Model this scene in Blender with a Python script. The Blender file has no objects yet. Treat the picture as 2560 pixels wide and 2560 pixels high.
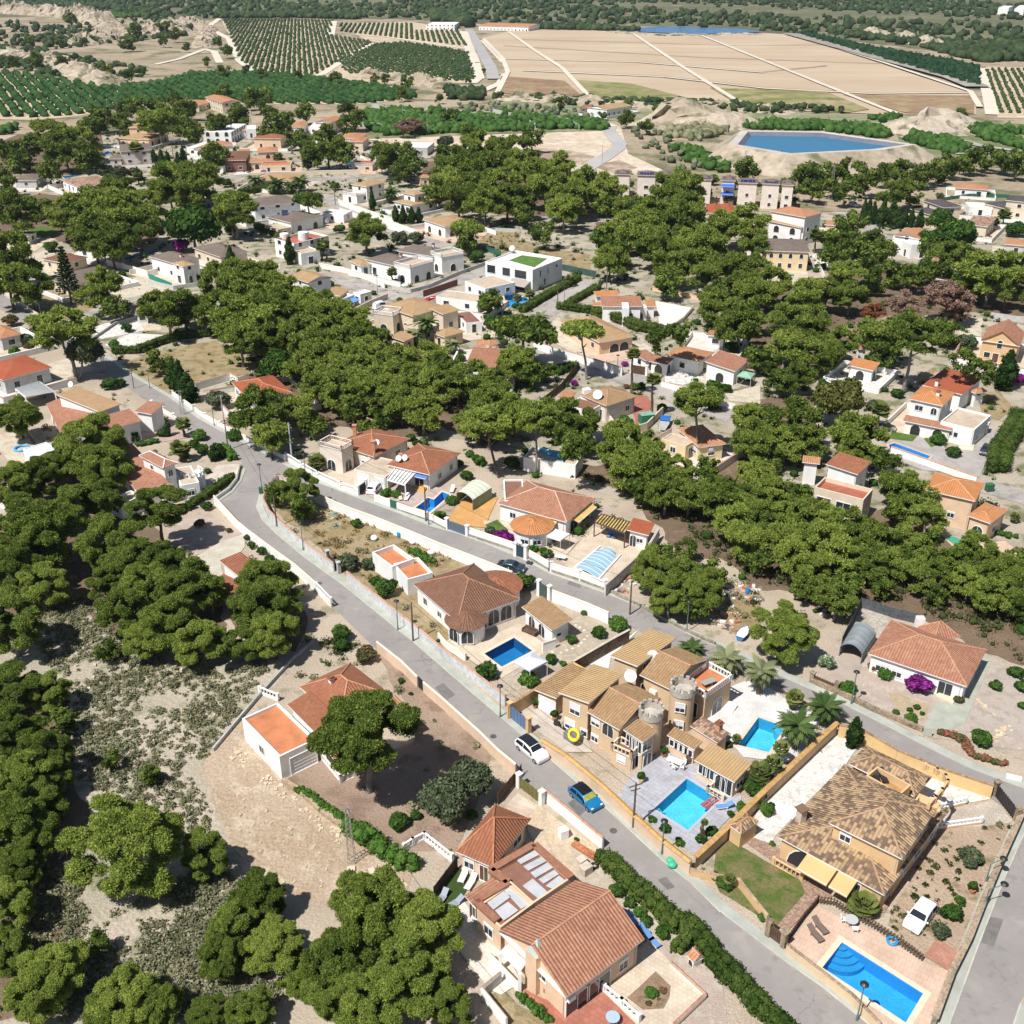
import bpy, bmesh, math, random
import numpy as np
from mathutils import Vector, Matrix
from mathutils.geometry import tessellate_polygon
R=random.Random(7); NR=np.random.default_rng(7)
S=bpy.context.scene; COL=S.collection
rad=math.radians
# ---------------------------------------------------------------- camera, sky, sun
CH=80.0; FPX=2700.0; PIT=math.atan(1410/2700)
cam=bpy.data.cameras.new("camera"); camo=bpy.data.objects.new("camera",cam); COL.objects.link(camo)
cam.sensor_fit='HORIZONTAL'; cam.angle=2*math.atan(1280/FPX); cam.clip_start=1; cam.clip_end=20000
camo.location=(0,0,CH); camo.rotation_euler=(math.pi/2-PIT,0,0); S.camera=camo
AZ=rad(46); EL=rad(57)
W=bpy.data.worlds.new("World"); S.world=W; W.use_nodes=True
nt=W.node_tree; nt.nodes.clear()
sk=nt.nodes.new('ShaderNodeTexSky'); sk.sky_type='NISHITA'; sk.sun_disc=False
sk.sun_elevation=EL; sk.sun_rotation=math.atan2(-math.cos(AZ),-math.sin(AZ)); sk.altitude=100
bg=nt.nodes.new('ShaderNodeBackground'); bg.inputs[1].default_value=0.06
wo=nt.nodes.new('ShaderNodeOutputWorld'); nt.links.new(sk.outputs[0],bg.inputs[0]); nt.links.new(bg.outputs[0],wo.inputs[0])
sun=bpy.data.lights.new("sun",'SUN'); sun.energy=4.6; sun.angle=rad(.5); sun.color=(1,.975,.94)
suno=bpy.data.objects.new("sun",sun); COL.objects.link(suno)
suno.rotation_euler=Vector((math.cos(AZ)*math.cos(EL),math.sin(AZ)*math.cos(EL),-math.sin(EL))).to_track_quat('-Z','Y').to_euler()
S.view_settings.view_transform='Standard'; S.view_settings.look='None'; S.view_settings.exposure=0.43; S.view_settings.gamma=1
S.cycles.max_bounces=8; S.cycles.transparent_max_bounces=12
# ---------------------------------------------------------------- photo points -> world points
TILE={'A':(0,0,900/1932),'B':(850,0,900/1932),'C':(1660,0,900/1932),'D':(0,500,700/1932),'E':(600,500,700/1932),
'F':(1200,600,700/1932),'G':(1860,600,700/1932),'H':(0,1000,700/1932),'I':(600,1000,700/1932),'J':(1200,1200,700/1932),
'K':(1860,1200,700/1932),'L':(500,1600,700/1932),'M':(1100,1900,700/1932),'N':(1800,1800,760/1932),'O':(0,1700,860/1932),
'Q':(1300,1560,320/1932),'R':(1580,1560,320/1932),'S':(1540,1800,360/1932),'T':(0,850,400/1932),'W':(0,0,2560/1932),'P':(0,0,1)}
CP,SP=math.cos(PIT),math.sin(PIT)
def ray(u,v):
    x=(u-1280)/FPX; y=-(v-1280)/FPX
    return Vector((x,CP+y*SP,-SP+y*CP))
def G(u,v,z=0.0):
    d=ray(u,v); return Vector((0,0,CH))+d*((z-CH)/d.z)
def px(t,x,y):
    a=TILE[t]; return a[0]+x*a[2],a[1]+y*a[2]
def g(t,x,y,z=0.0): return G(*px(t,x,y),z)
def proj(p):
    d=Vector(p)-Vector((0,0,CH)); zc=d.y*CP-d.z*SP; yc=d.y*SP+d.z*CP
    return 1280+FPX*d.x/zc,1280-FPX*yc/zc,zc
def uvs(s):
    o=[];t=None;b=[]
    for w in s.split():
        if w.isalpha(): t=w
        else:
            b.append(float(w))
            if len(b)==2: o.append(px(t,*b)); b=[]
    return o
def pts(s,z=0.0): return [G(u,v,z) for u,v in uvs(s)]
# ---------------------------------------------------------------- materials
MC={}
def newmat(n):
    m=bpy.data.materials.new(n); m.use_nodes=True; t=m.node_tree
    return m,t,t.nodes['Principled BSDF']
def N_(t,k,**kw):
    n=t.nodes.new('ShaderNode'+k)
    for a,b in kw.items():
        if a.startswith('i'): n.inputs[int(a[1:])].default_value=b
        else: setattr(n,a,b)
    return n
def mth(t,op,a,b=None,c=None):
    n=t.nodes.new('ShaderNodeMath'); n.operation=op
    for i,x in enumerate((a,b,c)):
        if x is None: continue
        if hasattr(x,'links') : t.links.new(x,n.inputs[i])
        else: n.inputs[i].default_value=x
    return n.outputs[0]
def mixc(t,f,a,b):
    n=t.nodes.new('ShaderNodeMix'); n.data_type='RGBA'
    for i,x in ((0,f),(6,a),(7,b)):
        if hasattr(x,'links'): t.links.new(x,n.inputs[i])
        else: n.inputs[i].default_value=x if i==0 else (*x[:3],1)
    return n.outputs[2]
def noise(t,scale,detail=4,vec=None,rough=.55):
    n=N_(t,'TexNoise'); n.inputs['Scale'].default_value=scale; n.inputs['Detail'].default_value=detail; n.inputs['Roughness'].default_value=rough
    if vec is None:
        q=N_(t,'NewGeometry'); vec=q.outputs['Position']
    t.links.new(vec,n.inputs['Vector']); return n.outputs['Fac']
def ramp(t,f,a,b):
    n=N_(t,'MapRange'); n.inputs[1].default_value=a; n.inputs[2].default_value=b
    t.links.new(f,n.inputs[0]); return n.outputs[0]
def bump(t,bs,h,st=.5,dist=.1):
    b=N_(t,'Bump'); b.inputs['Strength'].default_value=st; b.inputs['Distance'].default_value=dist
    t.links.new(h,b.inputs['Height']); t.links.new(b.outputs[0],bs.inputs['Normal'])
def M(c,var=.12,sc=1.5,rough=.85,bmp=.0,c2=None,metal=0,spec=.3):
    k=('M',c,var,sc,rough,bmp,c2,metal)
    if k in MC: return MC[k]
    m,t,b=newmat('surface'); b.inputs['Roughness'].default_value=rough; b.inputs['Metallic'].default_value=metal; b.inputs['Specular IOR Level'].default_value=spec
    f=noise(t,sc,5); f2=noise(t,sc*.17,3)
    d=c2 or tuple(x*(1-2.2*var) for x in c); u=tuple(min(1,x*(1+var*.6)) for x in c)
    col=mixc(t,ramp(t,mth(t,'ADD',mth(t,'MULTIPLY',f,.6),mth(t,'MULTIPLY',f2,.4)),.36,.62),d,u)
    t.links.new(col,b.inputs['Base Color'])
    if bmp: bump(t,b,noise(t,sc*6,3),bmp,.1)
    MC[k]=m; return m
def ground_mat(c1,c2,c3,sc=.15,spk=6,bmp=.5,th=.5):
    """two mixed soils with patches of a third and fine grain"""
    k=('g',c1,c2,c3,sc,spk,th)
    if k in MC: return MC[k]
    m,t,b=newmat('ground_cover'); b.inputs['Roughness'].default_value=.95; b.inputs['Specular IOR Level'].default_value=.1
    f=ramp(t,noise(t,sc,6),.38,.62); q=ramp(t,noise(t,sc*2.7+.01,5),th,th+.12); s=ramp(t,noise(t,spk,3),.3,.7)
    col=mixc(t,q,mixc(t,f,c1,c2),c3)
    v=N_(t,'MixRGB',blend_type='MULTIPLY'); v.inputs[0].default_value=.55; t.links.new(col,v.inputs[1])
    gs=mixc(t,s,(.55,.55,.55),(1.15,1.15,1.15)); t.links.new(gs,v.inputs[2]); t.links.new(v.outputs[0],b.inputs['Base Color'])
    bump(t,b,noise(t,spk*.6,5),bmp,.25); MC[k]=m; return m
def paving(c1,c2,size=.5,ratio=1.0,mortar=.04,rough=.8,ang=0):
    k=('p',c1,c2,size,ratio,ang)
    if k in MC: return MC[k]
    m,t,b=newmat('paving'); b.inputs['Roughness'].default_value=rough
    q=N_(t,'NewGeometry'); mp=N_(t,'Mapping'); mp.inputs['Rotation'].default_value=(0,0,ang); t.links.new(q.outputs['Position'],mp.inputs['Vector'])
    br=N_(t,'TexBrick'); br.offset=.5; t.links.new(mp.outputs[0],br.inputs['Vector'])
    br.inputs['Color1'].default_value=(*c1,1); br.inputs['Color2'].default_value=(*c2,1); br.inputs['Mortar'].default_value=(*[x*.6 for x in c1],1)
    br.inputs['Scale'].default_value=1; br.inputs['Mortar Size'].default_value=mortar*size; br.inputs['Brick Width'].default_value=size*ratio; br.inputs['Row Height'].default_value=size
    f=ramp(t,noise(t,.5,5),.35,.65)
    v=N_(t,'MixRGB',blend_type='MULTIPLY'); v.inputs[0].default_value=.5; t.links.new(br.outputs[0],v.inputs[1]); t.links.new(mixc(t,f,(.65,.62,.58),(1.05,1.05,1.05)),v.inputs[2])
    t.links.new(v.outputs[0],b.inputs['Base Color']); MC[k]=m; return m
def roof_mat(c1,c2,c3=None,mott=.0,w=.34):
    """barrel tiles: courses from the UVs (metres along eave, metres up slope)"""
    k=('r',c1,c2,c3,mott,w)
    if k in MC: return MC[k]
    m,t,b=newmat('roof_tiles'); b.inputs['Roughness'].default_value=.85; b.inputs['Specular IOR Level'].default_value=.2
    uv=N_(t,'UVMap'); sp=N_(t,'SeparateXYZ'); t.links.new(uv.outputs[0],sp.inputs[0])
    u,v=sp.outputs[0],sp.outputs[1]
    cu=mth(t,'FLOOR',mth(t,'DIVIDE',u,w)); cv=mth(t,'FLOOR',mth(t,'DIVIDE',v,.42))
    cb=N_(t,'CombineXYZ'); t.links.new(cu,cb.inputs[0]); t.links.new(cv,cb.inputs[1])
    wn=N_(t,'TexWhiteNoise',noise_dimensions='2D'); t.links.new(cb.outputs[0],wn.inputs['Vector'])
    big=noise(t,.35,4); st=noise(t,2.2,4)
    f=mth(t,'ADD',mth(t,'MULTIPLY',wn.outputs['Value'],.55),mth(t,'MULTIPLY',ramp(t,big,.35,.65),.45))
    col=mixc(t,f,c1,c2)
    if c3:
        ds=N_(t,'CombineXYZ'); t.links.new(mth(t,'DIVIDE',cu,.8),ds.inputs[0]); t.links.new(mth(t,'DIVIDE',cv,.6),ds.inputs[1])
        mm=mth(t,'ADD',mth(t,'MULTIPLY',noise(t,1.9,1,ds.outputs[0]),.75),mth(t,'MULTIPLY',wn.outputs['Value'],.25)) if mott>.5 else st
        col=mixc(t,mth(t,'MULTIPLY',ramp(t,mm,.5-.05*mott,.56),min(1,mott*1.1)),col,c3)
    pr=mth(t,'ABSOLUTE',mth(t,'SINE',mth(t,'MULTIPLY',u,math.pi/w)))
    fr=mth(t,'FRACT',mth(t,'DIVIDE',v,.42))
    gr=mth(t,'LESS_THAN',pr,.34)
    col=mixc(t,mth(t,'MULTIPLY',gr,.4),col,tuple(x*.5 for x in c2))
    wx=ramp(t,noise(t,.9,6,None,.7),.3,.7); col=mixc(t,mth(t,'MULTIPLY',mth(t,'SUBTRACT',1.0,wx),.32),col,tuple(x*.55 for x in c2)); lich=ramp(t,noise(t,4.0,4),.66,.74); col=mixc(t,mth(t,'MULTIPLY',lich,.3),col,(.42,.38,.31))
    t.links.new(col,b.inputs['Base Color'])
    bump(t,b,mth(t,'ADD',pr,mth(t,'MULTIPLY',fr,-.5)),.9,.09); MC[k]=m; return m
def leaf_mat(name,dark,mid,light,trans=.3,rnd=.28):
    m,t,b=newmat(name); out=t.nodes['Material Output']; t.nodes.remove(b)
    at=N_(t,'Attribute'); at.attribute_name='tint'; oi=N_(t,'ObjectInfo')
    f=mth(t,'ADD',at.outputs['Fac'],mth(t,'MULTIPLY',mth(t,'SUBTRACT',oi.outputs['Random'],.5),rnd))
    cr=N_(t,'ValToRGB'); e=cr.color_ramp.elements; e[0].position=.1; e[0].color=(*dark,1); e[1].position=.95; e[1].color=(*light,1)
    x=e.new(.5); x.color=(*mid,1); t.links.new(f,cr.inputs[0])
    df=N_(t,'BsdfDiffuse'); tr=N_(t,'BsdfTranslucent'); mx=N_(t,'MixShader',i0=trans)
    t.links.new(cr.outputs[0],df.inputs[0]); t.links.new(cr.outputs[0],tr.inputs[0])
    t.links.new(df.outputs[0],mx.inputs[1]); t.links.new(tr.outputs[0],mx.inputs[2]); t.links.new(mx.outputs[0],out.inputs[0]); return m
def water_mat(tint,gl=.06,rip=1.4):
    m,t,b=newmat('water'); out=t.nodes['Material Output']; t.nodes.remove(b)
    tp=N_(t,'BsdfTransparent'); tp.inputs[0].default_value=(*tint,1); gs=N_(t,'BsdfGlossy'); gs.inputs['Roughness'].default_value=.05
    fr=N_(t,'LayerWeight'); fr.inputs[0].default_value=.12
    bp=N_(t,'Bump'); bp.inputs['Strength'].default_value=.15; bp.inputs['Distance'].default_value=.05; t.links.new(noise(t,rip,3),bp.inputs['Height']); t.links.new(bp.outputs[0],gs.inputs['Normal'])
    mx=N_(t,'MixShader'); t.links.new(mth(t,'ADD',mth(t,'MULTIPLY',fr.outputs['Fresnel'],.6),gl*.3),mx.inputs[0])
    t.links.new(tp.outputs[0],mx.inputs[1]); t.links.new(gs.outputs[0],mx.inputs[2]); t.links.new(mx.outputs[0],out.inputs[0]); return m
def plain(c,rough=.5,metal=0,spec=.5):
    k=('s',c,rough,metal)
    if k not in MC:
        m,t,b=newmat('finish'); b.inputs['Base Color'].default_value=(*c,1); b.inputs['Roughness'].default_value=rough; b.inputs['Metallic'].default_value=metal; b.inputs['Specular IOR Level'].default_value=spec; MC[k]=m
    return MC[k]
WHT=M((.80,.79,.76),.05,.7); CRM=M((.66,.56,.42),.06,.7); OCH=M((.62,.42,.22),.06,.8); PCH=M((.70,.50,.34),.06,.7); TAN=M((.60,.44,.28),.06,.7)
GRYW=M((.5,.49,.47),.1,1.2); STONE=M((.36,.28,.19),.3,3.5,.9,.6); BRK=M((.24,.11,.08),.15,3); CONC=M((.42,.41,.39),.12,2); PINKW=M((.72,.63,.54),.06,.8); YLW=M((.72,.56,.34),.05,.8)
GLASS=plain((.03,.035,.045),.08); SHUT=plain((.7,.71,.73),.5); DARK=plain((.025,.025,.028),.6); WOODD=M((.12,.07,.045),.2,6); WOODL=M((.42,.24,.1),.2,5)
STEEL=plain((.35,.36,.37),.45,.6); GREENP=plain((.03,.13,.09),.5); BLACKM=plain((.02,.02,.02),.45)
WM={'W':WHT,'C':CRM,'O':OCH,'P':PCH,'T':TAN,'G':GRYW,'S':STONE,'B':BRK,'K':PINKW,'Y':YLW,'N':CONC}
RM={'t':roof_mat((.42,.17,.09),(.30,.115,.06),(.22,.11,.075),.35),
 'o':roof_mat((.55,.29,.16),(.45,.20,.10)),'O':roof_mat((.58,.27,.115),(.50,.20,.075)),
 'r':roof_mat((.45,.125,.06),(.37,.10,.05)),'b':roof_mat((.27,.14,.085),(.20,.10,.06),(.15,.085,.06),.4),
 'g':roof_mat((.235,.185,.15),(.18,.14,.115)),'d':roof_mat((.12,.10,.10),(.09,.075,.075)),
 's':roof_mat((.50,.34,.19),(.42,.26,.13)),'y':roof_mat((.53,.36,.185),(.45,.29,.14)),'k':roof_mat((.45,.295,.155),(.35,.215,.11),(.28,.17,.09),.45),
 'n':roof_mat((.47,.33,.195),(.40,.265,.145),(.15,.10,.075),.95),'p':roof_mat((.52,.35,.25),(.42,.26,.18),(.2,.11,.08),.9),'v':roof_mat((.44,.21,.13),(.34,.15,.09),(.5,.3,.2),.35)}
FM={'o':M((.50,.19,.085),.14,.8),'b':M((.24,.115,.08),.1,1),'s':M((.50,.40,.30),.1,1),'w':M((.72,.70,.66),.06,1),'r':M((.36,.12,.07),.12,1),'g':M((.10,.19,.035),.2,2),'G':M((.33,.27,.22),.1,1),'x':WOODL,'u':M((.05,.36,.58),.1,1)}
# ---------------------------------------------------------------- mesh builder (world coordinates)
class MB:
    def __init__(s): s.v=[];s.f=[];s.m=[];s.uv=[]
    def add(s,vs,fs,m=0,uv=None):
        o=len(s.v); s.v+= [tuple(p) for p in vs]
        for i,f in enumerate(fs):
            s.f.append([o+k for k in f]); s.m.append(m); s.uv.append(uv[i] if uv else None)
    def quad(s,a,b,c,d,m=0,uv=None): s.add([a,b,c,d],[(0,1,2,3)],m,[uv] if uv else None)
    def box(s,c,ex,ey,h,m=0,z=None):
        """upright box: base centre c, half axes ex, ey, height h"""
        c,ex,ey=Vector(c),Vector(ex),Vector(ey); u=Vector((0,0,h))
        p=[c-ex-ey,c+ex-ey,c+ex+ey,c-ex+ey]
        s.add(p+[q+u for q in p],[(3,2,1,0),(4,5,6,7),(0,1,5,4),(1,2,6,5),(2,3,7,6),(3,0,4,7)],m)
    def obox(s,p0,p1,w,h,m=0):
        """bar from p0 to p1, width w, height h, sitting on the line"""
        p0,p1=Vector(p0),Vector(p1); d=p1-p0
        n=Vector((-d.y,d.x,0)); n=n.normalized()*w/2 if n.length>1e-6 else Vector((w/2,0,0)); u=Vector((0,0,h))
        s.add([p0-n,p1-n,p1+n,p0+n,p0-n+u,p1-n+u,p1+n+u,p0+n+u],[(3,2,1,0),(4,5,6,7),(0,1,5,4),(1,2,6,5),(2,3,7,6),(3,0,4,7)],m)
    def tube(s,p0,p1,r0,r1=None,n=8,m=0,cap=True):
        p0,p1=Vector(p0),Vector(p1); r1=r0 if r1 is None else r1; d=(p1-p0).normalized()
        a=d.orthogonal().normalized(); b=d.cross(a)
        A=[p0+(a*math.cos(2*math.pi*k/n)+b*math.sin(2*math.pi*k/n))*r0 for k in range(n)]
        B=[p1+(a*math.cos(2*math.pi*k/n)+b*math.sin(2*math.pi*k/n))*r1 for k in range(n)]
        fs=[(k,(k+1)%n,n+(k+1)%n,n+k) for k in range(n)]
        if cap: fs+=[tuple(range(n))[::-1],tuple(range(n,2*n))]
        s.add(A+B,fs,m)
    def prism(s,poly,z0,z1,m=0,mt=None):
        n=len(poly); P=[Vector((p[0],p[1],0)) for p in poly]
        if sum(P[i].x*P[(i+1)%n].y-P[(i+1)%n].x*P[i].y for i in range(n))<0: P=P[::-1]
        s.add([p+Vector((0,0,z0)) for p in P]+[p+Vector((0,0,z1)) for p in P],[(k,(k+1)%n,n+(k+1)%n,n+k) for k in range(n)],m)
        tr=tessellate_polygon([P])
        s.add([p+Vector((0,0,z1)) for p in P],[t if (P[t[1]]-P[t[0]]).cross(P[t[2]]-P[t[0]]).z>0 else t[::-1] for t in tr],m if mt is None else mt)
    def lathe(s,c,prof,n=16,m=0,a0=0,a1=2*math.pi):
        c=Vector(c); k=len(prof); full=abs(a1-a0-2*math.pi)<1e-3; q=n if full else n+1
        vs=[c+Vector((r*math.cos(a0+(a1-a0)*i/n),r*math.sin(a0+(a1-a0)*i/n),z)) for i in range(q) for r,z in prof]
        s.add(vs,[(i*k+j,((i+1)%q)*k+j,((i+1)%q)*k+j+1,i*k+j+1) for i in range(n) for j in range(k-1)],m)
    def build(s,name,mats,parent=None,off=None,smooth=False,bevel=0):
        me=bpy.data.meshes.new(name); o=bpy.data.objects.new(name,me); COL.objects.link(o)
        T=off
        if T is None:
            T=Vector((0,0,0)); p=parent
            while p: T=T+p.location; p=p.parent
        me.from_pydata([(a-T.x,b-T.y,c-T.z) for a,b,c in s.v],[],s.f)
        if not isinstance(mats,(list,tuple)): mats=[mats]
        for m in mats: me.materials.append(m)
        me.polygons.foreach_set('material_index',s.m)
        if any(u is not None for u in s.uv):
            ul=me.uv_layers.new(name='UVMap').data; i=0
            for f,u in zip(s.f,s.uv):
                for k in range(len(f)):
                    if u: ul[i].uv=u[k]
                    i+=1
        if smooth: me.shade_smooth()
        me.update()
        if bevel:
            b=o.modifiers.new('bevel','BEVEL'); b.width=bevel; b.segments=2
        if parent: o.parent=parent
        return o
def tag(o,label=None,cat=None,group=None,kind=None):
    for k,v in (('label',label),('category',cat),('group',group),('kind',kind)):
        if v: o[k]=v
    return o
def thing(name,label,cat,loc=(0,0,0),rz=0,group=None):
    o=bpy.data.objects.new(name,None); COL.objects.link(o); o.empty_display_size=.3
    o.location=loc; o.rotation_euler=(0,0,rz); return tag(o,label,cat,group,'thing')
def inpoly(x,y,P):
    c=False; n=len(P); j=n-1
    for i in range(n):
        if (P[i][1]>y)!=(P[j][1]>y) and x<(P[j][0]-P[i][0])*(y-P[i][1])/(P[j][1]-P[i][1])+P[i][0]: c=not c
        j=i
    return c
AVOID=[]
HOLES=[]   # pool outlines cut out of ground and paving
def clean(P):
    o=[]
    for p in P:
        if not o or (p-o[-1]).length>.02: o.append(p)
    return o
def sheet(name,P,z,mat,kind='structure',edge=0):
    """a level sheet with the pools that lie in it cut out"""
    P=[Vector((p[0],p[1],0)) for p in clean(P)]
    if name in('street','pavement','paving','terrace','driveway','path','courtyard','lawn','gravel'): AVOID.append(P)
    hs=[h for h in HOLES if all(inpoly(q.x,q.y,P) for q in h)]
    rings=[P]+[[Vector((q.x,q.y,0)) for q in h] for h in hs]
    tr=tessellate_polygon(rings); V=[q for r in rings for q in r]
    mb=MB(); mb.add([v+Vector((0,0,z)) for v in V],[t if (V[t[1]]-V[t[0]]).cross(V[t[2]]-V[t[0]]).z>0 else t[::-1] for t in tr])
    if edge:
        n=len(P); ccw=sum(P[i].x*P[(i+1)%n].y-P[(i+1)%n].x*P[i].y for i in range(n))>0; Q=P if ccw else P[::-1]
        mb.add([q+Vector((0,0,z)) for q in Q]+[q+Vector((0,0,z-edge)) for q in Q],[(n+k,n+(k+1)%n,(k+1)%n,k) for k in range(n)])
    o=mb.build(name,mat); tag(o,kind=kind); return o
def offset(P,d):
    """polyline shifted to its left by d"""
    o=[]
    for i,p in enumerate(P):
        a=P[max(0,i-1)]; b=P[min(len(P)-1,i+1)]; t=Vector((b.x-a.x,b.y-a.y,0)).normalized()
        o.append(p+Vector((-t.y,t.x,0))*d)
    return o
def split_line(P,step):
    o=[]
    for a,b in zip(P,P[1:]):
        n=max(1,int((b-a).length/step))
        o+=[a.lerp(b,k/n) for k in range(n)]
    return o+[P[-1]]
# ---------------------------------------------------------------- foliage
def ico(sub=0):
    bm=bmesh.new(); bmesh.ops.create_icosphere(bm,subdivisions=sub+1,radius=1)
    v=np.array([x.co[:] for x in bm.verts]); f=[[q.index for q in x.verts] for x in bm.faces]; bm.free(); return v,np.array(f)
ICO0=ico(0)
def np_mesh(name,V,F,tint,mat,smooth=False):
    me=bpy.data.meshes.new(name); V=np.asarray(V,dtype=np.float32)
    me.vertices.add(len(V)); me.vertices.foreach_set('co',V.ravel())
    tot=sum(a.size for a in F); me.loops.add(tot); me.loops.foreach_set('vertex_index',np.concatenate([a.ravel() for a in F]).astype(np.int32))
    cnt=np.concatenate([np.full(len(a),a.shape[1]) for a in F]); st=np.concatenate([[0],np.cumsum(cnt)[:-1]])
    me.polygons.add(len(cnt)); me.polygons.foreach_set('loop_start',st.astype(np.int32)); 
    at=me.attributes.new('tint','FLOAT','POINT'); at.data.foreach_set('value',np.asarray(tint,dtype=np.float32))
    me.materials.append(mat); me.update(calc_edges=True); me.validate()
    if smooth: me.shade_smooth()
    return me
def unit(a): return a/np.maximum(1e-6,np.linalg.norm(a,axis=1,keepdims=True))
def leaves(lobes,n,size,rng,flat=.8,jit=.75,up=.25,core=.72,asp=.55,tl=.5):
    """leaf tufts on the skins of many lobes, with solid cores inside; returns V,F,tint"""
    L=np.array(lobes,float); w=L[:,3]**2; w/=w.sum(); k=rng.choice(len(L),n,p=w)
    lt=rng.random(len(L))
    d=rng.normal(size=(n,3)); d[:,2]+=up; d=unit(d)
    p=L[k,:3]+d*(L[k,3]*rng.uniform(.78,1.12,n))[:,None]*np.array([1,1,flat])
    nn=unit(d+rng.normal(size=(n,3))*jit); t=unit(np.cross(nn,rng.normal(size=(n,3)))); b=np.cross(nn,t)
    s=(size*rng.uniform(.55,1.3,n))[:,None]
    V=np.stack([p-t*s-b*s*asp*.4,p-b*s*asp,p+t*s,p+b*s*asp],1).reshape(-1,3)
    T=np.repeat(lt[k]*tl+rng.random(n)*(1-tl),4); F=[np.arange(4*n).reshape(-1,4)]
    if core:
        cv,cf=ICO0; C=(L[:,None,:3]+cv[None]*(L[:,3]*core)[:,None,None]*np.array([1,1,flat])).reshape(-1,3)
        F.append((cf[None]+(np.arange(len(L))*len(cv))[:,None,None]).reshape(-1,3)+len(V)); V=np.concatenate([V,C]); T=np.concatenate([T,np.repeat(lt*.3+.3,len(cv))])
    return V,F,T
PINE=leaf_mat('pine_needles',(.046,.074,.016),(.155,.215,.04),(.33,.39,.08),.3,.45)
PINE2=leaf_mat('olive_leaves',(.035,.05,.027),(.09,.115,.06),(.17,.2,.11),.25)
BROAD=leaf_mat('broad_leaves',(.016,.04,.008),(.055,.115,.022),(.12,.21,.045))
DRY=leaf_mat('dead_needles',(.12,.07,.05),(.25,.155,.115),(.36,.25,.19),.1)
RUST=leaf_mat('rusty_needles',(.09,.03,.015),(.2,.075,.035),(.3,.13,.06),.1)
BOUG=leaf_mat('bougainvillea_flowers',(.05,.012,.05),(.26,.03,.24),(.42,.06,.38),.25)
FLOW=leaf_mat('flowering_leaves',(.03,.06,.02),(.10,.12,.04),(.42,.12,.10),.2)
WFLOW=leaf_mat('white_flowering_leaves',(.03,.06,.02),(.12,.2,.07),(.75,.78,.7),.2)
PALM=leaf_mat('palm_fronds',(.05,.08,.02),(.14,.18,.045),(.28,.28,.09),.3)
CYP=leaf_mat('cypress_leaves',(.008,.02,.006),(.025,.055,.014),(.06,.10,.025),.15)
HEDGE=leaf_mat('hedge_leaves',(.025,.055,.012),(.08,.125,.027),(.16,.2,.05),.3)
HEDGE2=leaf_mat('bright_hedge_leaves',(.03,.08,.012),(.08,.17,.03),(.15,.26,.05),.25)
SCRUB=leaf_mat('scrub_leaves',(.11,.118,.06),(.22,.222,.125),(.36,.34,.21),.2,0)
FAR=leaf_mat('far_foliage',(.02,.035,.016),(.045,.07,.03),(.08,.11,.045),.1,0)
ORCH=leaf_mat('orchard_leaves',(.016,.04,.014),(.035,.082,.025),(.065,.125,.038),.1,0)
BARK=M((.15,.11,.085),.3,4,.95,.6); BARKG=M((.28,.25,.22),.25,4,.95,.5)
# ---------------------------------------------------------------- pools (their outlines are cut out of the ground first)
POOLS=[]
def pool(label,s,cop=(.66,.55,.42),tile=(.10,.42,.62),floor=(.28,.68,.80),w=.4,depth=1.4,steps=None,tint=(.62,.9,.97)):
    P=pts(s,.1); P=[Vector((p.x,p.y,0)) for p in P]
    n=len(P)
    if sum(P[i].x*P[(i+1)%n].y-P[(i+1)%n].x*P[i].y for i in range(n))<0: P=P[::-1]
    HOLES.append(P); POOLS.append((label,P,cop,tile,floor,w,depth,steps,tint))
def build_pool(label,P,cop,tile,floor,w,depth,steps,tint):
    n=len(P); c=sum(P,Vector())/n; z1=.15
    t=thing('swimming_pool',label,'swimming pool',(c.x,c.y,0))
    out=[]
    for i,p in enumerate(P):
        a=(p-P[i-1]).normalized(); b=(P[(i+1)%n]-p).normalized(); na=Vector((a.y,-a.x,0)); nb=Vector((b.y,-b.x,0))
        m=(na+nb); m=m.normalized()*min(2.2,1/max(.3,m.normalized().dot(na))); out.append(p+m*w)
    mb=MB(); zz=Vector((0,0,z1))
    for i in range(n):
        j=(i+1)%n
        mb.quad(P[i]+zz,out[i]+zz,out[j]+zz,P[j]+zz); mb.quad(out[i]+zz,out[i],out[j],out[j]+zz)
    mb.build('coping',M(cop,.06,2,.7),t)
    mb=MB(); zd=Vector((0,0,-depth)); z0=Vector((0,0,z1))
    for i in range(n):
        j=(i+1)%n; mb.quad(P[i]+z0,P[j]+z0,P[j]+zd,P[i]+zd,0)
    mb.prism(P,-depth-.02,-depth,1)
    fm=M(floor,.10,5,.6,c2=tuple(x*.72 for x in floor))
    mb.build('basin',[M(tile,.06,6,.6),fm],t)
    if steps:
        k,q,dirs=steps; 
        for s_ in range(q):
            mb=MB(); cc=P[k]; r=(q-s_)*dirs
            a=(P[(k+1)%n]-cc).normalized(); b=(P[k-1]-cc).normalized(); a0=math.atan2(a.y,a.x); a1=math.atan2(b.y,b.x)
            while a1<a0: a1+=2*math.pi
            if a1-a0>math.pi: a0,a1=a1,a0+2*math.pi
            pr=[cc]+[cc+Vector((math.cos(a0+(a1-a0)*u/8),math.sin(a0+(a1-a0)*u/8),0))*r for u in range(9)]
            mb.prism(pr,-depth,-.15-.24*(q-1-s_),0); mb.build('step',M(tuple(x*.7 for x in floor),.05,3),t)
    mb=MB(); Q=[c+(p-c)*.9995 for p in P]; tr=tessellate_polygon([Q]); mb.add([q+Vector((0,0,.02)) for q in Q],[u if (Q[u[1]]-Q[u[0]]).cross(Q[u[2]]-Q[u[0]]).z>0 else u[::-1] for u in tr])
    mb.build('water',water_mat(tint),t)
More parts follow.
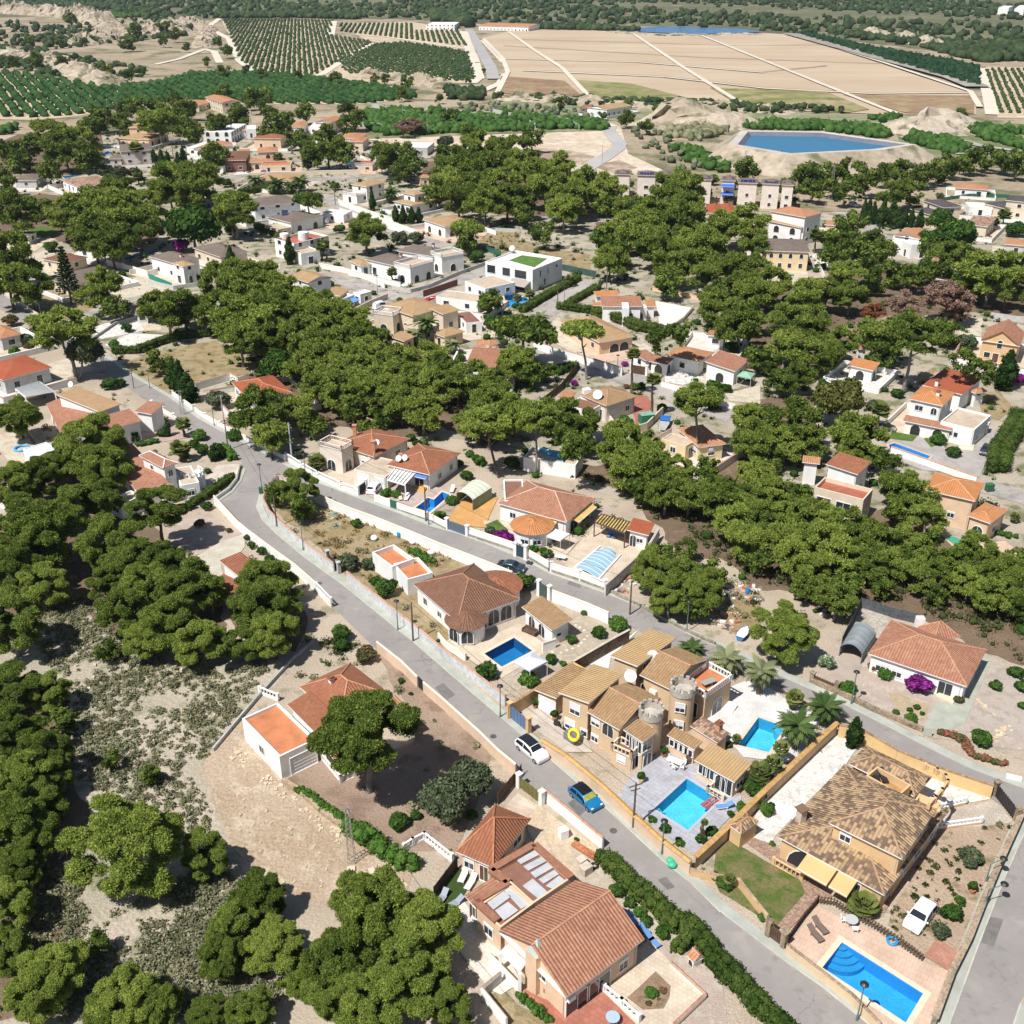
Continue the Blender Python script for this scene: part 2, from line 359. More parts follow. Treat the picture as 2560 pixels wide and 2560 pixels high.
BLU=dict(tile=(.05,.30,.62),floor=(.07,.40,.74)); DB=dict(tile=(.02,.12,.28),floor=(.03,.20,.42)); TQ=dict(tile=(.10,.42,.55),floor=(.22,.62,.72))
pool('large rectangular blue pool with curved steps beside the mottled-roof ochre villa','N 775 1415 1290 1740 1180 1925 650 1575',cop=(.66,.56,.42),w=.55,steps=(3,4,.6),**BLU)
pool('square turquoise pool in grey paving with a person floating in it','S 950 790 1390 1060 965 1480 515 1190',cop=(.42,.42,.45),tile=(.06,.36,.55),floor=(.20,.66,.78),w=.3,steps=(0,2,.42))
pool('turquoise pool with corner steps on the white terrace among palms','K 100 1640 285 1705 170 1880 -40 1830',cop=(.62,.52,.42),tile=(.07,.36,.55),floor=(.17,.60,.76),steps=(2,2,.6))
pool('deep blue pool below the round-turret house with brown roof','J 235 1090 360 1180 150 1290 30 1200',w=.45,steps=(2,2,.5),**DB)
pool('L-shaped blue pool beside the white pergola on the upper street','I 1210 745 1300 678 1340 688 1395 635 1450 655 1310 775',w=.35,**BLU)
pool('blue pool with palms beside the modern flat-roofed villa','F 165 385 215 367 352 412 190 470',w=.4,**BLU)
pool('long light-blue pool with rounded end before the orange-roofed white villa','G 1000 1415 1040 1402 1285 1492 1250 1532 1010 1452',cop=(.6,.42,.3),w=.45,**BLU)
pool('narrow shaded blue pool beside the purple bougainvillea','D 848 402 1085 346 1110 356 870 417',w=.4,**BLU)
pool('small curved pool by the house with blue awning','D 1780 440 1850 445 1925 468 1880 474',w=.3,**BLU)
pool('turquoise pool beside the arched-window white villa','E 590 178 760 142 792 155 640 192',w=.5,**TQ)
pool('narrow pool beside the small lawn of the grey-roofed corner house','E 915 535 1050 573 1045 584 915 546',w=.25,**BLU)
pool('small pool by the street wall among cypresses','E 935 100 1000 85 1030 105 970 125',w=.3,**TQ)
pool('small pool half hidden by pines near the grey balconied villa','A 543 825 580 810 602 818 560 836',w=.3,**BLU)
pool('long narrow pool behind the grey olive shrubs','A 330 948 430 934 440 940 350 958',w=.3,**TQ)
pool('light-blue pool on a red terrace near the tall pine group','A 1828 876 1890 862 1932 868 1870 888',cop=(.5,.22,.14),w=.6,**TQ)
pool('narrow green pool before the cream two-storey house','G 162 232 350 238 345 252 170 246',w=.3,tile=(.1,.35,.28),floor=(.2,.55,.45))
# ---------------------------------------------------------------- ground
SOIL=ground_mat((.47,.39,.30),(.40,.325,.245),(.28,.245,.165),.12,5,.6,.56)
sheet('ground',[Vector((-6000,-300,0)),Vector((6000,-300,0)),Vector((6000,9000,0)),Vector((-6000,9000,0))],0,SOIL)
FARSOIL=ground_mat((.40,.32,.23),(.30,.24,.16),(.16,.155,.085),.012,.4,.4,.5)
sheet('far_ground',pts('W -300 262 200 250 300 262 680 250 760 285 1000 330 1140 330 1300 400 1932 400 2300 380 W 4000 -70 W -2500 -70'),.15,FARSOIL)
def ragged(P,amp,seed=3):
    r=random.Random(seed); Q=split_line(P+[P[0]],1.6)[:-1]; n=len(Q); o=[]; v=0
    for i,p in enumerate(Q):
        v=.6*v+r.uniform(-amp,amp)*(1 if 0<i<n-1 else .2); a=Q[i-1]; b=Q[(i+1)%n]; t=(b-a).normalized(); o.append(p+Vector((-t.y,t.x,0))*v)
    return o
ZC={}
def plot(name,s,mat,z=.05,edge=0):
    P=pts(s,z); ZC[z]=ZC.get(z,-1)+1; z=z+ZC[z]*.0013
    if name in('soil','rocky_slope','dry_grass','lawn','gravel','bare_lot','forest_floor') and P[0].y<450: P=ragged(P,.7 if name=='forest_floor' else .3 if name in('soil','rocky_slope','dry_grass') else .1,len(s))
    return sheet(name,P,z,mat,edge=edge)
ASPH=None
def asphalt():
    m,t,b=newmat('asphalt'); b.inputs['Roughness'].default_value=.9; b.inputs['Specular IOR Level'].default_value=.2
    f=ramp(t,noise(t,.16,5),.35,.65); f2=ramp(t,noise(t,1.1,6),.3,.7); f3=ramp(t,noise(t,14,3),.3,.7)
    c=mixc(t,f,(.235,.215,.20),(.29,.265,.245)); c=mixc(t,mth(t,'MULTIPLY',f2,.4),c,(.20,.185,.172)); c=mixc(t,mth(t,'MULTIPLY',f3,.3),c,(.34,.31,.29))
    q=N_(t,'NewGeometry'); nz=N_(t,'TexNoise'); nz.inputs['Scale'].default_value=.8; t.links.new(q.outputs['Position'],nz.inputs['Vector']); va=N_(t,'VectorMath',operation='MULTIPLY_ADD'); va.inputs[1].default_value=(2.2,2.2,0); t.links.new(nz.outputs['Color'],va.inputs[0]); t.links.new(q.outputs['Position'],va.inputs[2])
    cr=N_(t,'TexVoronoi',feature='DISTANCE_TO_EDGE'); t.links.new(va.outputs[0],cr.inputs['Vector']); cr.inputs['Scale'].default_value=.22
    c=mixc(t,mth(t,'MULTIPLY',mth(t,'MULTIPLY',mth(t,'LESS_THAN',cr.outputs['Distance'],.010),ramp(t,noise(t,.12,3),.45,.6)),.45),c,(.11,.10,.095))
    c=mixc(t,mth(t,'MULTIPLY',ramp(t,noise(t,.45,5),.60,.68),.4),c,(.16,.15,.14)); c=mixc(t,mth(t,'MULTIPLY',ramp(t,noise(t,.27,6),.58,.7),.5),c,(.36,.325,.28))
    t.links.new(c,b.inputs['Base Color']); bump(t,b,noise(t,20,2),.2,.03); return m
ASPH=asphalt()
GPAV=M((.385,.40,.345),.10,.6,.9,.1); KERB=M((.47,.44,.38),.1,1.5,.9,.1)
LEFT_A='D 0 750 240 895 450 1020 660 1150 870 1290 1030 1400 1320 1600 1500 1740 H 1660 420 1692 480 1660 560 1600 640 1490 715 1650 890 1720 950 1932 1110 I 400 1200 540 1325 640 1430 L 1230 80 1520 335 1932 700 M 540 115 710 255 1140 615 1560 1010 1932 1420 N 250 1800 400 1960'
UP_A='D 0 640 280 830 330 862 720 1080 900 1210 1160 1360 1380 1520 1600 1640 H 1750 335 1932 432'
RIGHT_A='I 270 552 190 588 130 660 110 740 150 830 250 930 430 1080 600 1205 700 1275 1000 1520 1200 1680 1330 1794 L 1932 420 M 780 20 1110 310 1530 700 1720 850 1932 1060 N 0 1225 410 1540 640 1700 1000 1990'
UP_B='I 310 452 470 548 800 675 920 722 1080 780 1330 880 1500 925 1700 1000 1932 1095 J 480 650 860 785 1130 895 1420 1060 1640 1160 K 220 1345 460 1450 700 1560 860 1640 N 1050 40 1290 165 1560 300 1750 375 1932 440 2150 520'
LOW_B_TOP='I 400 590 540 645 740 740 940 810 1170 905 1380 990 1600 1075 1880 1185 J 500 760 740 850 890 915'
LOW_B=pts(LOW_B_TOP,1.8)+pts('J 1060 1020 1230 1110 K 200 1410 450 1520 650 1610 780 1680')+pts('N 900 55 1130 190 1450 320 1740 415',1.8)+pts('N 1890 610 2150 760')
sheet('street',pts(UP_A)+pts('I 310 452 520 600 370 585')+pts(RIGHT_A)+pts(LEFT_A)[::-1],.06,ASPH)
sheet('street',pts(UP_B)+LOW_B[::-1],.064,ASPH)
sheet('street',pts('N 1880 600 1932 440 2500 500 2300 1000 1905 1800 1840 1990 1430 1990 1640 1420 1800 1010 1960 650'),.068,ASPH)
def pavement(P,d,z=.14):
    Q=offset(P,d); sheet('pavement',P+Q[::-1],z,GPAV,edge=.13)
    K=offset(P,.14); sheet('kerb',P+K[::-1],z+.006,KERB)
PA=pts(RIGHT_A); PB=pts(UP_B); PU=pts(UP_A)
pavement(PA,1.15); pavement(PB,1.15); pavement(PU,.9)
pavement(pts('N 1960 650 1800 1010 1640 1420 1430 1990'),-1.3)
pavement(pts('N 1905 1800 1840 1990'),1.0)
pavement(pts('H 1692 480 1660 560 1600 640 1490 715'),-.7)
for s in ('I 330 700 370 690 400 760 360 780','L 1620 330 1680 300 1760 380 1700 420','M 880 300 930 270 1010 350 960 390','N 1700 1250 1800 1270 1740 1440 1660 1420','J 620 690 700 720 690 750 600 720','H 1500 310 1560 300 1640 370 1580 390','M 1500 830 1560 810 1620 880 1570 900'): sheet('asphalt_patch',pts(s),.0755,M((.175,.163,.152),.12,1.2,.95,.2))
# farther streets
BZ=[0]
def band(s,w,z=.06,mat=None,name='street'):
    P=pts(s); BZ[0]+=1; z+=BZ[0]*(.0011 if z<.1 else .006); sheet(name,offset(P,w/2)+offset(P,-w/2)[::-1],z,mat or ASPH)
LROAD=ground_mat((.34,.31,.28),(.42,.38,.34),(.28,.26,.24),.1,3,.1)
band('E 600 -20 800 100 1000 190 1180 250 1420 320',6,.06,LROAD); band('E 520 510 720 560 960 640 1100 680 1250 660 1500 560 1740 470',6,.064,LROAD)
band('F 720 270 600 390 460 500 330 560',6,.066,LROAD); band('F 380 760 560 850 780 900 960 940 1120 980 1280 1040 1420 1110 1600 1170 1760 1220',6.5,.06,LROAD)
band('A 880 985 1400 935 1700 965 1932 945',7,.06,LROAD); band('A 1380 920 1560 930 1932 925',5,.06,LROAD)
band('C 950 1150 1080 1120 1170 1060 1200 1030',9,.06,LROAD); band('C 1080 1190 1160 1270 1230 1374',5,.06,LROAD); band('C 880 1130 1100 1120',14,.062,LROAD)
band('G 1640 1700 1800 1740 1932 1780 2100 1840',5,.06,LROAD); band('B 1000 1180 1200 1170 1420 1180 1700 1200',7,.06,LROAD); band('D 560 820 700 760 900 690 1300 620',4.5,.06,LROAD)
band('B 1255 945 1330 905 1420 850 1490 800 1500 775 1470 740 1440 700 1450 680',7,.3,M((.40,.38,.36),.06,.05),'path')
# ---------------------------------------------------------------- yards, terraces and lawns
CREAM=paving((.60,.50,.38),(.56,.46,.35),.45,1,.03,.8,.6); CREAMW=paving((.66,.60,.52),(.62,.55,.47),.5,1,.03,.8,.6); GREYP=paving((.37,.37,.40),(.43,.43,.46),.5,2,.03,.7,.72)
WGRAV=ground_mat((.62,.59,.54),(.68,.65,.60),(.5,.47,.42),.4,7,.4); PGRAV=ground_mat((.44,.36,.30),(.40,.32,.26),(.48,.41,.34),.3,9,.4); BGRAV=ground_mat((.44,.37,.28),(.38,.31,.23),(.48,.42,.33),.4,8,.4)
LAWN=ground_mat((.13,.14,.045),(.22,.17,.085),(.085,.13,.03),.22,5,.6,.48); GLAWN=ground_mat((.07,.13,.025),(.09,.16,.03),(.12,.16,.04),.5,6,.5); ALAWN=ground_mat((.045,.075,.02),(.05,.085,.022),(.05,.07,.02),.5,12,.4)
DIRT=ground_mat((.36,.265,.185),(.42,.325,.235),(.17,.135,.06),.13,5,.6,.55); YARD=ground_mat((.345,.255,.19),(.30,.215,.155),(.235,.165,.12),.1,6,.6,.5); ROCK=ground_mat((.45,.35,.25),(.40,.30,.205),(.52,.43,.32),.14,3,1,.52)
DRYG=ground_mat((.30,.225,.115),(.36,.28,.17),(.22,.18,.09),.2,5,.7); REDT=paving((.36,.13,.085),(.42,.165,.11),.5,1,.03,.7,.66); ORP=paving((.58,.32,.11),(.52,.28,.10),.25,2,.02,.8,.4)
MOSA=ground_mat((.34,.22,.16),(.26,.16,.12),(.42,.31,.23),2.2,3,.5); PINKP=paving((.60,.43,.32),(.57,.40,.30),.6,1,.02,.8,.6); LSAND=ground_mat((.52,.45,.35),(.58,.51,.40),(.46,.38,.28),.2,5,.4)
plot('terrace','S 20 1010 190 780 260 740 520 480 640 300 1060 560 1290 900 1500 1030 1690 1020 1640 1180 1060 1800 560 1470',GREYP,.10)
plot('courtyard','Q 0 1290 240 1150 560 1150 1000 1700 1100 1932 700 1932 170 1540',paving((.46,.40,.34),(.5,.44,.37),.9,1.5,.02,.8,.72),.10)
plot('terrace','R 1130 1430 1480 950 1720 850 K 190 1440 350 1560 560 1640 440 1800 N 560 200 430 270 150 235 60 130 R 1500 1660',paving((.68,.66,.63),(.62,.60,.57),.35,1,.04,.8,.7),.10)
plot('gravel','N 250 540 480 260 740 90 900 130 800 280 530 540 360 740 330 790 160 740',WGRAV,.08); plot('gravel','N 1130 240 1310 340 1720 500 1400 550 1290 480',WGRAV,.08)
plot('lawn','N -20 790 60 770 520 1020 540 1100 360 1310 0 1090 -40 1000',LAWN,.09); plot('path','N 150 770 200 740 390 820 560 1000 720 1120 620 1150 430 1340 360 1310 540 1100 510 1020',MOSA,.10)
plot('terrace','N 620 1180 800 1270 1000 1350 1280 1530 1470 1600 1330 1950 1000 1950 860 1740 430 1440',PINKP,.11); plot('soil','N 1410 700 1860 660 1740 960 1520 1480 1280 1510 1040 1300 1130 1100',DIRT,.05)
plot('paving','N 1380 1385 1515 1470 1470 1600 1295 1500',paving((.38,.18,.12),(.44,.23,.16),.3,2,.04,.8,.9),.12); plot('driveway','N 1390 600 1740 510 1870 650 1640 680 1400 680',paving((.43,.37,.30),(.47,.41,.34),.5,1,.03,.8,.3),.07); plot('path','N 1040 1230 1420 700 1360 690 1020 1160',MOSA,.09)
plot('gravel','K 470 1370 830 880 1660 1200 1932 1330 2100 1900 1200 1760',PGRAV,.04); plot('path','K 1580 1320 1640 1220 1710 1240 1610 1470 1520 1680 1370 1740 1240 1700 1330 1530 1520 1560',M((.37,.38,.31),.1,.8,.9),.08)
plot('gravel','K 1700 1260 1932 1330 2050 1794 1350 1720 1400 1650 1520 1680 1620 1460',ground_mat((.40,.34,.29),(.44,.38,.32),(.36,.3,.25),.3,9,.3),.06); plot('driveway','K 480 1370 680 1190 820 1260 760 1420 620 1440',M((.40,.33,.27),.1,.5,.9,.1),.07); plot('gravel','K 830 880 1000 945 900 1130 740 1000',ground_mat((.45,.40,.33),(.33,.28,.22),(.5,.46,.4),1,2,.6),.07); plot('soil','K 990 1460 1290 1545 1230 1660 1040 1580',ground_mat((.42,.33,.21),(.38,.30,.2),(.45,.36,.25),.5,8,.3),.06)
plot('soil','L 560 980 830 830 970 950 1470 690 1500 520 1350 330 1230 90 1530 330 1932 720 2000 800 1900 1200 1750 1480 1400 1440 1000 1270 700 1040',YARD,.04); plot('rocky_slope','L 280 560 560 980 1010 1300 1480 1560 1400 1794 700 1794 300 1500 0 900 100 760',ROCK,.03); plot('soil','L 0 900 300 1500 500 1650 560 1720 700 1794 1100 1850 1200 1700 1460 1560 1010 1290 700 1050 560 985 280 560',ROCK,.026)
plot('courtyard','M 450 320 540 225 700 330 1080 600 1060 880 900 790 650 560 600 480',ground_mat((.52,.41,.28),(.56,.46,.34),(.46,.36,.25),.5,6,.2),.06); plot('gravel','M 900 560 1080 690 1200 850 1600 1180 1500 1280 1390 1230 930 820',ground_mat((.47,.40,.31),(.42,.35,.27),(.5,.44,.36),.5,9,.3),.07); plot('paving','M 40 1130 160 960 250 1100 430 1280 560 1530 420 1620 340 1580 120 1300',CREAMW,.10)
plot('terrace','M 1200 1500 1430 1240 1600 1400 1820 1640 1600 1850 1360 1850 1130 1600',CREAM,.10); plot('soil','M 1290 1640 1490 1470 1590 1560 1590 1640 1540 1710 1400 1720',ground_mat((.25,.17,.11),(.3,.21,.14),(.2,.15,.09),.5,6,.6),.14); plot('gravel','M 1600 1180 1932 1480 1980 1850 1640 1850 1840 1640 1590 1410 1460 1260',PGRAV,.05); plot('lawn','M 120 740 240 800 160 940 60 1020 0 1050 0 900',ALAWN,.07); plot('terrace','M 545 1560 650 1680 760 1850 1380 1850 1120 1590 1230 1500 1150 1470 860 1700 700 1640',REDT,.13); plot('soil','M 330 1650 420 1560 540 1690 760 1850 480 1850',DRYG,.05)
plot('path','M 450 320 540 225 665 330 610 390',paving((.60,.50,.40),(.40,.27,.2),.7,5,.02,.8,.5),.09)
plot('dry_grass','I 180 650 300 580 520 640 1900 1190 1932 1350 1480 1794 1080 1480 690 1170 600 1060 280 800',DRYG,.04); plot('terrace','I 1420 1660 1560 1620 J 60 1080 270 990 440 1130 440 1200 140 1370 -60 1250',CREAM,.10); plot('gravel','J 440 1190 620 1100 640 900 860 960 870 1040 1040 1040 640 1250 400 1440 300 1500 150 1480 130 1380',BGRAV,.06)
plot('paving','J 740 1270 1030 1080 1110 1020 900 1230 890 1300',M((.62,.62,.61),.06,1),.09); plot('paving','I 600 510 700 450 830 500 900 600 820 650 700 600',CREAM,.08); plot('terrace','I 870 650 1010 540 1230 600 1440 600 1480 660 1440 700 1310 790 1200 745 1090 700 930 680',paving((.44,.35,.31),(.48,.39,.34),.3,2,.03,.8,.4),.10); plot('paving','I 1430 830 1520 700 1780 670 1720 800 1690 880 1560 870',ORP,.10)
plot('terrace','J 20 280 190 290 250 370 460 340 600 350 680 420 580 540 380 470 60 380',CREAM,.10); plot('terrace','J 560 560 790 320 1010 400 1170 450 870 710 650 640',CREAM,.11); plot('lawn','J 30 310 120 270 190 340 130 370',GLAWN,.12); plot('gravel','H 1240 830 1440 770 1540 870 1660 920 1500 1010 1340 1080 1140 940',PGRAV,.05); plot('paving','H 1200 1170 1540 970 1690 920 1690 1010 1640 1080 1520 1110 1540 1200 1460 1260 1300 1200',paving((.50,.46,.37),(.54,.50,.40),.4,1,.03,.8,.2),.08); plot('paving','H 1360 600 1500 450 1640 440 1650 540 1480 620 1280 700',paving((.56,.48,.41),(.52,.45,.38),.4,1,.03,.8,.2),.08)
plot('gravel','D 600 890 760 840 960 820 1000 900 700 960',WGRAV,.06); plot('gravel','D 720 1000 900 920 1160 930 1050 1010 850 1040',WGRAV,.06); plot('dry_grass','D 830 1130 1130 1030 1480 970 1800 1130 1700 1200 1360 1260 1160 1370 930 1220',DRYG,.05); plot('soil','D 300 540 560 660 660 780 400 840 240 760 300 640',DRYG,.05); plot('soil','D 800 540 1000 530 1200 620 900 700 640 720 820 620',LSAND,.05); plot('soil','D 190 380 330 340 560 480 300 540 240 470',LSAND,.05); plot('paving','D 330 1130 560 1070 640 1180 420 1240 350 1230',LSAND,.06); plot('paving','D 1040 1540 1180 1500 1300 1640 1060 1680',paving((.42,.3,.25),(.46,.34,.28),.3,2,.03,.8,.3),.06); plot('paving','H 0 230 200 220 330 330 200 440 60 420 -40 300',LSAND,.06)
plot('paving','D 1060 560 1200 530 1290 590 1180 610',LSAND,.08); plot('terrace','D 1640 480 1800 420 1932 440 1932 480 1760 500',LSAND,.08); plot('lawn','D 180 210 290 180 420 210 300 260',GLAWN,.06); plot('soil','E 1640 290 1740 200 1932 220 1932 340 1800 370',DRYG,.05); plot('soil','F -20 -30 300 0 520 60 760 100 780 240 540 180',DRYG,.05); plot('gravel','F 1210 420 1470 470 1470 490 1310 620 1240 590',M((.72,.66,.56),.05,.5,.9,.1),.08); plot('paving','F 540 530 450 600 530 720 680 790 760 720 640 640',LSAND,.07); plot('paving','F 1040 800 860 850 700 760 900 760 1000 740',PINKP,.08); plot('paving','F 1060 640 1170 670 1110 720 1060 700',PGRAV,.07); plot('paving','F 1020 1060 1150 1080 1200 1130 1080 1280 1060 1200',REDT,.09); plot('gravel','F 1280 900 1350 850 1560 960 1400 1000 1280 980',WGRAV,.06); plot('gravel','F 1690 1060 1932 1000 1932 1130 1720 1110',LSAND,.06)
plot('paving','G 960 1370 1180 1340 1400 1440 1600 1400 1700 1300 1780 1310 1700 1480 1620 1640 1440 1600 1240 1590 985 1490',paving((.36,.33,.31),(.40,.37,.34),.5,1,.02,.8,.3),.07); plot('lawn','G 1020 1320 1200 1350 1160 1390 1000 1370',GLAWN,.09); plot('lawn','G 1240 1370 1320 1330 1380 1400 1290 1430',GLAWN,.09); plot('soil','G 1180 960 1330 860 1340 900 1200 1010',DRYG,.05); plot('soil','G 1650 1050 1760 1040 1850 1150 1760 1240 1640 1200',DRYG,.05); plot('soil','G 700 590 870 560 1020 520 1100 600 860 700 720 690',DRYG,.05); plot('soil','G 1480 560 1640 540 1640 740 1500 740',LSAND,.05); plot('soil','J 1690 740 1932 760 1932 1050 1760 1060 1640 960',DRYG,.05); plot('terrace','K 1340 360 1640 440 1800 420 1932 520 1932 620 1680 600 1480 500',PINKP,.08); plot('terrace','G 110 200 440 190 440 260 340 310 160 300',LSAND,.08)
tag(plot('pool_cover','K 1335 365 1430 385 1620 445 1600 485 1470 455',M((.06,.30,.20),.1,1,.6),.14),'green pool cover below the peach orange-roofed house','pool cover',kind='thing')
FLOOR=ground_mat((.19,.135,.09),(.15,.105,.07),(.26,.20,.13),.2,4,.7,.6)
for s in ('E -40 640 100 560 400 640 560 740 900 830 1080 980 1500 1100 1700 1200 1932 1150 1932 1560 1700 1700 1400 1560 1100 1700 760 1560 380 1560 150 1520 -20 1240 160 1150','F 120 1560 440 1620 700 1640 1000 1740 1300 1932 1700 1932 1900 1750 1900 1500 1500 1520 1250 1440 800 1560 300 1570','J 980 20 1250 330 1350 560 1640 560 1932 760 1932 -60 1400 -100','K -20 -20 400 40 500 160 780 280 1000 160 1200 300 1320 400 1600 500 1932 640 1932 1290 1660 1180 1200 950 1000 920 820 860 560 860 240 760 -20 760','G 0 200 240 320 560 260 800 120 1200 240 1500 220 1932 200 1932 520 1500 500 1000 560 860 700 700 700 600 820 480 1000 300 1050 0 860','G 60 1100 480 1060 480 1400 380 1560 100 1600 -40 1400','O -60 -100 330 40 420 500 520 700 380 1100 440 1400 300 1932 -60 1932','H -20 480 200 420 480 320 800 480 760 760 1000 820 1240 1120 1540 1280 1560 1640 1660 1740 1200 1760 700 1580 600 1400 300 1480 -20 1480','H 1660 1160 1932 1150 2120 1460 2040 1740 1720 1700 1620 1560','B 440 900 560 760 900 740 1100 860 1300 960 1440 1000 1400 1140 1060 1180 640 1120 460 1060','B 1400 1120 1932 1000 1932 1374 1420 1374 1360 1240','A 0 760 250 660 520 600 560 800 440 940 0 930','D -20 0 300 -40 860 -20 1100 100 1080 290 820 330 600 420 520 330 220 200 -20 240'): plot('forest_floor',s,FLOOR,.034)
# ---------------------------------------------------------------- far fields, seen beyond the village
F1=ground_mat((.52,.41,.28),(.45,.34,.225),(.57,.475,.345),.006,.05,.1); 
def streaky():
    m,t,b=newmat('stubble_field'); b.inputs['Roughness'].default_value=1; b.inputs['Specular IOR Level'].default_value=0
    q=N_(t,'NewGeometry'); mp=N_(t,'Mapping'); mp.inputs['Scale'].default_value=(.003,.03,1); mp.inputs['Rotation'].default_value=(0,0,rad(-12)); t.links.new(q.outputs['Position'],mp.inputs['Vector'])
    f=ramp(t,noise(t,1,6,mp.outputs[0],.65),.32,.68); f2=ramp(t,noise(t,.012,5),.35,.65); f3=ramp(t,noise(t,.3,3),.2,.8)
    c=mixc(t,f,(.42,.325,.228),(.51,.42,.31)); c=mixc(t,mth(t,'MULTIPLY',f2,.5),c,(.37,.275,.185)); c=mixc(t,mth(t,'MULTIPLY',f3,.15),c,(.35,.26,.17)); t.links.new(c,b.inputs['Base Color']); return m
FIELD=streaky(); FTRACK=M((.61,.54,.435),.06,.05,.95); FDARK=M((.27,.205,.15),.2,.05,.95); BROWNF=ground_mat((.30,.205,.125),(.25,.165,.10),(.33,.26,.14),.02,.2,.2); GREENF=ground_mat((.24,.225,.095),(.36,.285,.165),(.17,.19,.06),.02,.15,.2,.48); TANF=ground_mat((.48,.37,.25),(.42,.31,.2),(.54,.44,.31),.02,.2,.2)
plot('field','W 910 72 978 54 1240 60 1490 64 1840 178 1842 216 1680 216 1190 196 1095 190 938 178 955 140 946 112',FIELD,.5)
plot('field','W 945 143 1065 152 1100 182 940 176',BROWNF,.8); plot('field','W 1078 150 1190 157 1300 185 1190 190 1125 186',GREENF,.8); plot('field','W 1340 165 1560 173 1640 206 1600 212 1390 195',GREENF,.8); plot('field','W 1590 178 1838 180 1838 214 1710 213',BROWNF,.8)
plot('track','W 905 75 920 78 955 112 945 118',FTRACK,.55)
for s in ('W 960 62 1010 98 1060 130 1112 186','W 1190 62 1290 130 1395 196','W 1322 68 1450 120 1560 165 1690 217','W 912 75 948 112 958 138 938 178','W 1490 66 1660 118 1830 175 1848 205','W 900 120 890 95 880 62'): band(s,3.6,1.0,FTRACK,'track')
for s in ('W 950 88 1120 98 1320 110 1660 122','W 952 112 1200 118 1440 138 1560 126','W 985 134 1250 146 1440 168 1640 178 1830 176','W 985 76 1200 82 1400 88 1580 86'): band(s,2.2,.9,FDARK,'ditch')
for s in ('W 985 135.5 1250 147.5 1440 169.5 1640 179.5 1830 177.5','W 952 113.2 1200 119.3 1440 139.5'): band(s,4,.95,FTRACK,'track')
DCLAY=ground_mat((.58,.48,.36),(.52,.41,.30),(.62,.54,.42),.03,.3,.3); plot('bare_lot','W 690 262 760 252 1092 246 1152 232 1172 240 1185 290 1270 330 1140 330 1030 330 960 300 800 285',DCLAY,.2); plot('bare_lot','B 1040 790 1250 810 1370 840 1300 880 1080 860',ground_mat((.26,.19,.13),(.5,.41,.31),(.3,.22,.16),.08,.5,.3),.26); plot('bare_lot','B 1340 890 1500 860 1600 900 1480 930',ground_mat((.22,.16,.11),(.46,.37,.28),(.3,.22,.16),.08,.5,.3),.26)
OSOIL=ground_mat((.52,.42,.29),(.46,.36,.245),(.55,.46,.34),.03,.3,.2)
plot('orchard_soil','W 418 40 632 40 622 72 706 86 868 98 902 156 720 158 600 146 470 130',OSOIL,.3); plot('orchard_soil','W 640 44 776 41 872 58 884 92 800 96 690 76',OSOIL,.32); plot('orchard_soil','W 1860 126 2100 128 2100 228 1882 222',OSOIL,.3); plot('orchard_soil','A -200 380 150 400 300 420 480 462 600 470 850 450 1000 405 1300 390 1600 412 B 60 440 410 490 400 530 A 1932 560 1400 560 800 560 400 625 200 645 -200 635',OSOIL,.3)
for s,w in (('A 1180 100 1110 150 1230 210 1290 330 1380 400',7),('A 1090 265 1150 280 1180 340',6),('A 830 350 960 320 1090 270',5),('B 670 170 700 280 740 420 700 450',9),('A 1790 115 1770 200',9),('A 1700 420 1932 270 B 180 235',6),('B 60 190 250 200 680 265',5),('C 1700 370 1740 520 1760 620',7),('W 870 60 895 110 905 150',7),('B 770 490 860 450 890 400 820 400',6)): band(s,w,.4,FTRACK,'track')
band('B 690 160 760 280 810 370 825 430',9,.75,M((.36,.345,.33),.06,.05),'path')
plot('grove_ground','W 690 200 1060 240 1150 246 690 262',ground_mat((.16,.17,.075),(.3,.26,.17),(.12,.15,.05),.03,.3,.3),.25); plot('grass_strip','W 940 190 1190 198 1400 205 1690 220 1932 240 2100 250 2100 300 1700 232 1250 232 900 215',ground_mat((.23,.235,.13),(.30,.29,.19),(.18,.2,.1),.02,.2,.2),.35)
plot('grass_strip','C 1240 700 1330 760 1600 690 1700 655 2200 680 2200 930 1560 880 1280 790',ground_mat((.15,.175,.075),(.25,.24,.14),(.11,.15,.05),.03,.3,.3),.3)
# eroded bank below the dry field, reservoir with its dam, rock knoll and low hills
def ridge(name,line,w,h,mat,seed=1,nz=1.7,kind='structure',z=0,seg=3.0):
    """an irregular earth bank along a line: w half-width, h height"""
    P=split_line(line,seg); rng=random.Random(seed); K=13; mb=MB(); A=[]
    for i,p in enumerate(P):
        a=P[max(0,i-1)]; b=P[min(len(P)-1,i+1)]; t=(b-a).normalized(); n=Vector((-t.y,t.x,0)); e=min(1,i/5,(len(P)-1-i)/5)*(.75+.35*math.sin(i*.55+seed)*math.sin(i*.23))
        for k in range(K):
            q=k/(K-1)*2-1; A.append(p+n*(q*w)+Vector((rng.uniform(-nz,nz),rng.uniform(-nz,nz),z+h*e*(1-q*q)*rng.uniform(.65,1.25)+(0 if abs(q)<.99 else -.5))))
    mb.add(A,[(i*K+k,(i+1)*K+k,(i+1)*K+k+1,i*K+k+1) for i in range(len(P)-1) for k in range(K-1)])
    return tag(mb.build(name,mat,off=Vector()),kind=kind)
BANK=ground_mat((.46,.385,.295),(.36,.295,.215),(.18,.17,.10),.035,.35,.8,.52)
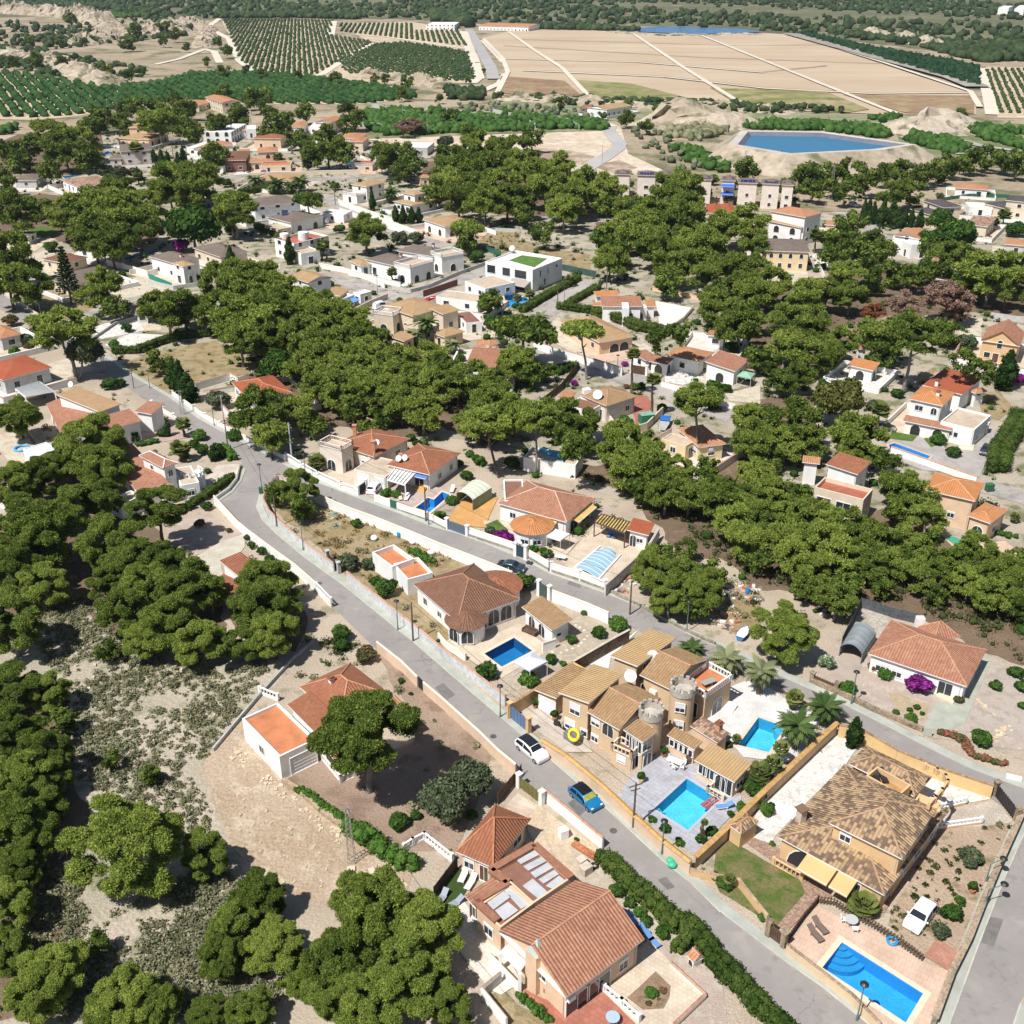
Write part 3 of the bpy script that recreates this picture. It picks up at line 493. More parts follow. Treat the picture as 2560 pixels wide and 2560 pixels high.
for i,(s,w,h) in enumerate((('W 938 186 1090 196 1190 204 1390 208 1500 216',9,5),('A -100 60 200 80 420 90 560 130',22,14),('A 540 160 760 200 900 180 1000 190',20,10),('A 0 300 250 340 480 420 620 460',14,8),('A 420 250 620 190 800 170 1080 120',16,9),('B 60 410 300 430 560 470 720 470',10,6),('B 1700 640 1850 660 1932 700',30,12),('C 60 640 240 660 340 700',26,11),('A 1000 110 1120 160 1080 260',10,5),('C 1040 180 1300 220 1500 260',14,7))): ridge('bank',pts(s),w,h,BANK,i)
ridge('rock_knoll',pts('C 1330 700 1420 690 1560 720'),30,9,ground_mat((.40,.34,.26),(.48,.41,.32),(.19,.17,.11),.06,.4,1,.55),55,1.6)
RES=pts('C 395 775 450 706 840 712 1300 775 1120 800 680 822',7)
def reservoir():
    n=len(RES); c=sum(RES,Vector())/n; c.z=0
    t=thing('reservoir','large blue irrigation reservoir with grey lined rim and earth dam','reservoir',(c.x,c.y,0))
    V=lambda f,z:[Vector((c.x+(p.x-c.x)*f,c.y+(p.y-c.y)*f,z)) for p in RES]
    def grow(d,z): 
        o=[]
        for p in RES: q=(Vector((p.x,p.y,0))-c); o.append(c+q+q.normalized()*d+Vector((0,0,z)))
        return o
    def ring(a,b,nm,m):
        mb=MB()
        for i in range(n): mb.quad(a[i],b[i],b[(i+1)%n],a[(i+1)%n])
        mb.build(nm,m,t)
    ring(grow(0,7),grow(4,7.1),'rim',M((.50,.45,.40),.08,.2)); ring(grow(-4,4.2),grow(0,7),'liner',M((.13,.14,.17),.08,.3,.5)); ring(grow(4,7.1),grow(17,0),'dam',BANK)
    mb=MB(); Q=grow(-2.2,5.6); mb.add(Q,[u if (Q[u[1]]-Q[u[0]]).cross(Q[u[2]]-Q[u[0]]).z>0 else u[::-1] for u in tessellate_polygon([Q])]); 
    m,tt,b=newmat('reservoir_water'); b.inputs['Base Color'].default_value=(.03,.15,.27,1); b.inputs['Roughness'].default_value=.3; b.inputs['Specular IOR Level'].default_value=.25; bump(tt,b,noise(tt,.6,3),.25,.2); mb.build('water',m,t)
reservoir()
POND=pts('W 1150 58 1240 51 1395 55 1440 62 1300 66',.5)
o=sheet('pond',POND,1.2,plain((.04,.14,.30),.25)); tag(o,kind='structure')
ridge('pond_bank',pts('W 1130 60 1240 68 1450 66'),10,2.5,BANK,77)
band('W 1492 66 1660 112 1800 150 1845 168',16,1.4,M((.33,.29,.245),.15,.08),'bank_track')
# planted rows: nobody could count the bushes
def template_mass(name,C,rad_,mat,rng,flat=.8,label=None,sub=ICO0,jz=0):
    v,f=sub; n=len(C); sc=np.asarray(rad_).reshape(-1,1,1)*rng.uniform(.5,1.45,(n,len(v),1))
    V=(C[:,None,:]+v[None]*sc*np.array([1,1,flat])).reshape(-1,3); F=(f[None]+(np.arange(n)*len(v))[:,None,None]).reshape(-1,3)
    T=np.repeat(rng.random(n)*.5,len(v))+rng.random(n*len(v))*.5
    o=bpy.data.objects.new(name,np_mesh(name,V,[F],T,mat)); COL.objects.link(o); return tag(o,label,kind='stuff')
def rows(name,P,du,dv,ang,r,mat,seed,jit=.15,z=.3,flat=.9,skip=0):
    rng=np.random.default_rng(seed); ca,sa=math.cos(ang),math.sin(ang)
    xs=[p.x*ca+p.y*sa for p in P]; ys=[-p.x*sa+p.y*ca for p in P]; C=[]
    for a in np.arange(min(xs),max(xs),du):
        for b in np.arange(min(ys),max(ys),dv):
            x=a*ca-b*sa; y=a*sa+b*ca
            if inpoly(x,y,P) and rng.random()>skip: C.append((x+rng.normal()*jit*du,y+rng.normal()*jit*dv,z+r*.5))
    C=np.array(C); return template_mass(name,C,r*rng.uniform(.75,1.25,len(C)),mat,rng,flat)
CITR='A -150 380 150 400 300 420 480 465 600 472 850 452 1000 405 1300 392 1600 414 B 60 445 410 495 400 530 A 1932 560 1400 560 800 560 400 620 200 635 -150 625'
rows('citrus_orchard',pts(CITR),2.9,6.1,rad(117),2.15,ORCH,1,.07)
DKO=leaf_mat('young_orchard_leaves',(.02,.04,.018),(.045,.075,.03),(.08,.11,.045),.1,0)
rows('young_orchard',pts('A 1200 105 1785 110 1770 190 1932 215 B 180 230 A 1690 405 1400 400 1290 330 1240 200'),5.2,4.1,rad(100),1.35,DKO,2,.06); rows('young_orchard',pts('B -10 330 190 240 360 230 680 280 730 430 640 440 300 400 40 400'),5.2,4.1,rad(106),1.35,DKO,3,.06)
rows('vineyard',pts('B 0 130 400 130 390 170 650 165 680 250 400 215 0 170'),3.0,5.4,rad(95),1.35,DKO,4,.04); rows('young_orchard',pts('C 1730 372 2000 375 2000 620 1770 610'),4.2,4.4,rad(70.5),1.15,DKO,5,.04); rows('citrus_orchard',pts('C 690 180 760 185 1100 260 1400 310 1690 370 1680 470 1200 330 900 240'),4.5,5.5,rad(30),2.6,leaf_mat('dark_orchard_leaves',(.01,.026,.014),(.02,.05,.024),(.035,.075,.035),.1,0),6)
GR=leaf_mat('grove_leaves',(.02,.05,.012),(.05,.11,.025),(.09,.16,.04),.1,0)
for i,s in enumerate(('B 130 600 400 630 560 660 640 720 240 730 120 690','B 190 585 420 600 480 640 300 625','B 460 590 700 620 900 640 1000 690 1050 705 640 715 500 650','B 850 610 1100 640 1180 650 1280 690 1060 700 960 650','B 1110 640 1300 650 1430 670 1440 700 1300 700','C 380 665 800 660 1180 690 1230 740 1180 750 840 705 460 700','C 70 810 140 800 350 890 330 940 140 880','C 130 785 320 840 420 880 380 880','C 1290 710 1500 740 1650 800 1560 840 1400 790','C 1580 680 1700 680 2000 790 2000 830 1700 750','C 1750 690 1932 700 2000 740 1850 720','C 1560 830 1320 780 1280 740 1440 780','C 560 880 700 900 690 930 600 920','C 1090 640 1280 625 1250 650 1180 668','A 0 690 120 685 60 720 0 725','A 0 60 480 90 560 100 900 85 700 75 200 55')): rows('grove',pts(s),3.2,3.6,rad(20+13*i),2.1,GR,20+i,.2)
PG=leaf_mat('young_palm_leaves',(.06,.08,.04),(.14,.16,.09),(.24,.26,.16),.1,0)
for i,s in enumerate(('B 1540 690 1620 700 1760 840 1900 940 1820 920 1640 800','B 1640 680 1700 700 1932 900 1932 940 1780 830','B 600 565 800 560 1300 600 1400 650 1100 630 700 600')): rows('palm_nursery',pts(s),5,6,rad(60),1.7,PG,50+i,.2,skip=.15)
# net fences: pale strips
def netfence(s,h=2.6,label=''):
    P=pts(s); t=thing('net_fence',label,'net fence',(P[0].x,P[0].y,0),group='net fences between the groves'); mb=MB()
    for a,b in zip(P,P[1:]): mb.obox(a,b,.12,h)
    mb.build('netting',M((.42,.42,.40),.1,.3),t); mb=MB()
    for p in split_line(P,8): mb=MB(); mb.tube(p,p+Vector((0,0,h+.2)),.09,n=5); mb.build('post',STEEL,t)
for i,s in enumerate(('B 170 580 300 605 490 655','B 460 590 640 615 800 645','B 820 610 960 640 1050 690','B 1130 640 1230 665 1285 700','B 120 685 220 690 242 725')):
    netfence(s,2.6,('pale net fence across the grove, nearest the large pine','pale net fence left of the middle of the groves','pale net fence in the middle of the green groves','short pale net fence at the right end of the groves','short bent net fence beside the leafless brown trees')[i])
for i,s in enumerate(('C 1280 740 1450 790 1600 835','C 1500 735 1700 790 1880 815','C 1620 680 1800 720 2000 770','C 120 790 240 850 360 890','C 500 860 620 900 680 935')): band(s,5,.5,M((.36,.34,.29),.1,.2),'track')
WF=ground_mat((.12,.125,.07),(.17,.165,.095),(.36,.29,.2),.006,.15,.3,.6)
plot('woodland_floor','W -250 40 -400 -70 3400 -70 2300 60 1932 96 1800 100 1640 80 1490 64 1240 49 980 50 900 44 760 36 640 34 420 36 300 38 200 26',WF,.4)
# far woods: a mass nobody could count
def wood(name,s,n,r0,r1,seed,mat=FAR,bald=.0,z=0):
    P=pts(s); rng=np.random.default_rng(seed); xs=[p.x for p in P]; ys=[p.y for p in P]; C=[]
    while len(C)<n:
        x=rng.uniform(min(xs),max(xs)); y=rng.uniform(min(ys),max(ys))
        if inpoly(x,y,P) and (math.sin(x*.011+2*math.sin(y*.004))+math.sin(y*.009+x*.006))*.5+rng.random()*.8>bald: C.append((x,y,z))
    C=np.array(C); r=rng.uniform(r0,r1,n); C[:,2]+=r*.55; return template_mass(name,C,r,mat,rng,.85)
wood('far_woodland','W -250 42 -250 -60 3200 -60 2300 60 1932 100 1800 100 1640 78 1490 62 1240 48 980 50 900 44 760 36 640 34 420 36 300 40 200 26',46000,2.6,5.6,11,bald=-.02)
wood('far_woodland','W 1740 92 2300 60 2300 125 1850 118',1500,3,5.5,12,bald=-.3)
wood('windbreak','A 50 20 600 40 860 70 850 78 560 50 50 32',200,4,6,13,bald=-1.5); wood('windbreak','A 1200 85 1600 80 1932 95 1932 108 1600 98 1200 100',260,4,5.5,14,bald=-1.5); wood('windbreak','B 970 140 1600 165 1600 172 970 158',150,3.5,5,15,bald=-1.5); wood('windbreak','B 480 90 620 80 720 120 700 150 520 120',110,5,8,16,bald=-1.5)
wood('hill_scrub','A -100 60 450 90 1100 110 1000 200 480 250 -100 300',420,1.8,4.2,17,bald=.35); wood('hill_scrub','A 0 250 480 320 800 380 830 450 480 440 0 370',260,1.6,3.6,18,bald=.3); wood('hill_scrub','B 1690 620 1932 640 1932 760 1760 740',150,1.2,2.6,19,SCRUB,bald=.1); wood('hill_scrub','C 0 620 300 630 360 700 240 760 60 720',200,1.2,2.8,21,SCRUB,bald=.1); wood('hill_scrub','W 935 184 1500 204 1640 214 1500 218 1100 202',240,1.2,2.6,23,FAR,bald=.2,z=1); wood('hill_scrub','C 680 810 860 830 900 870 700 890',120,1.5,2.5,24,PG,bald=-1); wood('hill_scrub','B 560 480 780 490 760 540 600 540',80,1.8,3.2,25,FAR,bald=-1); wood('hill_scrub','C 880 180 1500 230 1520 260 1000 200',160,2,4.5,26,FAR,bald=.0)
VSOIL=ground_mat((.45,.39,.31),(.34,.295,.22),(.17,.17,.09),.09,4,.6,.50)
sheet('village_ground',ragged(pts('W -60 560 -60 300 200 262 680 262 760 292 1000 336 1140 336 1300 360 1990 360 1990 1180 1700 1120 1400 980 1250 960 980 860 700 780 440 760 180 640'),1.5,5),.012,VSOIL)
sheet('hillside',ragged(pts('H -40 1300 700 1280 1000 1400 1400 1560 1640 1700 L 700 100 420 380 120 740 -20 900 280 1500 560 1780 O 1500 1990 -60 1990 -60 0'),1.5,6),.013,ground_mat((.47,.40,.315),(.38,.335,.25),(.25,.245,.155),.11,3.5,.9,.52))
for p in POOLS: build_pool(*p)
# ---------------------------------------------------------------- houses
CAMP=Vector((0,0,CH)); LAND=[]
def rect3(s,h,hi='',rise=0,hb=None):
    """three eave corners a,b,c of the photo -> rectangle with corner b, side b-c = x, side b-a = y"""
    q=uvs(s); zs=[]
    for k,cn in zip('abc',q):
        up=(hi=='ad' and k=='a') or (hi=='cd' and k=='c') or (hi=='ab' and k in 'ab') or (hi=='bc' and k in 'bc')
        zs.append(h+rise if up else h)
    a,b,c=[G(u,v,z) for (u,v),z in zip(q,zs)]
    for p in (a,b,c): p.z=0
    X=c-b; Y=a-b; lx,ly=X.length,Y.length
    sg=1 if X.cross(Y).z>0 else -1
    ax=math.atan2(X.y,X.x); ay=math.atan2(Y.y,Y.x)-sg*math.pi/2
    d=(ay-ax+math.pi)%(2*math.pi)-math.pi
    if abs(d)>1.0: d*=.5
    an=ax+d*ly/(lx+ly); ex=Vector((math.cos(an),math.sin(an),0)); ey=Vector((-ex.y,ex.x,0))*sg
    return b,ex,ey,lx*max(.6,math.cos(an-ax)),ly*max(.6,math.cos(d-(an-ax))),sg
def roof_geo(mb,O,ex,ey,lx,ly,h,roof,rise,hi,rdir,ov=0):
    """top skin with UVs (metres), soffit and fascia"""
    Z=Vector((0,0,1)); p=lambda x,y,z: O+ex*x+ey*y+Z*z
    th=.14; faces=[]
    if roof=='shed':
        z=[h+(rise if k in hi else 0) for k in 'bcda']; c=[p(0,0,z[0]),p(lx,0,z[1]),p(lx,ly,z[2]),p(0,ly,z[3])]
        along = hi in ('ad','bc'); L=math.hypot(ly,rise) if along else math.hypot(lx,rise)
        if along: uv=[(0,0),(lx,0),(lx,L),(0,L)]
        else: uv=[(0,0),(0,L),(ly,L),(ly,0)]
        faces=[(c,uv)]; E=c; ridge=[]
    else:
        e=[p(0,0,h),p(lx,0,h),p(lx,ly,h),p(0,ly,h)]; E=e
        if rdir is None: rdir='x' if lx>=ly else 'y'
        if rdir=='y':
            e2=[e[1],e[2],e[3],e[0]]; La,Lb=ly,lx
        else: e2=e; La,Lb=lx,ly
        t=(e2[1]-e2[0]).normalized(); n=(e2[3]-e2[0]).normalized()
        ins=min(La/2-.05,Lb/2) if roof=='hip' else 0
        r0=e2[0]+t*ins+n*Lb/2+Z*rise; r1=e2[1]-t*ins+n*Lb/2+Z*rise; SL=math.hypot(Lb/2,rise)
        faces=[([e2[0],e2[1],r1,r0],[(0,0),(La,0),(La-ins,SL),(ins,SL)]),([e2[2],e2[3],r0,r1],[(0,0),(La,0),(La-ins,SL),(ins,SL)])]
        if roof=='hip':
            SE=math.hypot(ins,rise); faces+= [([e2[1],e2[2],r1],[(0,0),(Lb,0),(Lb/2,SE)]),([e2[3],e2[0],r0],[(0,0),(Lb,0),(Lb/2,SE)])]
        ridge=[(r0,r1)]+([(e2[0],r0),(e2[3],r0),(e2[1],r1),(e2[2],r1)] if roof=='hip' else [])
    sgn=1 if ex.cross(ey).z>0 else -1
    for f,uv in faces:
        if sgn<0: f,uv=f[::-1],uv[::-1]
        mb.add(f,[tuple(range(len(f)))],0,[uv])
    D=Vector((0,0,-th)); n=4
    for i in range(n): 
        a,b=E[i],E[(i+1)%n]
        mb.add([a+D,b+D,b,a] if sgn>0 else [b+D,a+D,a,b],[(0,1,2,3)],1)
    mb.add([q+D for q in (E[::-1] if sgn>0 else E)],[(0,1,2,3)],1)
    return ridge,E,faces
def window(par,P,t,n,w,h,kind,far,wm=WHT):
    """P bottom centre on the wall, t along the wall, n outward"""
    Z=Vector((0,0,1)); mb=MB(); pv=MB(); f=.09
    def bar(x0,x1,z0,z1,d=.07):
        A=[P+t*x+Z*z+n*y for y in (-.02,d) for x,z in ((x0,z0),(x1,z0),(x1,z1),(x0,z1))]
        mb.add(A,[(4,5,6,7),(0,1,5,4),(1,2,6,5),(2,3,7,6),(3,0,4,7)])
    if kind in ('arch','bigarch'):
        r=w/2; hs=max(.2,h-r); K=8
        inn=[(-r,0),(r,0)]+[(r*math.cos(math.pi*k/K),hs+r*math.sin(math.pi*k/K)) for k in range(K+1)]
        out=[(-r-f,-f),(r+f,-f)]+[((r+f)*math.cos(math.pi*k/K),hs+(r+f)*math.sin(math.pi*k/K)) for k in range(K+1)]
        k=len(inn); A=[P+t*x+Z*z+n*.07 for x,z in inn]+[P+t*x+Z*z+n*.07 for x,z in out]+[P+t*x+Z*z for x,z in out]
        mb.add(A,[(i,(i+1)%k,k+(i+1)%k,k+i) for i in range(k)]+[(k+i,k+(i+1)%k,2*k+(i+1)%k,2*k+i) for i in range(k)])
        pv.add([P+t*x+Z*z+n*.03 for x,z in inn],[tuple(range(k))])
        if not far and kind=='arch': bar(-.03,.03,0,h); 
    else:
        bar(-w/2-f,w/2+f,-f,0,.1); bar(-w/2-f,w/2+f,h,h+f); bar(-w/2-f,-w/2,0,h); bar(w/2,w/2+f,0,h)
        if not far and w>.8 and kind!='garage': bar(-.03,.03,0,h,.05)
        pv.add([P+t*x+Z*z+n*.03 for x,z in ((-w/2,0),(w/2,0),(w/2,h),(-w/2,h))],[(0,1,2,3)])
        if kind in('win','shut') and not far:   # roller shutter part way down
            q=h*(.35 if kind=='win' else .95)*(.5+.5*R.random()); pv.add([P+t*x+Z*z+n*.04 for x,z in ((-w/2,h-q),(w/2,h-q),(w/2,h),(-w/2,h))],[(0,1,2,3)],1)
        if kind=='garage':
            pv.m=[1]*len(pv.f); 
            for k in range(1,5): bar(-w/2,w/2,h*k/5-.015,h*k/5+.015,.045)
    nm={'door':'door','garage':'garage_door','glass':'glass_door','bigarch':'arch_opening'}.get(kind,'window')
    mats=[DARK if kind=='bigarch' else WOODD if kind=='door' else GLASS,SHUT]  # open arches get a flat dark panel, the shade inside painted on
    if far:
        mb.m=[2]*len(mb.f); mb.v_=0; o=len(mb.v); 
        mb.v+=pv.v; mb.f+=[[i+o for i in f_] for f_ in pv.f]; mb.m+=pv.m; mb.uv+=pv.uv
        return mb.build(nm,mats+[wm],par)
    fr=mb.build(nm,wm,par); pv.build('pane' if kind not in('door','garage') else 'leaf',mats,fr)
def on_wall(par,b,wi,x,z,w,h,kind,far=False):
    """b = block record, wi wall 0..3 (bc, cd, da, ab), x fraction along the wall"""
    O,ex,ey,lx,ly,sg=b['f']; C=[O,O+ex*lx,O+ex*lx+ey*ly,O+ey*ly]
    A,B=C[wi],C[(wi+1)%4]; t=(B-A).normalized(); n=Vector((t.y,-t.x,0))*sg
    window(par,A.lerp(B,x)+Vector((0,0,z)),t,n,w,h,kind,far)
def house(name,label,lm,blocks,cat=None,cx=None):
    """blocks: dicts s=eave corners, h, roof, rise, rc roof colour, wc wall colour ..."""
    b0=blocks[0]; O,ex,ey,lx,ly,sg=rect3(b0['s'],b0['h'],b0.get('hi',''),b0.get('rise',0))
    c=O+ex*lx/2+ey*ly/2; t=thing(name,label,cat or 'house',(c.x,c.y,0)); t['rec']=0
    del t['rec']
    dist=(c-CAMP).length; far=dist>235; recs=[]
    if lm: LAND.append((proj(c+Vector((0,0,2)))[:2],lm))
    for bi,b in enumerate(blocks):
        roof=b.get('roof','hip'); h=b['h']; rise=b.get('rise',1.6); ov=b.get('ov',.4 if roof!='flat' else 0); z0=b.get('z0',0)
        O,ex,ey,lx,ly,sg=rect3(b['s'],h,b.get('hi',''),rise if roof=='shed' else 0); wm=WM[b.get('wc','W')]
        if roof!='flat':
            mb=MB(); rg,E,fc=roof_geo(mb,O,ex,ey,lx,ly,h,roof,rise,b.get('hi','ad'),b.get('rd'))
            ro=mb.build('roof',[RM[b.get('rc','t')],wm if b.get('wc') in('W','K') else WHT],t)
            if rg and not far:
                mb=MB()
                for p,q in rg: mb.tube(p,q,.11,n=6,cap=False)
                mb.build('ridge_tiles',M(b.get('rgc',(.5,.27,.16)),.15,3),ro)
        iO=O+ex*ov+ey*ov; ix=max(.6,lx-2*ov); iy=max(.6,ly-2*ov); b['f']=(iO,ex,ey,ix,iy,sg)
        C=[iO,iO+ex*ix,iO+ex*ix+ey*iy,iO+ey*iy]; Zv=Vector((0,0,1)); mb=MB()
        if roof=='flat':
            th=.2; pr=b.get('par',.45); fl=h-pr
            for i in range(4):
                A,B=C[i],C[(i+1)%4]; mb.add([A+Zv*z0,B+Zv*z0,B+Zv*h,A+Zv*h] if sg>0 else [B+Zv*z0,A+Zv*z0,A+Zv*h,B+Zv*h],[(0,1,2,3)])
            I=[iO+ex*th+ey*th,iO+ex*(ix-th)+ey*th,iO+ex*(ix-th)+ey*(iy-th),iO+ex*th+ey*(iy-th)]
            if not b.get('bal'):
                for i in range(4):
                    j=(i+1)%4
                    f=[C[i]+Zv*h,C[j]+Zv*h,I[j]+Zv*h,I[i]+Zv*h]; g_=[I[i]+Zv*h,I[j]+Zv*h,I[j]+Zv*fl,I[i]+Zv*fl]
                    mb.add(f if sg>0 else f[::-1],[(0,1,2,3)]); mb.add(g_ if sg>0 else g_[::-1],[(0,1,2,3)])
            mb.build('wall',wm,t)
            mb=MB(); fv=[q+Zv*(fl+.004 if not b.get('bal') else h-.002) for q in (I if not b.get('bal') else C)]; mb.add(fv if sg>0 else fv[::-1],[(0,1,2,3)])
            mb.build('roof_terrace',FM[b.get('rc','o')],t)
            if b.get('bal'): balustrade(t,C+[C[0]],h,.85,WM[b['bal']])
        else:
            for i in range(4):
                A,B=C[i],C[(i+1)%4]
                if roof=='shed':
                    def zt(P):
                        x=(P-O).dot(ex)/lx; y=(P-O).dot(ey)/ly; q={'ad':y,'bc':1-y,'cd':x,'ab':1-x}[b.get('hi','ad')]
                        return h+rise*q-.06
                    tops=[A+Zv*zt(A),B+Zv*zt(B)]
                else: tops=[A+Zv*(h-.02),B+Zv*(h-.02)]
                f=[A+Zv*z0,B+Zv*z0,tops[1],tops[0]]
                if roof=='gable':
                    rd=b.get('rd') or ('x' if lx>=ly else 'y')
                    if (rd=='x' and i in(1,3)) or (rd=='y' and i in(0,2)):
                        w=(ly if rd=='x' else lx); f.insert(3,(A+B)/2+Zv*(h+rise-.08)); f[2]=B+Zv*(h+rise*2*ov/w-.05); f[4]=A+Zv*(h+rise*2*ov/w-.05)
                mb.add(f if sg>0 else f[::-1],[tuple(range(len(f)))])
            mb.build('wall',wm,t)
        # windows on the walls that face the camera
        if b.get('win',1):
            for i in range(4):
                A,B=C[i],C[(i+1)%4]; tt=(B-A).normalized(); nn=Vector((tt.y,-tt.x,0))*sg; L=(B-A).length
                if nn.dot(CAMP-A)<=0 or i in b.get('skip',()): continue
                ks=b.get('k',{}).get(i)
                if ks:
                    for (x,z,w,hh,kd) in ks: window(t,A.lerp(B,x)+Vector((0,0,z)),tt,nn,w,hh,kd,far)
                    continue
                if L<2.2: continue
                st=[z0] if h-z0<4.7 else [z0,z0+2.9]; nw=max(1,int(L/(3.3 if not far else 4.2)))
                for z in st:
                    for k in range(nw):
                        kd=b.get('kind') or R.choice(('win','win','shut','glass' if z==z0 else 'win'))
                        ww=min(L/nw*.62,1.7 if kd in('arch','bigarch') else R.choice((1.0,1.2,1.5))); hh,zz=(1.15,1.0) if kd in('win','shut') else (2.0,.12)
                        if h-z0<2.6: zz*=.7; hh*=.8
                        window(t,A.lerp(B,(k+.5)/nw)+Vector((0,0,z+zz)),tt,nn,ww,min(hh,h-z0-zz-.35),kd,far)
        if not far and h-z0>2.3 and lx>5 and b.get('win',1):
            for i in range(4):
                A,B=C[i],C[(i+1)%4]; tt=(B-A).normalized(); nn=Vector((tt.y,-tt.x,0))*sg
                if nn.dot(CAMP-A)<=0: continue
                mb=MB(); q=A.lerp(B,.97)+nn*.06; mb.tube(q+Zv*z0,q+Zv*(h-.2),.045,n=6); mb.build('downpipe',M((.5,.48,.45),.1),t)
                if R.random()<.45 and h>2.8: mb=MB(); q=A.lerp(B,R.choice((.06,.46,.9)))+nn*.16+Zv*(z0+2.0); mb.box(q,tt*.4,nn*.15,.5); mb.build('air_conditioner',M((.66,.66,.64),.05,3),t,bevel=.02)
        for (x,y) in b.get('chim',()):
            P=O+ex*lx*x+ey*ly*y; mb=MB(); zr=h if roof=='flat' else h+rise*(.35 if roof=='hip' else .3); mb.box(P+Zv*(zr-.3),ex*.3,ey*.3,1.3); ch=mb.build('chimney',wm if wm in(WHT,TAN) else M((.55,.33,.2),.1),t)
            mb=MB(); mb.box(P+Zv*(zr+1.05),ex*.42,ey*.42,.12); mb.box(P+Zv*(zr+1.17),ex*.26,ey*.26,.22); mb.build('cap',RM['t'],ch)
        for (x,y,r) in b.get('dish',()):
            P=O+ex*lx*x+ey*ly*y+Zv*(h+rise*.5 if roof!='flat' else h); dish(P,r,t)
        recs.append(b); AVOID.append([O-ex*.5-ey*.5,O+ex*(lx+.5)-ey*.5,O+ex*(lx+.5)+ey*(ly+.5),O-ex*.5+ey*(ly+.5)])
    return t,recs
def dish(P,r,parent):
    d=Vector((-.35,-.75,.45)).normalized(); a=d.orthogonal().normalized(); b=d.cross(a); mb=MB(); n=14; K=[(0,-.22*r),(.5*r,-.165*r),(r,0)]
    c=P+Vector((0,0,r+.35)); V=[c+(a*math.cos(2*math.pi*i/n)+b*math.sin(2*math.pi*i/n))*q+d*z for i in range(n) for q,z in K]
    mb.add(V,[(i*3+j,((i+1)%n)*3+j,((i+1)%n)*3+j+1,i*3+j+1) for i in range(n) for j in range(2)]); mb.tube(P,c-d*.2*r,.05,n=6); mb.tube(c-d*.1*r-b*r*.8,c+d*.75*r,.025,n=5)
    return mb.build('satellite_dish',M((.72,.72,.70),.05),parent)
def balustrade(par,P,z,h,mat,step=.42,name='balustrade'):
    mb=MB(); Z=Vector((0,0,1))
    for a,b in zip(P,P[1:]):
        L=(b-a).length; n=max(1,int(L/step)); t=(b-a)/max(L,.01)
        mb.obox(a+Z*(z+h-.1),b+Z*(z+h-.1),.2,.1); mb.obox(a+Z*z,b+Z*z,.2,.1)
        for k in range(n):
            q=a.lerp(b,(k+.5)/n); mb.tube(q+Z*(z+.09),q+Z*(z+h-.1),.075,n=5,cap=False)
        nn=Vector((-t.y,t.x,0)); 
        for q in (a,b): mb.box(q+Z*(z-.02),t*.15,nn*.15,h+.1)
    return mb.build(name,mat,par)
def tower(t,tl,x,y,z,r,h,wm,kind,par_h=1.0):
    """round tower standing at the point seen at tile x,y (height z on its axis)"""
    p=g(tl,x,y,z); p.z=0; mb=MB()
    if kind=='castle':
        mb.lathe(p,[(r,0),(r,h)],24); mb.build('tower_wall',wm,t,smooth=True); mb=MB()
        mb.lathe(p,[(r,h-.05),(r+.12,h),(r+.12,h+.75),(r-.12,h+.75),(r-.12,h+.1),(0,h+.1)],24)
        for k in range(12):
            a=2*math.pi*k/12; d=Vector((math.cos(a),math.sin(a),0)); e=Vector((-d.y,d.x,0)); mb.box(p+d*r+Vector((0,0,h+.75)),d*.12,e*(r*.15),.45)
        mb.build('battlement',M((.46,.42,.36),.15,2),t)
    else:
        mb.lathe(p,[(r,0),(r,h)],20); mb.build('bay_wall',wm,t); mb=MB(); n=20; R2=r+.5
        for k in range(n):
            a0,a1=2*math.pi*k/n,2*math.pi*(k+1)/n; A=p+Vector((R2*math.cos(a0),R2*math.sin(a0),h)); B=p+Vector((R2*math.cos(a1),R2*math.sin(a1),h)); sl=math.hypot(R2,par_h); w=(A-B).length
            mb.add([A,B,p+Vector((0,0,h+par_h))],[(0,1,2)],0,[[(k*w,0),(k*w+w,0),(k*w+w/2,sl)]]); mb.add([A,B,p+Vector((0,0,h))],[(2,1,0)],1)
        mb.build('bay_roof',[RM[kind],WHT],t)
    return p
def twin(t,p,r,az,z,w,h,kind='arch'):
    d=Vector((math.cos(az),math.sin(az),0)); window(t,p+d*r+Vector((0,0,z)),Vector((-d.y,d.x,0)),d,w,h,kind,False)
def awning(t,a,b,out,z,drop,mat,name='awning'):
    """sloping cloth from wall line a-b (height z) outwards"""
    mb=MB(); A,B=a+Vector((0,0,z)),b+Vector((0,0,z)); C=b+out+Vector((0,0,z-drop)); D=a+out+Vector((0,0,z-drop)); u=Vector((0,0,.04))
    mb.add([A,B,C,D,A-u,B-u,C-u,D-u],[(0,3,2,1),(4,5,6,7),(2,3,7,6),(1,2,6,5),(0,4,7,3)]); mb.add([C-u,D-u,D-u*5,C-u*5],[(0,1,2,3)]); mb.tube(D,C,.04,n=6,m=1)
    return mb.build(name,[mat,WHT],t)
def B(s,h,roof='hip',rise=1.6,rc='t',wc='W',**k): return dict(s=s,h=h,roof=roof,rise=rise,rc=rc,wc=wc,**k)
# ================================================================ the houses nearest the camera
def panels(t,s,z,cols=1,name='roof_panel',mat=None,th=.05):
    P=pts(s,z); mb=MB(); mb.prism([(p.x,p.y) for p in P],z,z+th); return mb.build(name,mat or M((.46,.47,.48),.08,1,.5),t)
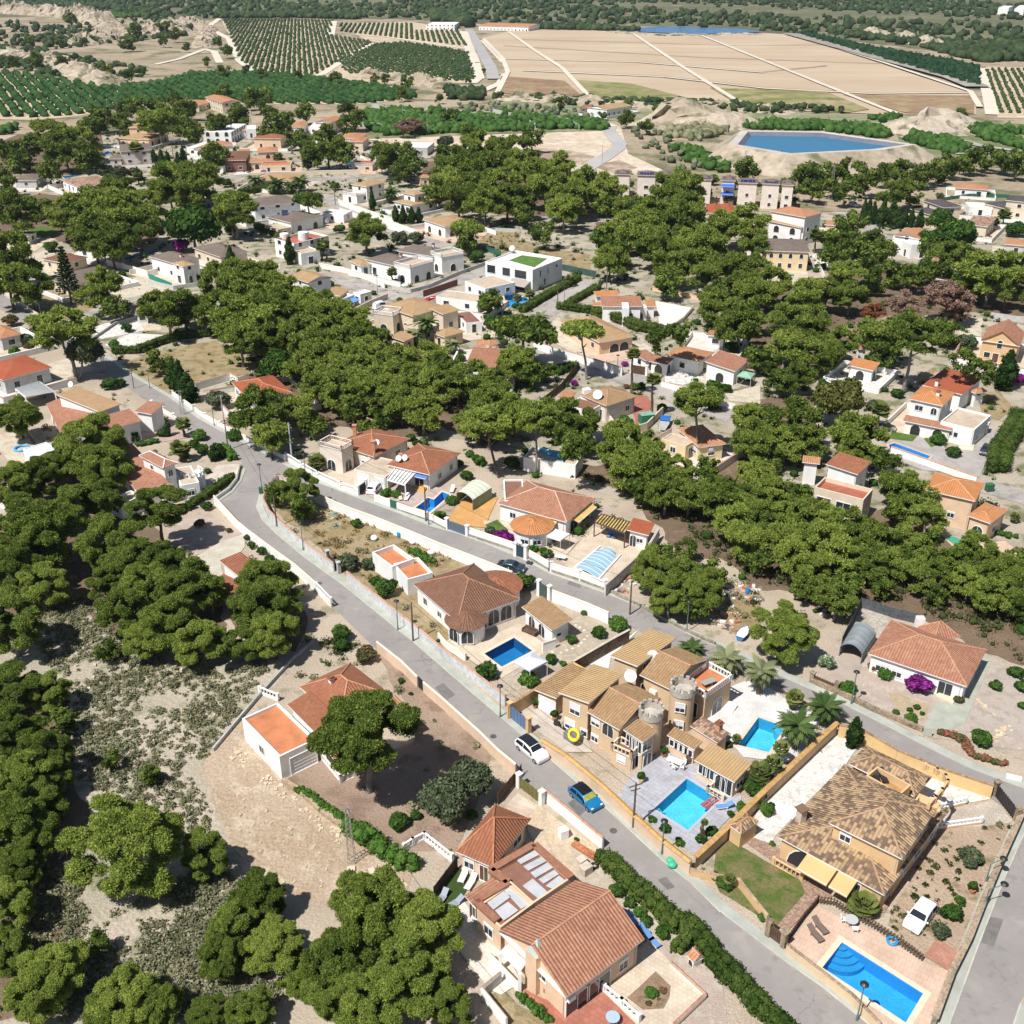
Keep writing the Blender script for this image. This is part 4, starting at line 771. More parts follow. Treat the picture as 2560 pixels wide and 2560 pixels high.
# white house with the flat orange garage roof
t,r=house('villa','white villa with flat orange garage roof and hipped terracotta tiles beside the round pine','orange-roofed white garage villa',[
 B('L 690 318 965 560 1320 378',3.3,'hip',1.9,'t','W',win=0,chim=[(.35,.62)]),
 B('L 280 545 548 805 805 690',3.2,'flat',0,'o','W',par=.35,k={3:[(.5,.9,1.0,1.2,'win')],0:[(.62,.05,3.2,2.2,'garage')]}),
 B('L 610 442 808 652 960 545',3.3,'shed',.6,'t','W',hi='cd',win=0),
 B('L 820 668 950 855 1090 780',3.0,'hip',1.1,'o','P',k={3:[(.5,1.0,2.2,1.5,'bigarch')],0:[(.35,.9,1.0,1.2,'win')]}),
 B('L 1300 398 1440 556 1492 527',2.9,'shed',.5,'o','W',hi='ad',win=0)])
O,ex,ey,lx,ly,sg=r[3]['f']; balustrade(t,[O+ey*ly-ex*.05,O-ex*.05-ey*.05,O+ex*1.6-ey*.05],0,.9,WHT)
# large peach house at the bottom with panelled flat roof
t,r=house('villa','large peach villa with long brown gable roof and flat roof under grey panels','grey-panelled peach villa',[
 B('M 425 1168 868 1640 1390 1215',3.3,'gable',2.2,'v','P',rd='x',k={0:[(.16,.1,2.6,1.9,'glass'),(.45,.1,2.6,1.9,'glass'),(.8,.8,1.0,1.1,'win')],3:[(.14,.9,1.1,1.2,'win'),(.62,2.0,1.1,1.1,'win')]}),
 B('M 648 592 905 814 642 992',3.2,'flat',0,'b','P',win=0,par=.3), B('M 478 852 642 992 420 1158',3.2,'flat',0,'b','P',par=.3,k={1:[(.5,.9,1.1,1.2,'win')]}),
 B('M 380 822 170 935 245 982',2.9,'shed',.4,'v','P',hi='ad',k={0:[(.5,.1,.9,1.9,'door')]})])
for s in ('M 525 690 650 625 685 655 560 720','M 575 735 700 670 735 700 610 765','M 625 780 740 710 780 745 660 815','M 680 825 790 760 820 790 715 855','M 730 870 820 800 860 830 775 890','M 570 870 640 820 740 910 680 960','M 320 980 430 900 490 945 370 1035','M 440 900 495 865 640 985 560 1030','M 380 1040 470 980 540 1040 440 1110'): panels(t,s,2.98)
mb=MB()
for s in ('M 350 765 650 588','M 650 588 908 815','M 350 765 470 848','M 470 848 248 980','M 248 980 395 1115'):
    p,q=pts(s,3.2); mb.obox(p,q,.75,.22)
mb.build('tiled_parapet',RM['v'],t)
p=g('M',670,1330,4.2); mb=MB(); mb.box((p.x,p.y,0),(.55,.45,0),(-.45,.55,0),4.6); ch=mb.build('chimney',PCH,t); mb=MB(); q=Vector((p.x,p.y,5.9)); c4=[Vector((p.x,p.y,4.6))+Vector(v) for v in ((-1,-.1,0),(.1,-1,0),(1,.1,0),(-.1,1,0))]; mb.add(c4+[q],[(0,1,4),(1,2,4),(2,3,4),(3,0,4)]); mb.build('cap',M((.42,.46,.44),.08,1),ch)
P=pts('M 415 1330 550 1470 600 1400 455 1285',2.3); mb=MB(); mb.prism([(v.x,v.y) for v in P],2.3,2.42)
for v in P[:3]: mb.box((v.x,v.y,0),(.15,0,0),(0,.15,0),2.3)
mb.build('porch',WHT,t)
house('outbuilding','small peach annexe with steep terracotta hipped roof beside the loungers','steep-roofed peach annexe',[B('M 115 625 365 742 618 402',2.8,'hip',2.3,'t','P',rd='y',rgc=(.5,.2,.1),k={3:[(.25,.9,1.0,1.1,'win'),(.75,.1,.9,1.9,'door')]})],'outbuilding')
house('dog_house','little white dog house with tiled roof beside the front hedge',None,[B('M 1690 1350 1750 1400 1835 1372',1.0,'gable',.55,'o','W',rd='y',ov=.15,k={3:[(.5,.05,.5,.7,'bigarch')]})],'dog house')
# mottled ochre villa
t,r=house('villa','ochre villa with mottled brown and yellow tiles and a sunk roof terrace','mottled-roof ochre villa',[
 B('N 762 270 362 738 1030 1132',2.9,'hip',1.5,'n','O',rgc=(.4,.26,.16),k={0:[(.3,.1,4.5,1.9,'bigarch'),(.7,.1,2.2,2,'glass')]}),
 B('N 905 352 690 652 1152 895',5.6,'hip',1.5,'n','O',rgc=(.4,.26,.16),k={0:[(.2,4.0,1.0,.9,'win')],1:[(.3,3.6,.9,1.3,'arch'),(.7,3.6,.9,1.3,'arch'),(.4,.8,.9,1.3,'arch')]}),
 B('N 905 150 815 275 1225 500',3.3,'hip',1.0,'n','O',rgc=(.4,.26,.16),win=0),
 B('N 990 288 928 352 1140 480',4.9,'flat',0,'x','O',par=.9,win=0), B('N 1265 465 1150 640 1290 705',3.1,'flat',0,'r','O',par=.5,win=0,z0=0)])
for x,y in ((520,585),(1130,780)):
    p=g('N',x,y,4.3); mb=MB(); mb.box((p.x,p.y,2.8),(.32,.18,0),(-.18,.32,0),1.9); ch=mb.build('chimney',M((.55,.45,.36),.1),t); mb=MB(); mb.box((p.x,p.y,4.7),(.45,.26,0),(-.26,.45,0),.14); mb.build('cap',RM['n'],ch)
O,ex,ey,lx,ly,sg=r[0]['f']; balustrade(t,[O-ey*1.2,O+ex*lx*.3-ey*1.2],0,.9,OCH)
YA=M((.58,.38,.17),.04,.6,.8)
awning(t,O+ex*lx*.28-ey*.4,O+ex*lx*.58-ey*.4,-ey*1.9,2.75,.45,YA); awning(t,O+ex*lx*.6-ey*.4,O+ex*lx*.78-ey*.4,-ey*1.9,2.75,.45,YA)
cc=g('N',1270,600,3.1); mb=MB()
a=[g('N',*q,3.1) for q in ((1265,460),(1340,490),(1390,530),(1405,565),(1370,620),(1330,670),(1290,710))]
mb.prism([(v.x,v.y) for v in a],0.0,3.0); mb.build('balcony',OCH,t); balustrade(t,a,3.0,.75,OCH)
house('gatehouse','little ochre shelter with mottled tiles against the boundary wall',None,[B('N 65 665 135 722 238 640',2.1,'hip',.5,'n','O',ov=.1,win=0)],'outbuilding')
# low white house with brown hipped roof (right)
t,r=house('bungalow','low white bungalow with wide brown hipped roof between gravel gardens and wood','wide brown-hipped bungalow',[
 B('K 860 1187 1540 1425 1655 1165',2.8,'hip',2.0,'v','W',chim=[],k={3:[(.12,.6,1.1,1.0,'win'),(.3,.6,1.1,1.0,'win'),(.52,.6,1.1,1,'win'),(.82,.1,1.6,2,'glass')]}),
 B('K 1180 1015 1310 1120 1500 1092',2.8,'hip',1.6,'v','W',win=0)])
p=g('K',1215,970,3.6); mb=MB(); mb.box((p.x,p.y,2.3),(.5,0,0),(0,.4,0),1.8); mb.build('chimney',WHT,t)
p=g('K',1440,1195,3.6); mb=MB(); mb.tube((p.x,p.y,2.8),(p.x,p.y,4.2),.12); mb.build('vent_pipe',STEEL,t)
# two twin houses on the upper street
t,r=house('villa','terracotta-hipped villa with square balustraded cream tower beside the upper street','balustraded-tower villa',[
 B('I 695 282 925 392 1127 252',3.1,'hip',1.5,'t','K',k={0:[(.2,.9,1,1.2,'win'),(.7,.9,1,1.2,'win')]}),
 B('I 560 305 700 352 760 305',4.3,'flat',0,'s','K',par=.1,bal='K',kind='arch'),
 B('I 818 455 1005 530 1090 420',2.5,'flat',0,'s','K',par=.12,k={0:[(.5,.9,.6,.6,'win')],3:[(.3,.05,2.2,1.9,'garage'),(.8,.05,2.0,1.9,'garage')]})])
for x,y in ((790,190),(918,300)):
    p=g('I',x,y,5); mb=MB(); mb.box((p.x,p.y,3.2),(.3,0,0),(0,.3,0),2.2); ch=mb.build('chimney',M((.5,.25,.14),.1),t); mb=MB(); mb.box((p.x,p.y,5.4),(.42,0,0),(0,.42,0),.14); mb.build('cap',M((.5,.25,.14),.1),ch)
dish(g('I',945,325,4.2),.55,t)
t,r=house('villa','terracotta-hipped villa with white pergola and L-shaped pool on the upper street','white-pergola villa',[
 B('I 1035 427 1310 517 1482 356',3.1,'hip',1.5,'t','W',k={0:[(.35,.9,1,1.2,'win'),(.75,.9,1,1.2,'win')],3:[(.75,.1,1.7,2,'glass')]})])
for x,y in ((1095,410),(1137,405)): dish(g('I',x,y+25,3.4),.55,t)
p=g('I',1108,385,4.2); mb=MB(); mb.box((p.x,p.y,3.1),(.35,0,0),(0,.35,0),1.5); mb.build('chimney',M((.5,.25,.14),.1),t)
O,ex,ey,lx,ly,sg=r[0]['f']; awning(t,O+ey*ly*.35+ex*0,O+ey*ly*.02,-ex*.9,2.7,.3,plain((.08,.16,.4),.7))
house('shed','small orange timber shed with grey roof behind the balustraded-tower villa',None,[B('I 845 152 920 175 975 158',2.3,'gable',.5,'g','W',rd='y',ov=.15)],'shed')
# white villa with round orange bay
t,r=house('villa','white villa with broad brown hipped roof and round orange-tiled bay','round-bay white villa',[
 B('J 112 160 600 292 802 126',3.0,'hip',2.0,'v','W',rgc=(.62,.42,.32),k={0:[(.3,.1,2.4,2,'glass'),(.75,.1,2.4,2,'glass')],3:[(.2,.9,1.0,1.2,'win')]}),
 B('W 938 905 952 945 990 950',3.4,'flat',0,'b','W',win=0,par=.25)])
p=tower(t,'J',362,300,2.9,2.9,2.7,WHT,'O',1.1)
for a in (-2.0,-1.35): twin(t,p,2.9,a,.8,1.2,1.1,'win')
O,ex,ey,lx,ly,sg=r[0]['f']; YS=M((.62,.44,.16),.12,6,.8); awning(t,O+ey*ly*.3,O+ey*ly*.12,-ex*1.2,2.6,.45,YS); awning(t,O+ex*lx*.2,O+ex*lx*.9,-ey*1.3,2.6,.4,YS)
t,r=house('pool_house','white pool house with plain orange roof and timber pergola by covered pool','orange pool house',[B('J 1005 362 1165 382 1245 302',2.6,'shed',.35,'r','W',hi='ad',k={3:[(.2,.1,.9,1.9,'arch'),(.6,.9,.9,.9,'win')]})],'pool house')
def pergola(label,s,z,n,wood,group=None,slat=None):
    P=pts(s,z); c=sum(P,Vector())/4; t=thing('pergola',label,'pergola',(c.x,c.y,0)); a,b,c_,d=P
    for p in P: mb=MB(); mb.box((p.x,p.y,0),(.09,0,0),(0,.09,0),z); mb.build('post',wood,t)
    mb=MB()
    for p,q in ((a,b),(d,c_)): mb.obox(p,q,.14,.18)
    for k in range(n): mb.obox(a.lerp(b,k/(n-1))+Vector((0,0,.18)),d.lerp(c_,k/(n-1))+Vector((0,0,.18)),.1,.14)
    mb.build('beams',wood,t)
    if slat:
        mb=MB(); u=Vector((0,0,.12)); mb.quad(a+u,b+u,c_+u,d+u); mb.build('shade_cloth',slat,t)
    return t
pergola('dark timber pergola with striped yellow cloth beside the orange pool house','J 790 295 1000 372 1050 300 840 240',2.5,12,WOODD,slat=M((.55,.40,.15),.25,2.5))
pergola('white pergola with translucent ribbed roof beside the blue-striped awning','I 1015 555 1140 592 1218 506 1078 470',2.4,7,WHT,slat=M((.60,.60,.57),.06,1))
# brown villa with turret on the island between the streets
t,r=house('villa','white villa with dark brown hipped roof, corner turret and arched windows','turret brown-roofed villa',[
 B('I 1172 1277 1500 1532 J 292 832',3.1,'hip',2.4,'b','W',rgc=(.38,.2,.12),k={0:[(.15,.4,1.7,2.2,'arch'),(.38,.4,1.7,2.2,'arch'),(.6,.4,1.7,2.2,'arch'),(.82,.4,1.7,2.2,'arch')],3:[(.2,.9,.9,1.2,'win'),(.55,.9,.9,1.1,'win')]})])
p=tower(t,'I',1562,1505,2.8,2.4,2.7,WHT,'b',1.3)
for a in (-2.3,-1.5): twin(t,p,2.4,a,.5,1.5,1.9,'arch')
p=tower(t,'I',1765,1262,2.8,3.3,2.6,WHT,'t',1.2)
t,r=house('garage','white garage block with two-level orange roof terrace beside the brown villa','orange roof-terrace block',[B('I 1075 1125 1155 1238 1322 1182',2.7,'flat',0,'o','W',win=0,par=.6),B('I 920 1047 1050 1150 1195 1090',3.0,'flat',0,'o','W',win=0,par=.75)],'garage')
t,r=house('guest_house','small white annexe with brown tiled roof and two arched doors by the pool','arched-door pool annexe',[B('J 265 882 495 1037 657 970',2.7,'shed',.5,'k','W',hi='cd',k={3:[(.25,.1,1.3,1.9,'arch'),(.62,.1,1.3,1.9,'arch')],0:[(.4,1.1,.7,.6,'win')]})],'guest house')
# castle villas
t,r=house('villa','tan villa with castle battlement tower and ochre tiled roofs beside the street','lower castle villa',[
 B('Q 1120 605 575 1032 1055 1188',5.3,'shed',.5,'y','T',hi='cd',k={0:[(.5,3.0,1.3,1.4,'shut'),(.32,.6,1.3,1.3,'shut'),(.88,.6,.8,.9,'win')]}),
 B('Q 782 605 220 992 575 1100',2.9,'shed',.3,'k','T',hi='cd',k={0:[(.5,.05,2.4,2.0,'garage')]}),
 B('Q 1640 870 1010 1322 1500 1600',4.3,'gable',1.3,'k','T',rd='x',k={0:[(.15,2.6,1.1,1.2,'shut'),(.62,2.2,1.5,1.7,'arch'),(.15,.4,.9,.9,'win')]}),
 B('S 95 128 365 302 560 152',4.0,'shed',.3,'k','T',hi='cd',ov=.25,k={3:[(.2,2.0,.7,1.5,'glass'),(.4,2.0,.7,1.5,'glass'),(.6,2.0,.7,1.5,'glass'),(.8,2.0,.7,1.5,'glass'),(.5,.1,1.6,1.5,'glass')],0:[(.4,2.3,1.4,1.0,'glass'),(.5,.1,1.2,1.7,'arch')]}),
 B('S -70 410 205 512 330 425',1.9,'flat',0,'b','T',par=.1,bal='C',k={0:[(.5,.1,1.0,1.5,'door')]})])
p=tower(t,'R',290,1330,5.0,1.3,4.6,TAN,'castle'); twin(t,p,1.3,-1.9,2.9,.8,1.0,'win')
dish(g('Q',1660,900,4.6),.75,t)
t2,r2=house('villa','tan villa with round castle tower, balustraded roof terrace and white paving','upper castle villa',[
 B('R 310 85 Q 1357 478 1812 612',5.4,'shed',.4,'y','T',hi='cd',k={0:[(.75,3.2,.8,1.1,'win')]}),
 B('R 650 322 112 762 580 1008',4.9,'gable',1.3,'k','T',rd='x',win=0),
 B('R 792 880 1110 1112 1436 806',3.6,'flat',0,'o','T',par=.1,bal='W',k={0:[(.5,.1,1.8,2.2,'arch')]})])
p=tower(t2,'R',770,960,5.4,1.4,4.9,TAN,'castle'); twin(t2,p,1.4,-1.85,3.0,1.0,1.15,'shut'); twin(t2,p,1.4,-1.85,.6,1.0,1.1,'shut')
dish(g('R',305,590,4.7),.7,t2)
mb=MB(); q=g('R',300,965,3.0); O,ex,ey,lx,ly,sg=r2[1]['f']; mb.box(O+ex*lx*.42-ey*.25+Vector((0,0,2.9)),ex*.45,ey*.2,.6); mb.build('air_conditioner',WHT,t2)
house('summer_house','glazed bar hut with brown tiles beside the grey pool paving','brown-tiled bar hut',[B('S 680 202 1055 402 1165 287',2.4,'shed',.35,'k','P',hi='cd',ov=.2,k={3:[(.2,1.1,1.0,.8,'glass'),(.4,1.1,1.0,.8,'glass'),(.6,1.1,1.0,.8,'glass'),(.8,1.1,1,.8,'glass')]})],'summer house')
t,r=house('pool_house','glazed pool house with plain yellow tiled roof beside the square pool','yellow-roofed pool house',[B('S 1062 522 1592 836 1800 580',2.5,'shed',.5,'y','P',hi='cd',ov=.3,k={3:[(.14,.9,.8,1.2,'glass'),(.26,.9,.8,1.2,'glass'),(.38,.9,.8,1.2,'glass'),(.66,.1,1.2,2,'arch'),(.84,.1,1.2,2,'glass')]})],'pool house')
O,ex,ey,lx,ly,sg=r[0]['f']; balustrade(t,[O+ey*ly*.5-ex*.05,O+ey*ly*.5-ex*1.1,O+ey*ly*.08-ex*1.1],0.05,.8,CRM)
house('shelter','open shelter with pink and brown patterned tiles between the castle villas',None,[B('R 850 1552 1290 1792 1502 1662',2.2,'shed',.3,'p','P',hi='cd',ov=.2,win=0,chim=[(.8,.3)])],'shelter')
# upper left
t,r=house('villa','broad white villa with three terracotta and yellow shed roofs beside the street','three-roofed white villa',[
 B('T 365 802 735 1135 1232 1003',3.0,'shed',1.7,'v','W',hi='cd',k={0:[(.4,.6,1,1.1,'win')],3:[(.25,.1,2,2,'bigarch'),(.6,.1,2,2,'bigarch')]}),
 B('T 778 622 1200 868 1402 745',5.6,'shed',.4,'s','W',hi='ad',win=0,dish=[(.75,1.05,.6)]),
 B('T 1165 932 1287 1088 1702 962',4.0,'shed',.8,'v','W',hi='ad',win=0), B('T 1520 740 1620 860 1765 930',3.9,'shed',.6,'v','W',hi='ad',win=0),
 B('T 350 1292 475 1440 720 1330',2.6,'flat',0,'w','W',par=.15)])
pergola('grey ribbed lean-to pergola between the two white houses','T 190 600 310 700 665 635 490 515',2.4,12,WHT,slat=M((.33,.34,.34),.08,1))
t,r=house('villa','white villa with brown shed roof, raised upper room and round balcony by bend','round-balcony white villa',[
 B('H 800 355 955 642 1126 526',2.9,'shed',.9,'v','W',hi='cd',k={0:[(.3,.8,.9,1.1,'arch')]}),
 B('H 975 378 1125 470 1216 428',5.6,'hip',.8,'v','W',rgc=(.8,.78,.74),k={0:[(.5,3.6,.8,1.1,'arch')],3:[(.4,3.9,.8,.8,'win')]}),
 B('H 760 682 832 722 976 655',2.7,'flat',0,'s','W',par=.3), B('H 1075 598 1112 618 1205 590',3.2,'hip',.5,'o','W',k={0:[(.5,.7,.8,1.4,'win')]}),
 B('H 1215 470 1250 590 1370 560',2.6,'flat',0,'s','W',par=.1,k={0:[(.5,.5,1,1.1,'win')]})])
p=g('H',1330,515,2.3); mb=MB(); mb.lathe((p.x,p.y,0),[(1.9,0),(1.9,2.3),(0,2.3)],16); mb.build('balcony',[WHT],t); balustrade(t,[Vector((p.x+1.8*math.cos(a),p.y+1.8*math.sin(a),0)) for a in np.linspace(-2.6,1.2,8)],2.3,.8,WHT)
house('bungalow','white bungalow with stepped orange-brown roofs partly hidden by a large pine','stepped-roof hidden bungalow',[B('H 1525 1102 1662 1228 1802 1158',2.9,'shed',.7,'t','W',hi='ad',win=0),B('H 1485 1248 1602 1345 1666 1258',2.6,'shed',.5,'t','W',hi='cd')])
# ================================================================ houses farther back
YARDS=[]
def H(label,lm,*b,**k):
    r=house(k.get('n','house'),label,lm,list(b),k.get('cat')); YARDS.append((lm,b)); return r
# left side
H('red-hipped pale bungalow at the left edge behind the ribbed pergola','red-hipped bungalow',B('D -150 1150 20 1245 350 1150',3.2,'hip',1.3,'r','G'))
H('peach-tiled pale house at the left edge beside the upper street','peach-tiled street house',B('D -70 890 0 958 137 915',3.0,'hip',1.2,'o','G'))
H('orange-red roofed house among pines beside the white-pillared street wall','orange-red pine house',B('E -80 1262 70 1385 370 1335',3.0,'hip',1.3,'r','W'))
H('small house with white chimney under pines above the gravel garden',None,B('D 900 748 930 785 1020 790',2.8,'hip',.8,'v','W'))
H('low tan house with wide brown-grey roof beside the layered conifer','wide brown-roofed low house',B('D 300 532 455 588 800 515',2.9,'hip',1.2,'g','C',win=1))
H('small dark brown roofed cottage behind the wide low house',None,B('D 320 397 450 437 578 388',2.9,'hip',.9,'b','C'))
H('white two-storey house with brown roof above walled yard with green net','walled white house',B('D 1030 388 1215 442 1382 402',4.6,'hip',1.3,'g','W',chim=[(.45,.2)]),B('D 1195 432 1262 462 1342 440',5.0,'hip',.6,'s','W',ov=.2))
H('pale bungalow with brown hipped roof and blue awning beside curved pool','blue-awning bungalow',B('D 1345 325 1520 395 1706 352',3.6,'hip',1.4,'g','C',chim=[(.5,.3)]))
H('large white house with brown hipped roof behind the arched-window villa','long brown-hipped white house',B('A 1310 1072 1362 1114 1602 1074',5.0,'hip',1.5,'g','W'))
t,r=house('villa','white villa with brown hipped roof, solar water heater and arched windows by pool','arched-window villa',[B('A 1448 1160 1560 1196 1727 1156',3.5,'hip',1.3,'g','W',kind='arch'),B('A 1440 1205 1490 1232 1550 1215',2.4,'flat',0,'s','C',par=.2)])
p=g('A',1528,1142,4.9); mb=MB(); mb.add([p+Vector(v) for v in ((-1,-.7,-.5),(1,-.7,-.5),(1,.5,.5),(-1,.5,.5))],[(0,1,2,3)]); mb.tube(p+Vector((-1,.55,.55)),p+Vector((1,.55,.55)),.22); mb.build('solar_heater',plain((.03,.04,.08),.15),t)
t,r=house('villa','white cubist villa with round tower and flat terraces behind dark cypress','cubist white villa',[B('E 288 255 372 300 570 235',5.2,'flat',0,'r','W',par=.6),B('E 372 330 420 370 530 340',3.4,'flat',0,'s','W',par=.3)])
p=g('E',435,235,6.2); mb=MB(); mb.lathe((p.x,p.y,0),[(1.5,0),(1.5,6.8),(0,6.8)],18); mb.build('tower_wall',WHT,t); p=g('E',305,245,5.4); mb=MB(); mb.lathe((p.x,p.y,0),[(1.3,0),(1.3,6),(0,6)],18); mb.build('tower_wall',WHT,t)
# middle rows
t,r=house('villa','white villa with tan upper roof, flat wing and bright blue awnings','blue-awning white villa',[B('E 375 522 470 572 615 525',5.2,'gable',1.0,'s','W'),B('E 512 662 632 712 735 642',3.0,'flat',0,'s','W',par=.5),B('E 590 640 690 662 752 612',3.4,'shed',.4,'s','W',hi='ad',win=0),B('E 218 560 330 600 372 572',2.6,'flat',0,'w','C',par=.15),B('E 285 520 360 560 400 530',3.6,'hip',.6,'s','W',win=0),B('E 800 630 830 650 890 625',3.0,'flat',0,'w','W',par=.2)])
O,ex,ey,lx,ly,sg=r[1]['f']; BA=plain((.10,.30,.62),.7); awning(t,O,O+ex*lx,-ey*1.6,2.4,.5,BA); awning(t,O+ey*ly,O,-ex*1.6,2.4,.5,BA)
H('grey-roofed white corner villa with arched veranda terrace and small lawn','grey-roofed corner villa',B('E 880 402 1080 457 1222 406',4.0,'hip',1.2,'g','W',chim=[(.6,.3)]),B('E 1085 440 1175 472 1315 420',4.4,'flat',0,'s','W',par=.1,bal='W',kind='bigarch'),B('E 760 418 830 455 905 440',2.9,'hip',.7,'s','W'))
t,r=house('villa','grey-roofed white villa with three arches and blue blind beside green fence','blue-blind grey-roofed villa',[B('E 1095 345 1350 392 1452 342',4.0,'hip',1.2,'g','W',chim=[(.75,.4)]),B('E 1350 365 1392 398 1520 362',4.4,'flat',0,'s','W',par=.1,bal='W',kind='bigarch')])
O,ex,ey,lx,ly,sg=r[0]['f']; mb=MB(); mb.box(O+ex*lx*.82-ey*.12+Vector((0,0,.3)),ex*1.6,ey*.05,2.6); mb.build('blind',plain((.02,.09,.4),.6),t)
t,r=house('villa','modern white flat-roofed villa with artificial grass roof and grey awning','modern grass-roofed villa',[B('F 65 137 364 206 526 118',6.0,'flat',0,'w','W',par=.35,k={3:[(.13,3.2,2.6,2.1,'glass'),(.45,3.2,2.4,2.1,'glass'),(.75,3.2,3.6,2.1,'glass'),(.7,.1,4,2.2,'glass')],0:[(.25,3.4,.5,1.6,'win'),(.5,3.4,.35,1.6,'win'),(.8,4.2,.8,.7,'win'),(.4,.8,.8,1.6,'win')]}),B('E 1572 556 1692 612 1882 562',3.1,'flat',0,'s','W',par=.2)])
P=pts('F 200 140 375 187 465 128 290 105',5.72); mb=MB(); mb.prism([(v.x,v.y) for v in P],5.66,5.74); mb.build('grass_roof',FM['g'],t); dish(g('F',220,85,6),.8,t)
O,ex,ey,lx,ly,sg=r[0]['f']; awning(t,O+ey*ly*.42,O+ey*ly*.04,-ex*2.8,2.9,.9,M((.36,.30,.26),.05,1))
H('plain white garage block with flat tan roof and red door','red-door garage block',B('E 1380 650 1640 706 1668 652',2.9,'flat',0,'s','W',par=.1),n='garage',cat='garage')
H('cream villa with several tan roofs, arched loggia and tall palm trees','many-roofed cream villa',B('E 1000 722 1192 802 1402 728',4.6,'hip',1.4,'s','C'),B('E 925 782 1055 802 1110 765',4.3,'flat',0,'s','C',par=.1,bal='W',kind='bigarch'),B('E 1350 905 1412 947 1526 896',2.9,'hip',.9,'s','Y'),B('E 1050 930 1132 976 1185 932',2.9,'shed',.5,'s','Y',hi='ad'),B('E 1150 860 1230 900 1350 860',3.2,'flat',0,'s','C',par=.3),B('E 1330 740 1400 790 1500 750',4.6,'shed',.5,'s','C',hi='ad'))
H('orange-brown tiled house with terracotta terrace behind the forest edge','orange-brown forest-edge house',B('E 1692 1018 1546 1160 1772 1142',3.1,'shed',1.0,'v','W',hi='ad',win=1),B('E 1655 985 1722 1012 1785 985',3.0,'hip',.6,'o','W'),B('E 1640 1180 1700 1210 1800 1185',3.0,'flat',0,'r','W',par=.3))
H('white house with tan roof and arched porch beside the dry field','tan-roofed white house',B('B 450 1176 562 1217 718 1190',3.6,'hip',1.0,'s','W',kind='arch'))
H('tan-roofed two-level house under pines behind the cypress row','two-level tan house',B('B 290 1078 385 1102 520 1072',3.2,'hip',.9,'s','W'),B('B 350 1030 400 1047 445 1032',6,'hip',.7,'s','W'))
H('white two-storey house with tan roof and round balcony beside thin cypress','round-terrace white house',B('B 70 986 142 1002 228 976',5.5,'hip',.8,'s','W'),B('B 30 1035 90 1052 160 1030',2.8,'flat',0,'s','W',par=.1,bal='W'))
# centre right
H('white villa with red-brown roofs and two arches above the cream gravel yard','two-arch white villa',B('F 850 385 840 458 1118 452',4.0,'shed',1.0,'v','W',hi='ad'),B('F 795 352 800 388 960 376',4.0,'shed',.6,'O','W',hi='ad',win=0),B('F 1128 412 1150 457 1216 456',3.0,'shed',.4,'O','W',hi='ad'),B('F 1040 447 1055 470 1152 466',3.2,'flat',0,'w','W',par=.4,kind='bigarch'),B('F 980 430 985 470 1030 470',4.6,'flat',0,'w','W',par=.1,win=0),B('F 775 430 780 452 850 452',3,'shed',.2,'O','W',hi='ad'),B('F 918 475 925 500 980 498',2.4,'shed',.3,'o','W',hi='ad'))
H('cream house with wide tan hipped roof behind a tall umbrella pine','wide tan-hipped house',B('F 550 558 822 708 1067 662',3.1,'hip',1.8,'s','P',k={0:[(.45,.1,2.4,2,'bigarch'),(.75,.1,2.4,2,'bigarch')],3:[]},rgc=(.5,.36,.22)))
H('long white bungalow with orange roofs and arched porch beneath tall pines','orange arched bungalow',B('F 1285 786 1512 842 1602 772',3.2,'hip',1.2,'o','W',rgc=(.6,.3,.18)),B('F 1550 838 1762 907 1868 826',3.2,'shed',.9,'v','W',hi='ad',kind='bigarch'))
t,r=house('house','pink-white house with tan shed roof, large satellite dish and white stairs','large-dish pink house',[B('F 742 1050 874 1146 1036 1056',3.5,'hip',1.3,'k','K',rgc=(.5,.3,.18)),B('F 600 1130 752 1182 838 1122',3.0,'flat',0,'b','W',par=.3),B('F 520 1100 610 1112 700 1055',2.9,'shed',.4,'o','W',hi='ad')])
dish(g('F',810,1110,3.4),.95,t); p=g('F',735,1080,3); mb=MB(); mb.box((p.x,p.y,2.5),(.7,.2,0),(-.2,.6,0),2.1); mb.build('chimney',WHT,t)
H('yellow flat-roofed house joined to orange hipped wing under a pine','yellow flat-roofed house',B('F 1250 1372 1420 1422 1492 1380',2.9,'flat',0,'s','Y',par=.15),B('F 1352 1300 1512 1432 1702 1408',3.0,'hip',1.2,'o','Y'))
H('brown-roofed carport beside the white bungalow gate',None,B('F 1100 762 1142 832 1200 792',2.7,'shed',.3,'v','W',hi='ad'),B('F 1210 792 1165 836 1290 862',2.7,'shed',.3,'v','W',hi='ad',kind='bigarch'),n='carport',cat='carport')
t,r=house('pool_terrace','raised white pool terrace with light-blue water under the pine group','raised pool terrace',[B('F 300 1418 300 1500 640 1580',2.6,'flat',0,'s','W',par=.15,win=0)],'pool terrace')
P=pts('F 395 1450 440 1425 630 1500 560 1527',2.5); mb=MB(); mb.prism([(v.x,v.y) for v in P],2.44,2.5); mb.build('pool_water',plain((.08,.40,.60),.1),t)
H('shaded white house with brown roof under pines behind the bungalow','shaded white house',B('F 1600 622 1560 655 1695 665',2.9,'hip',.8,'v','W'))
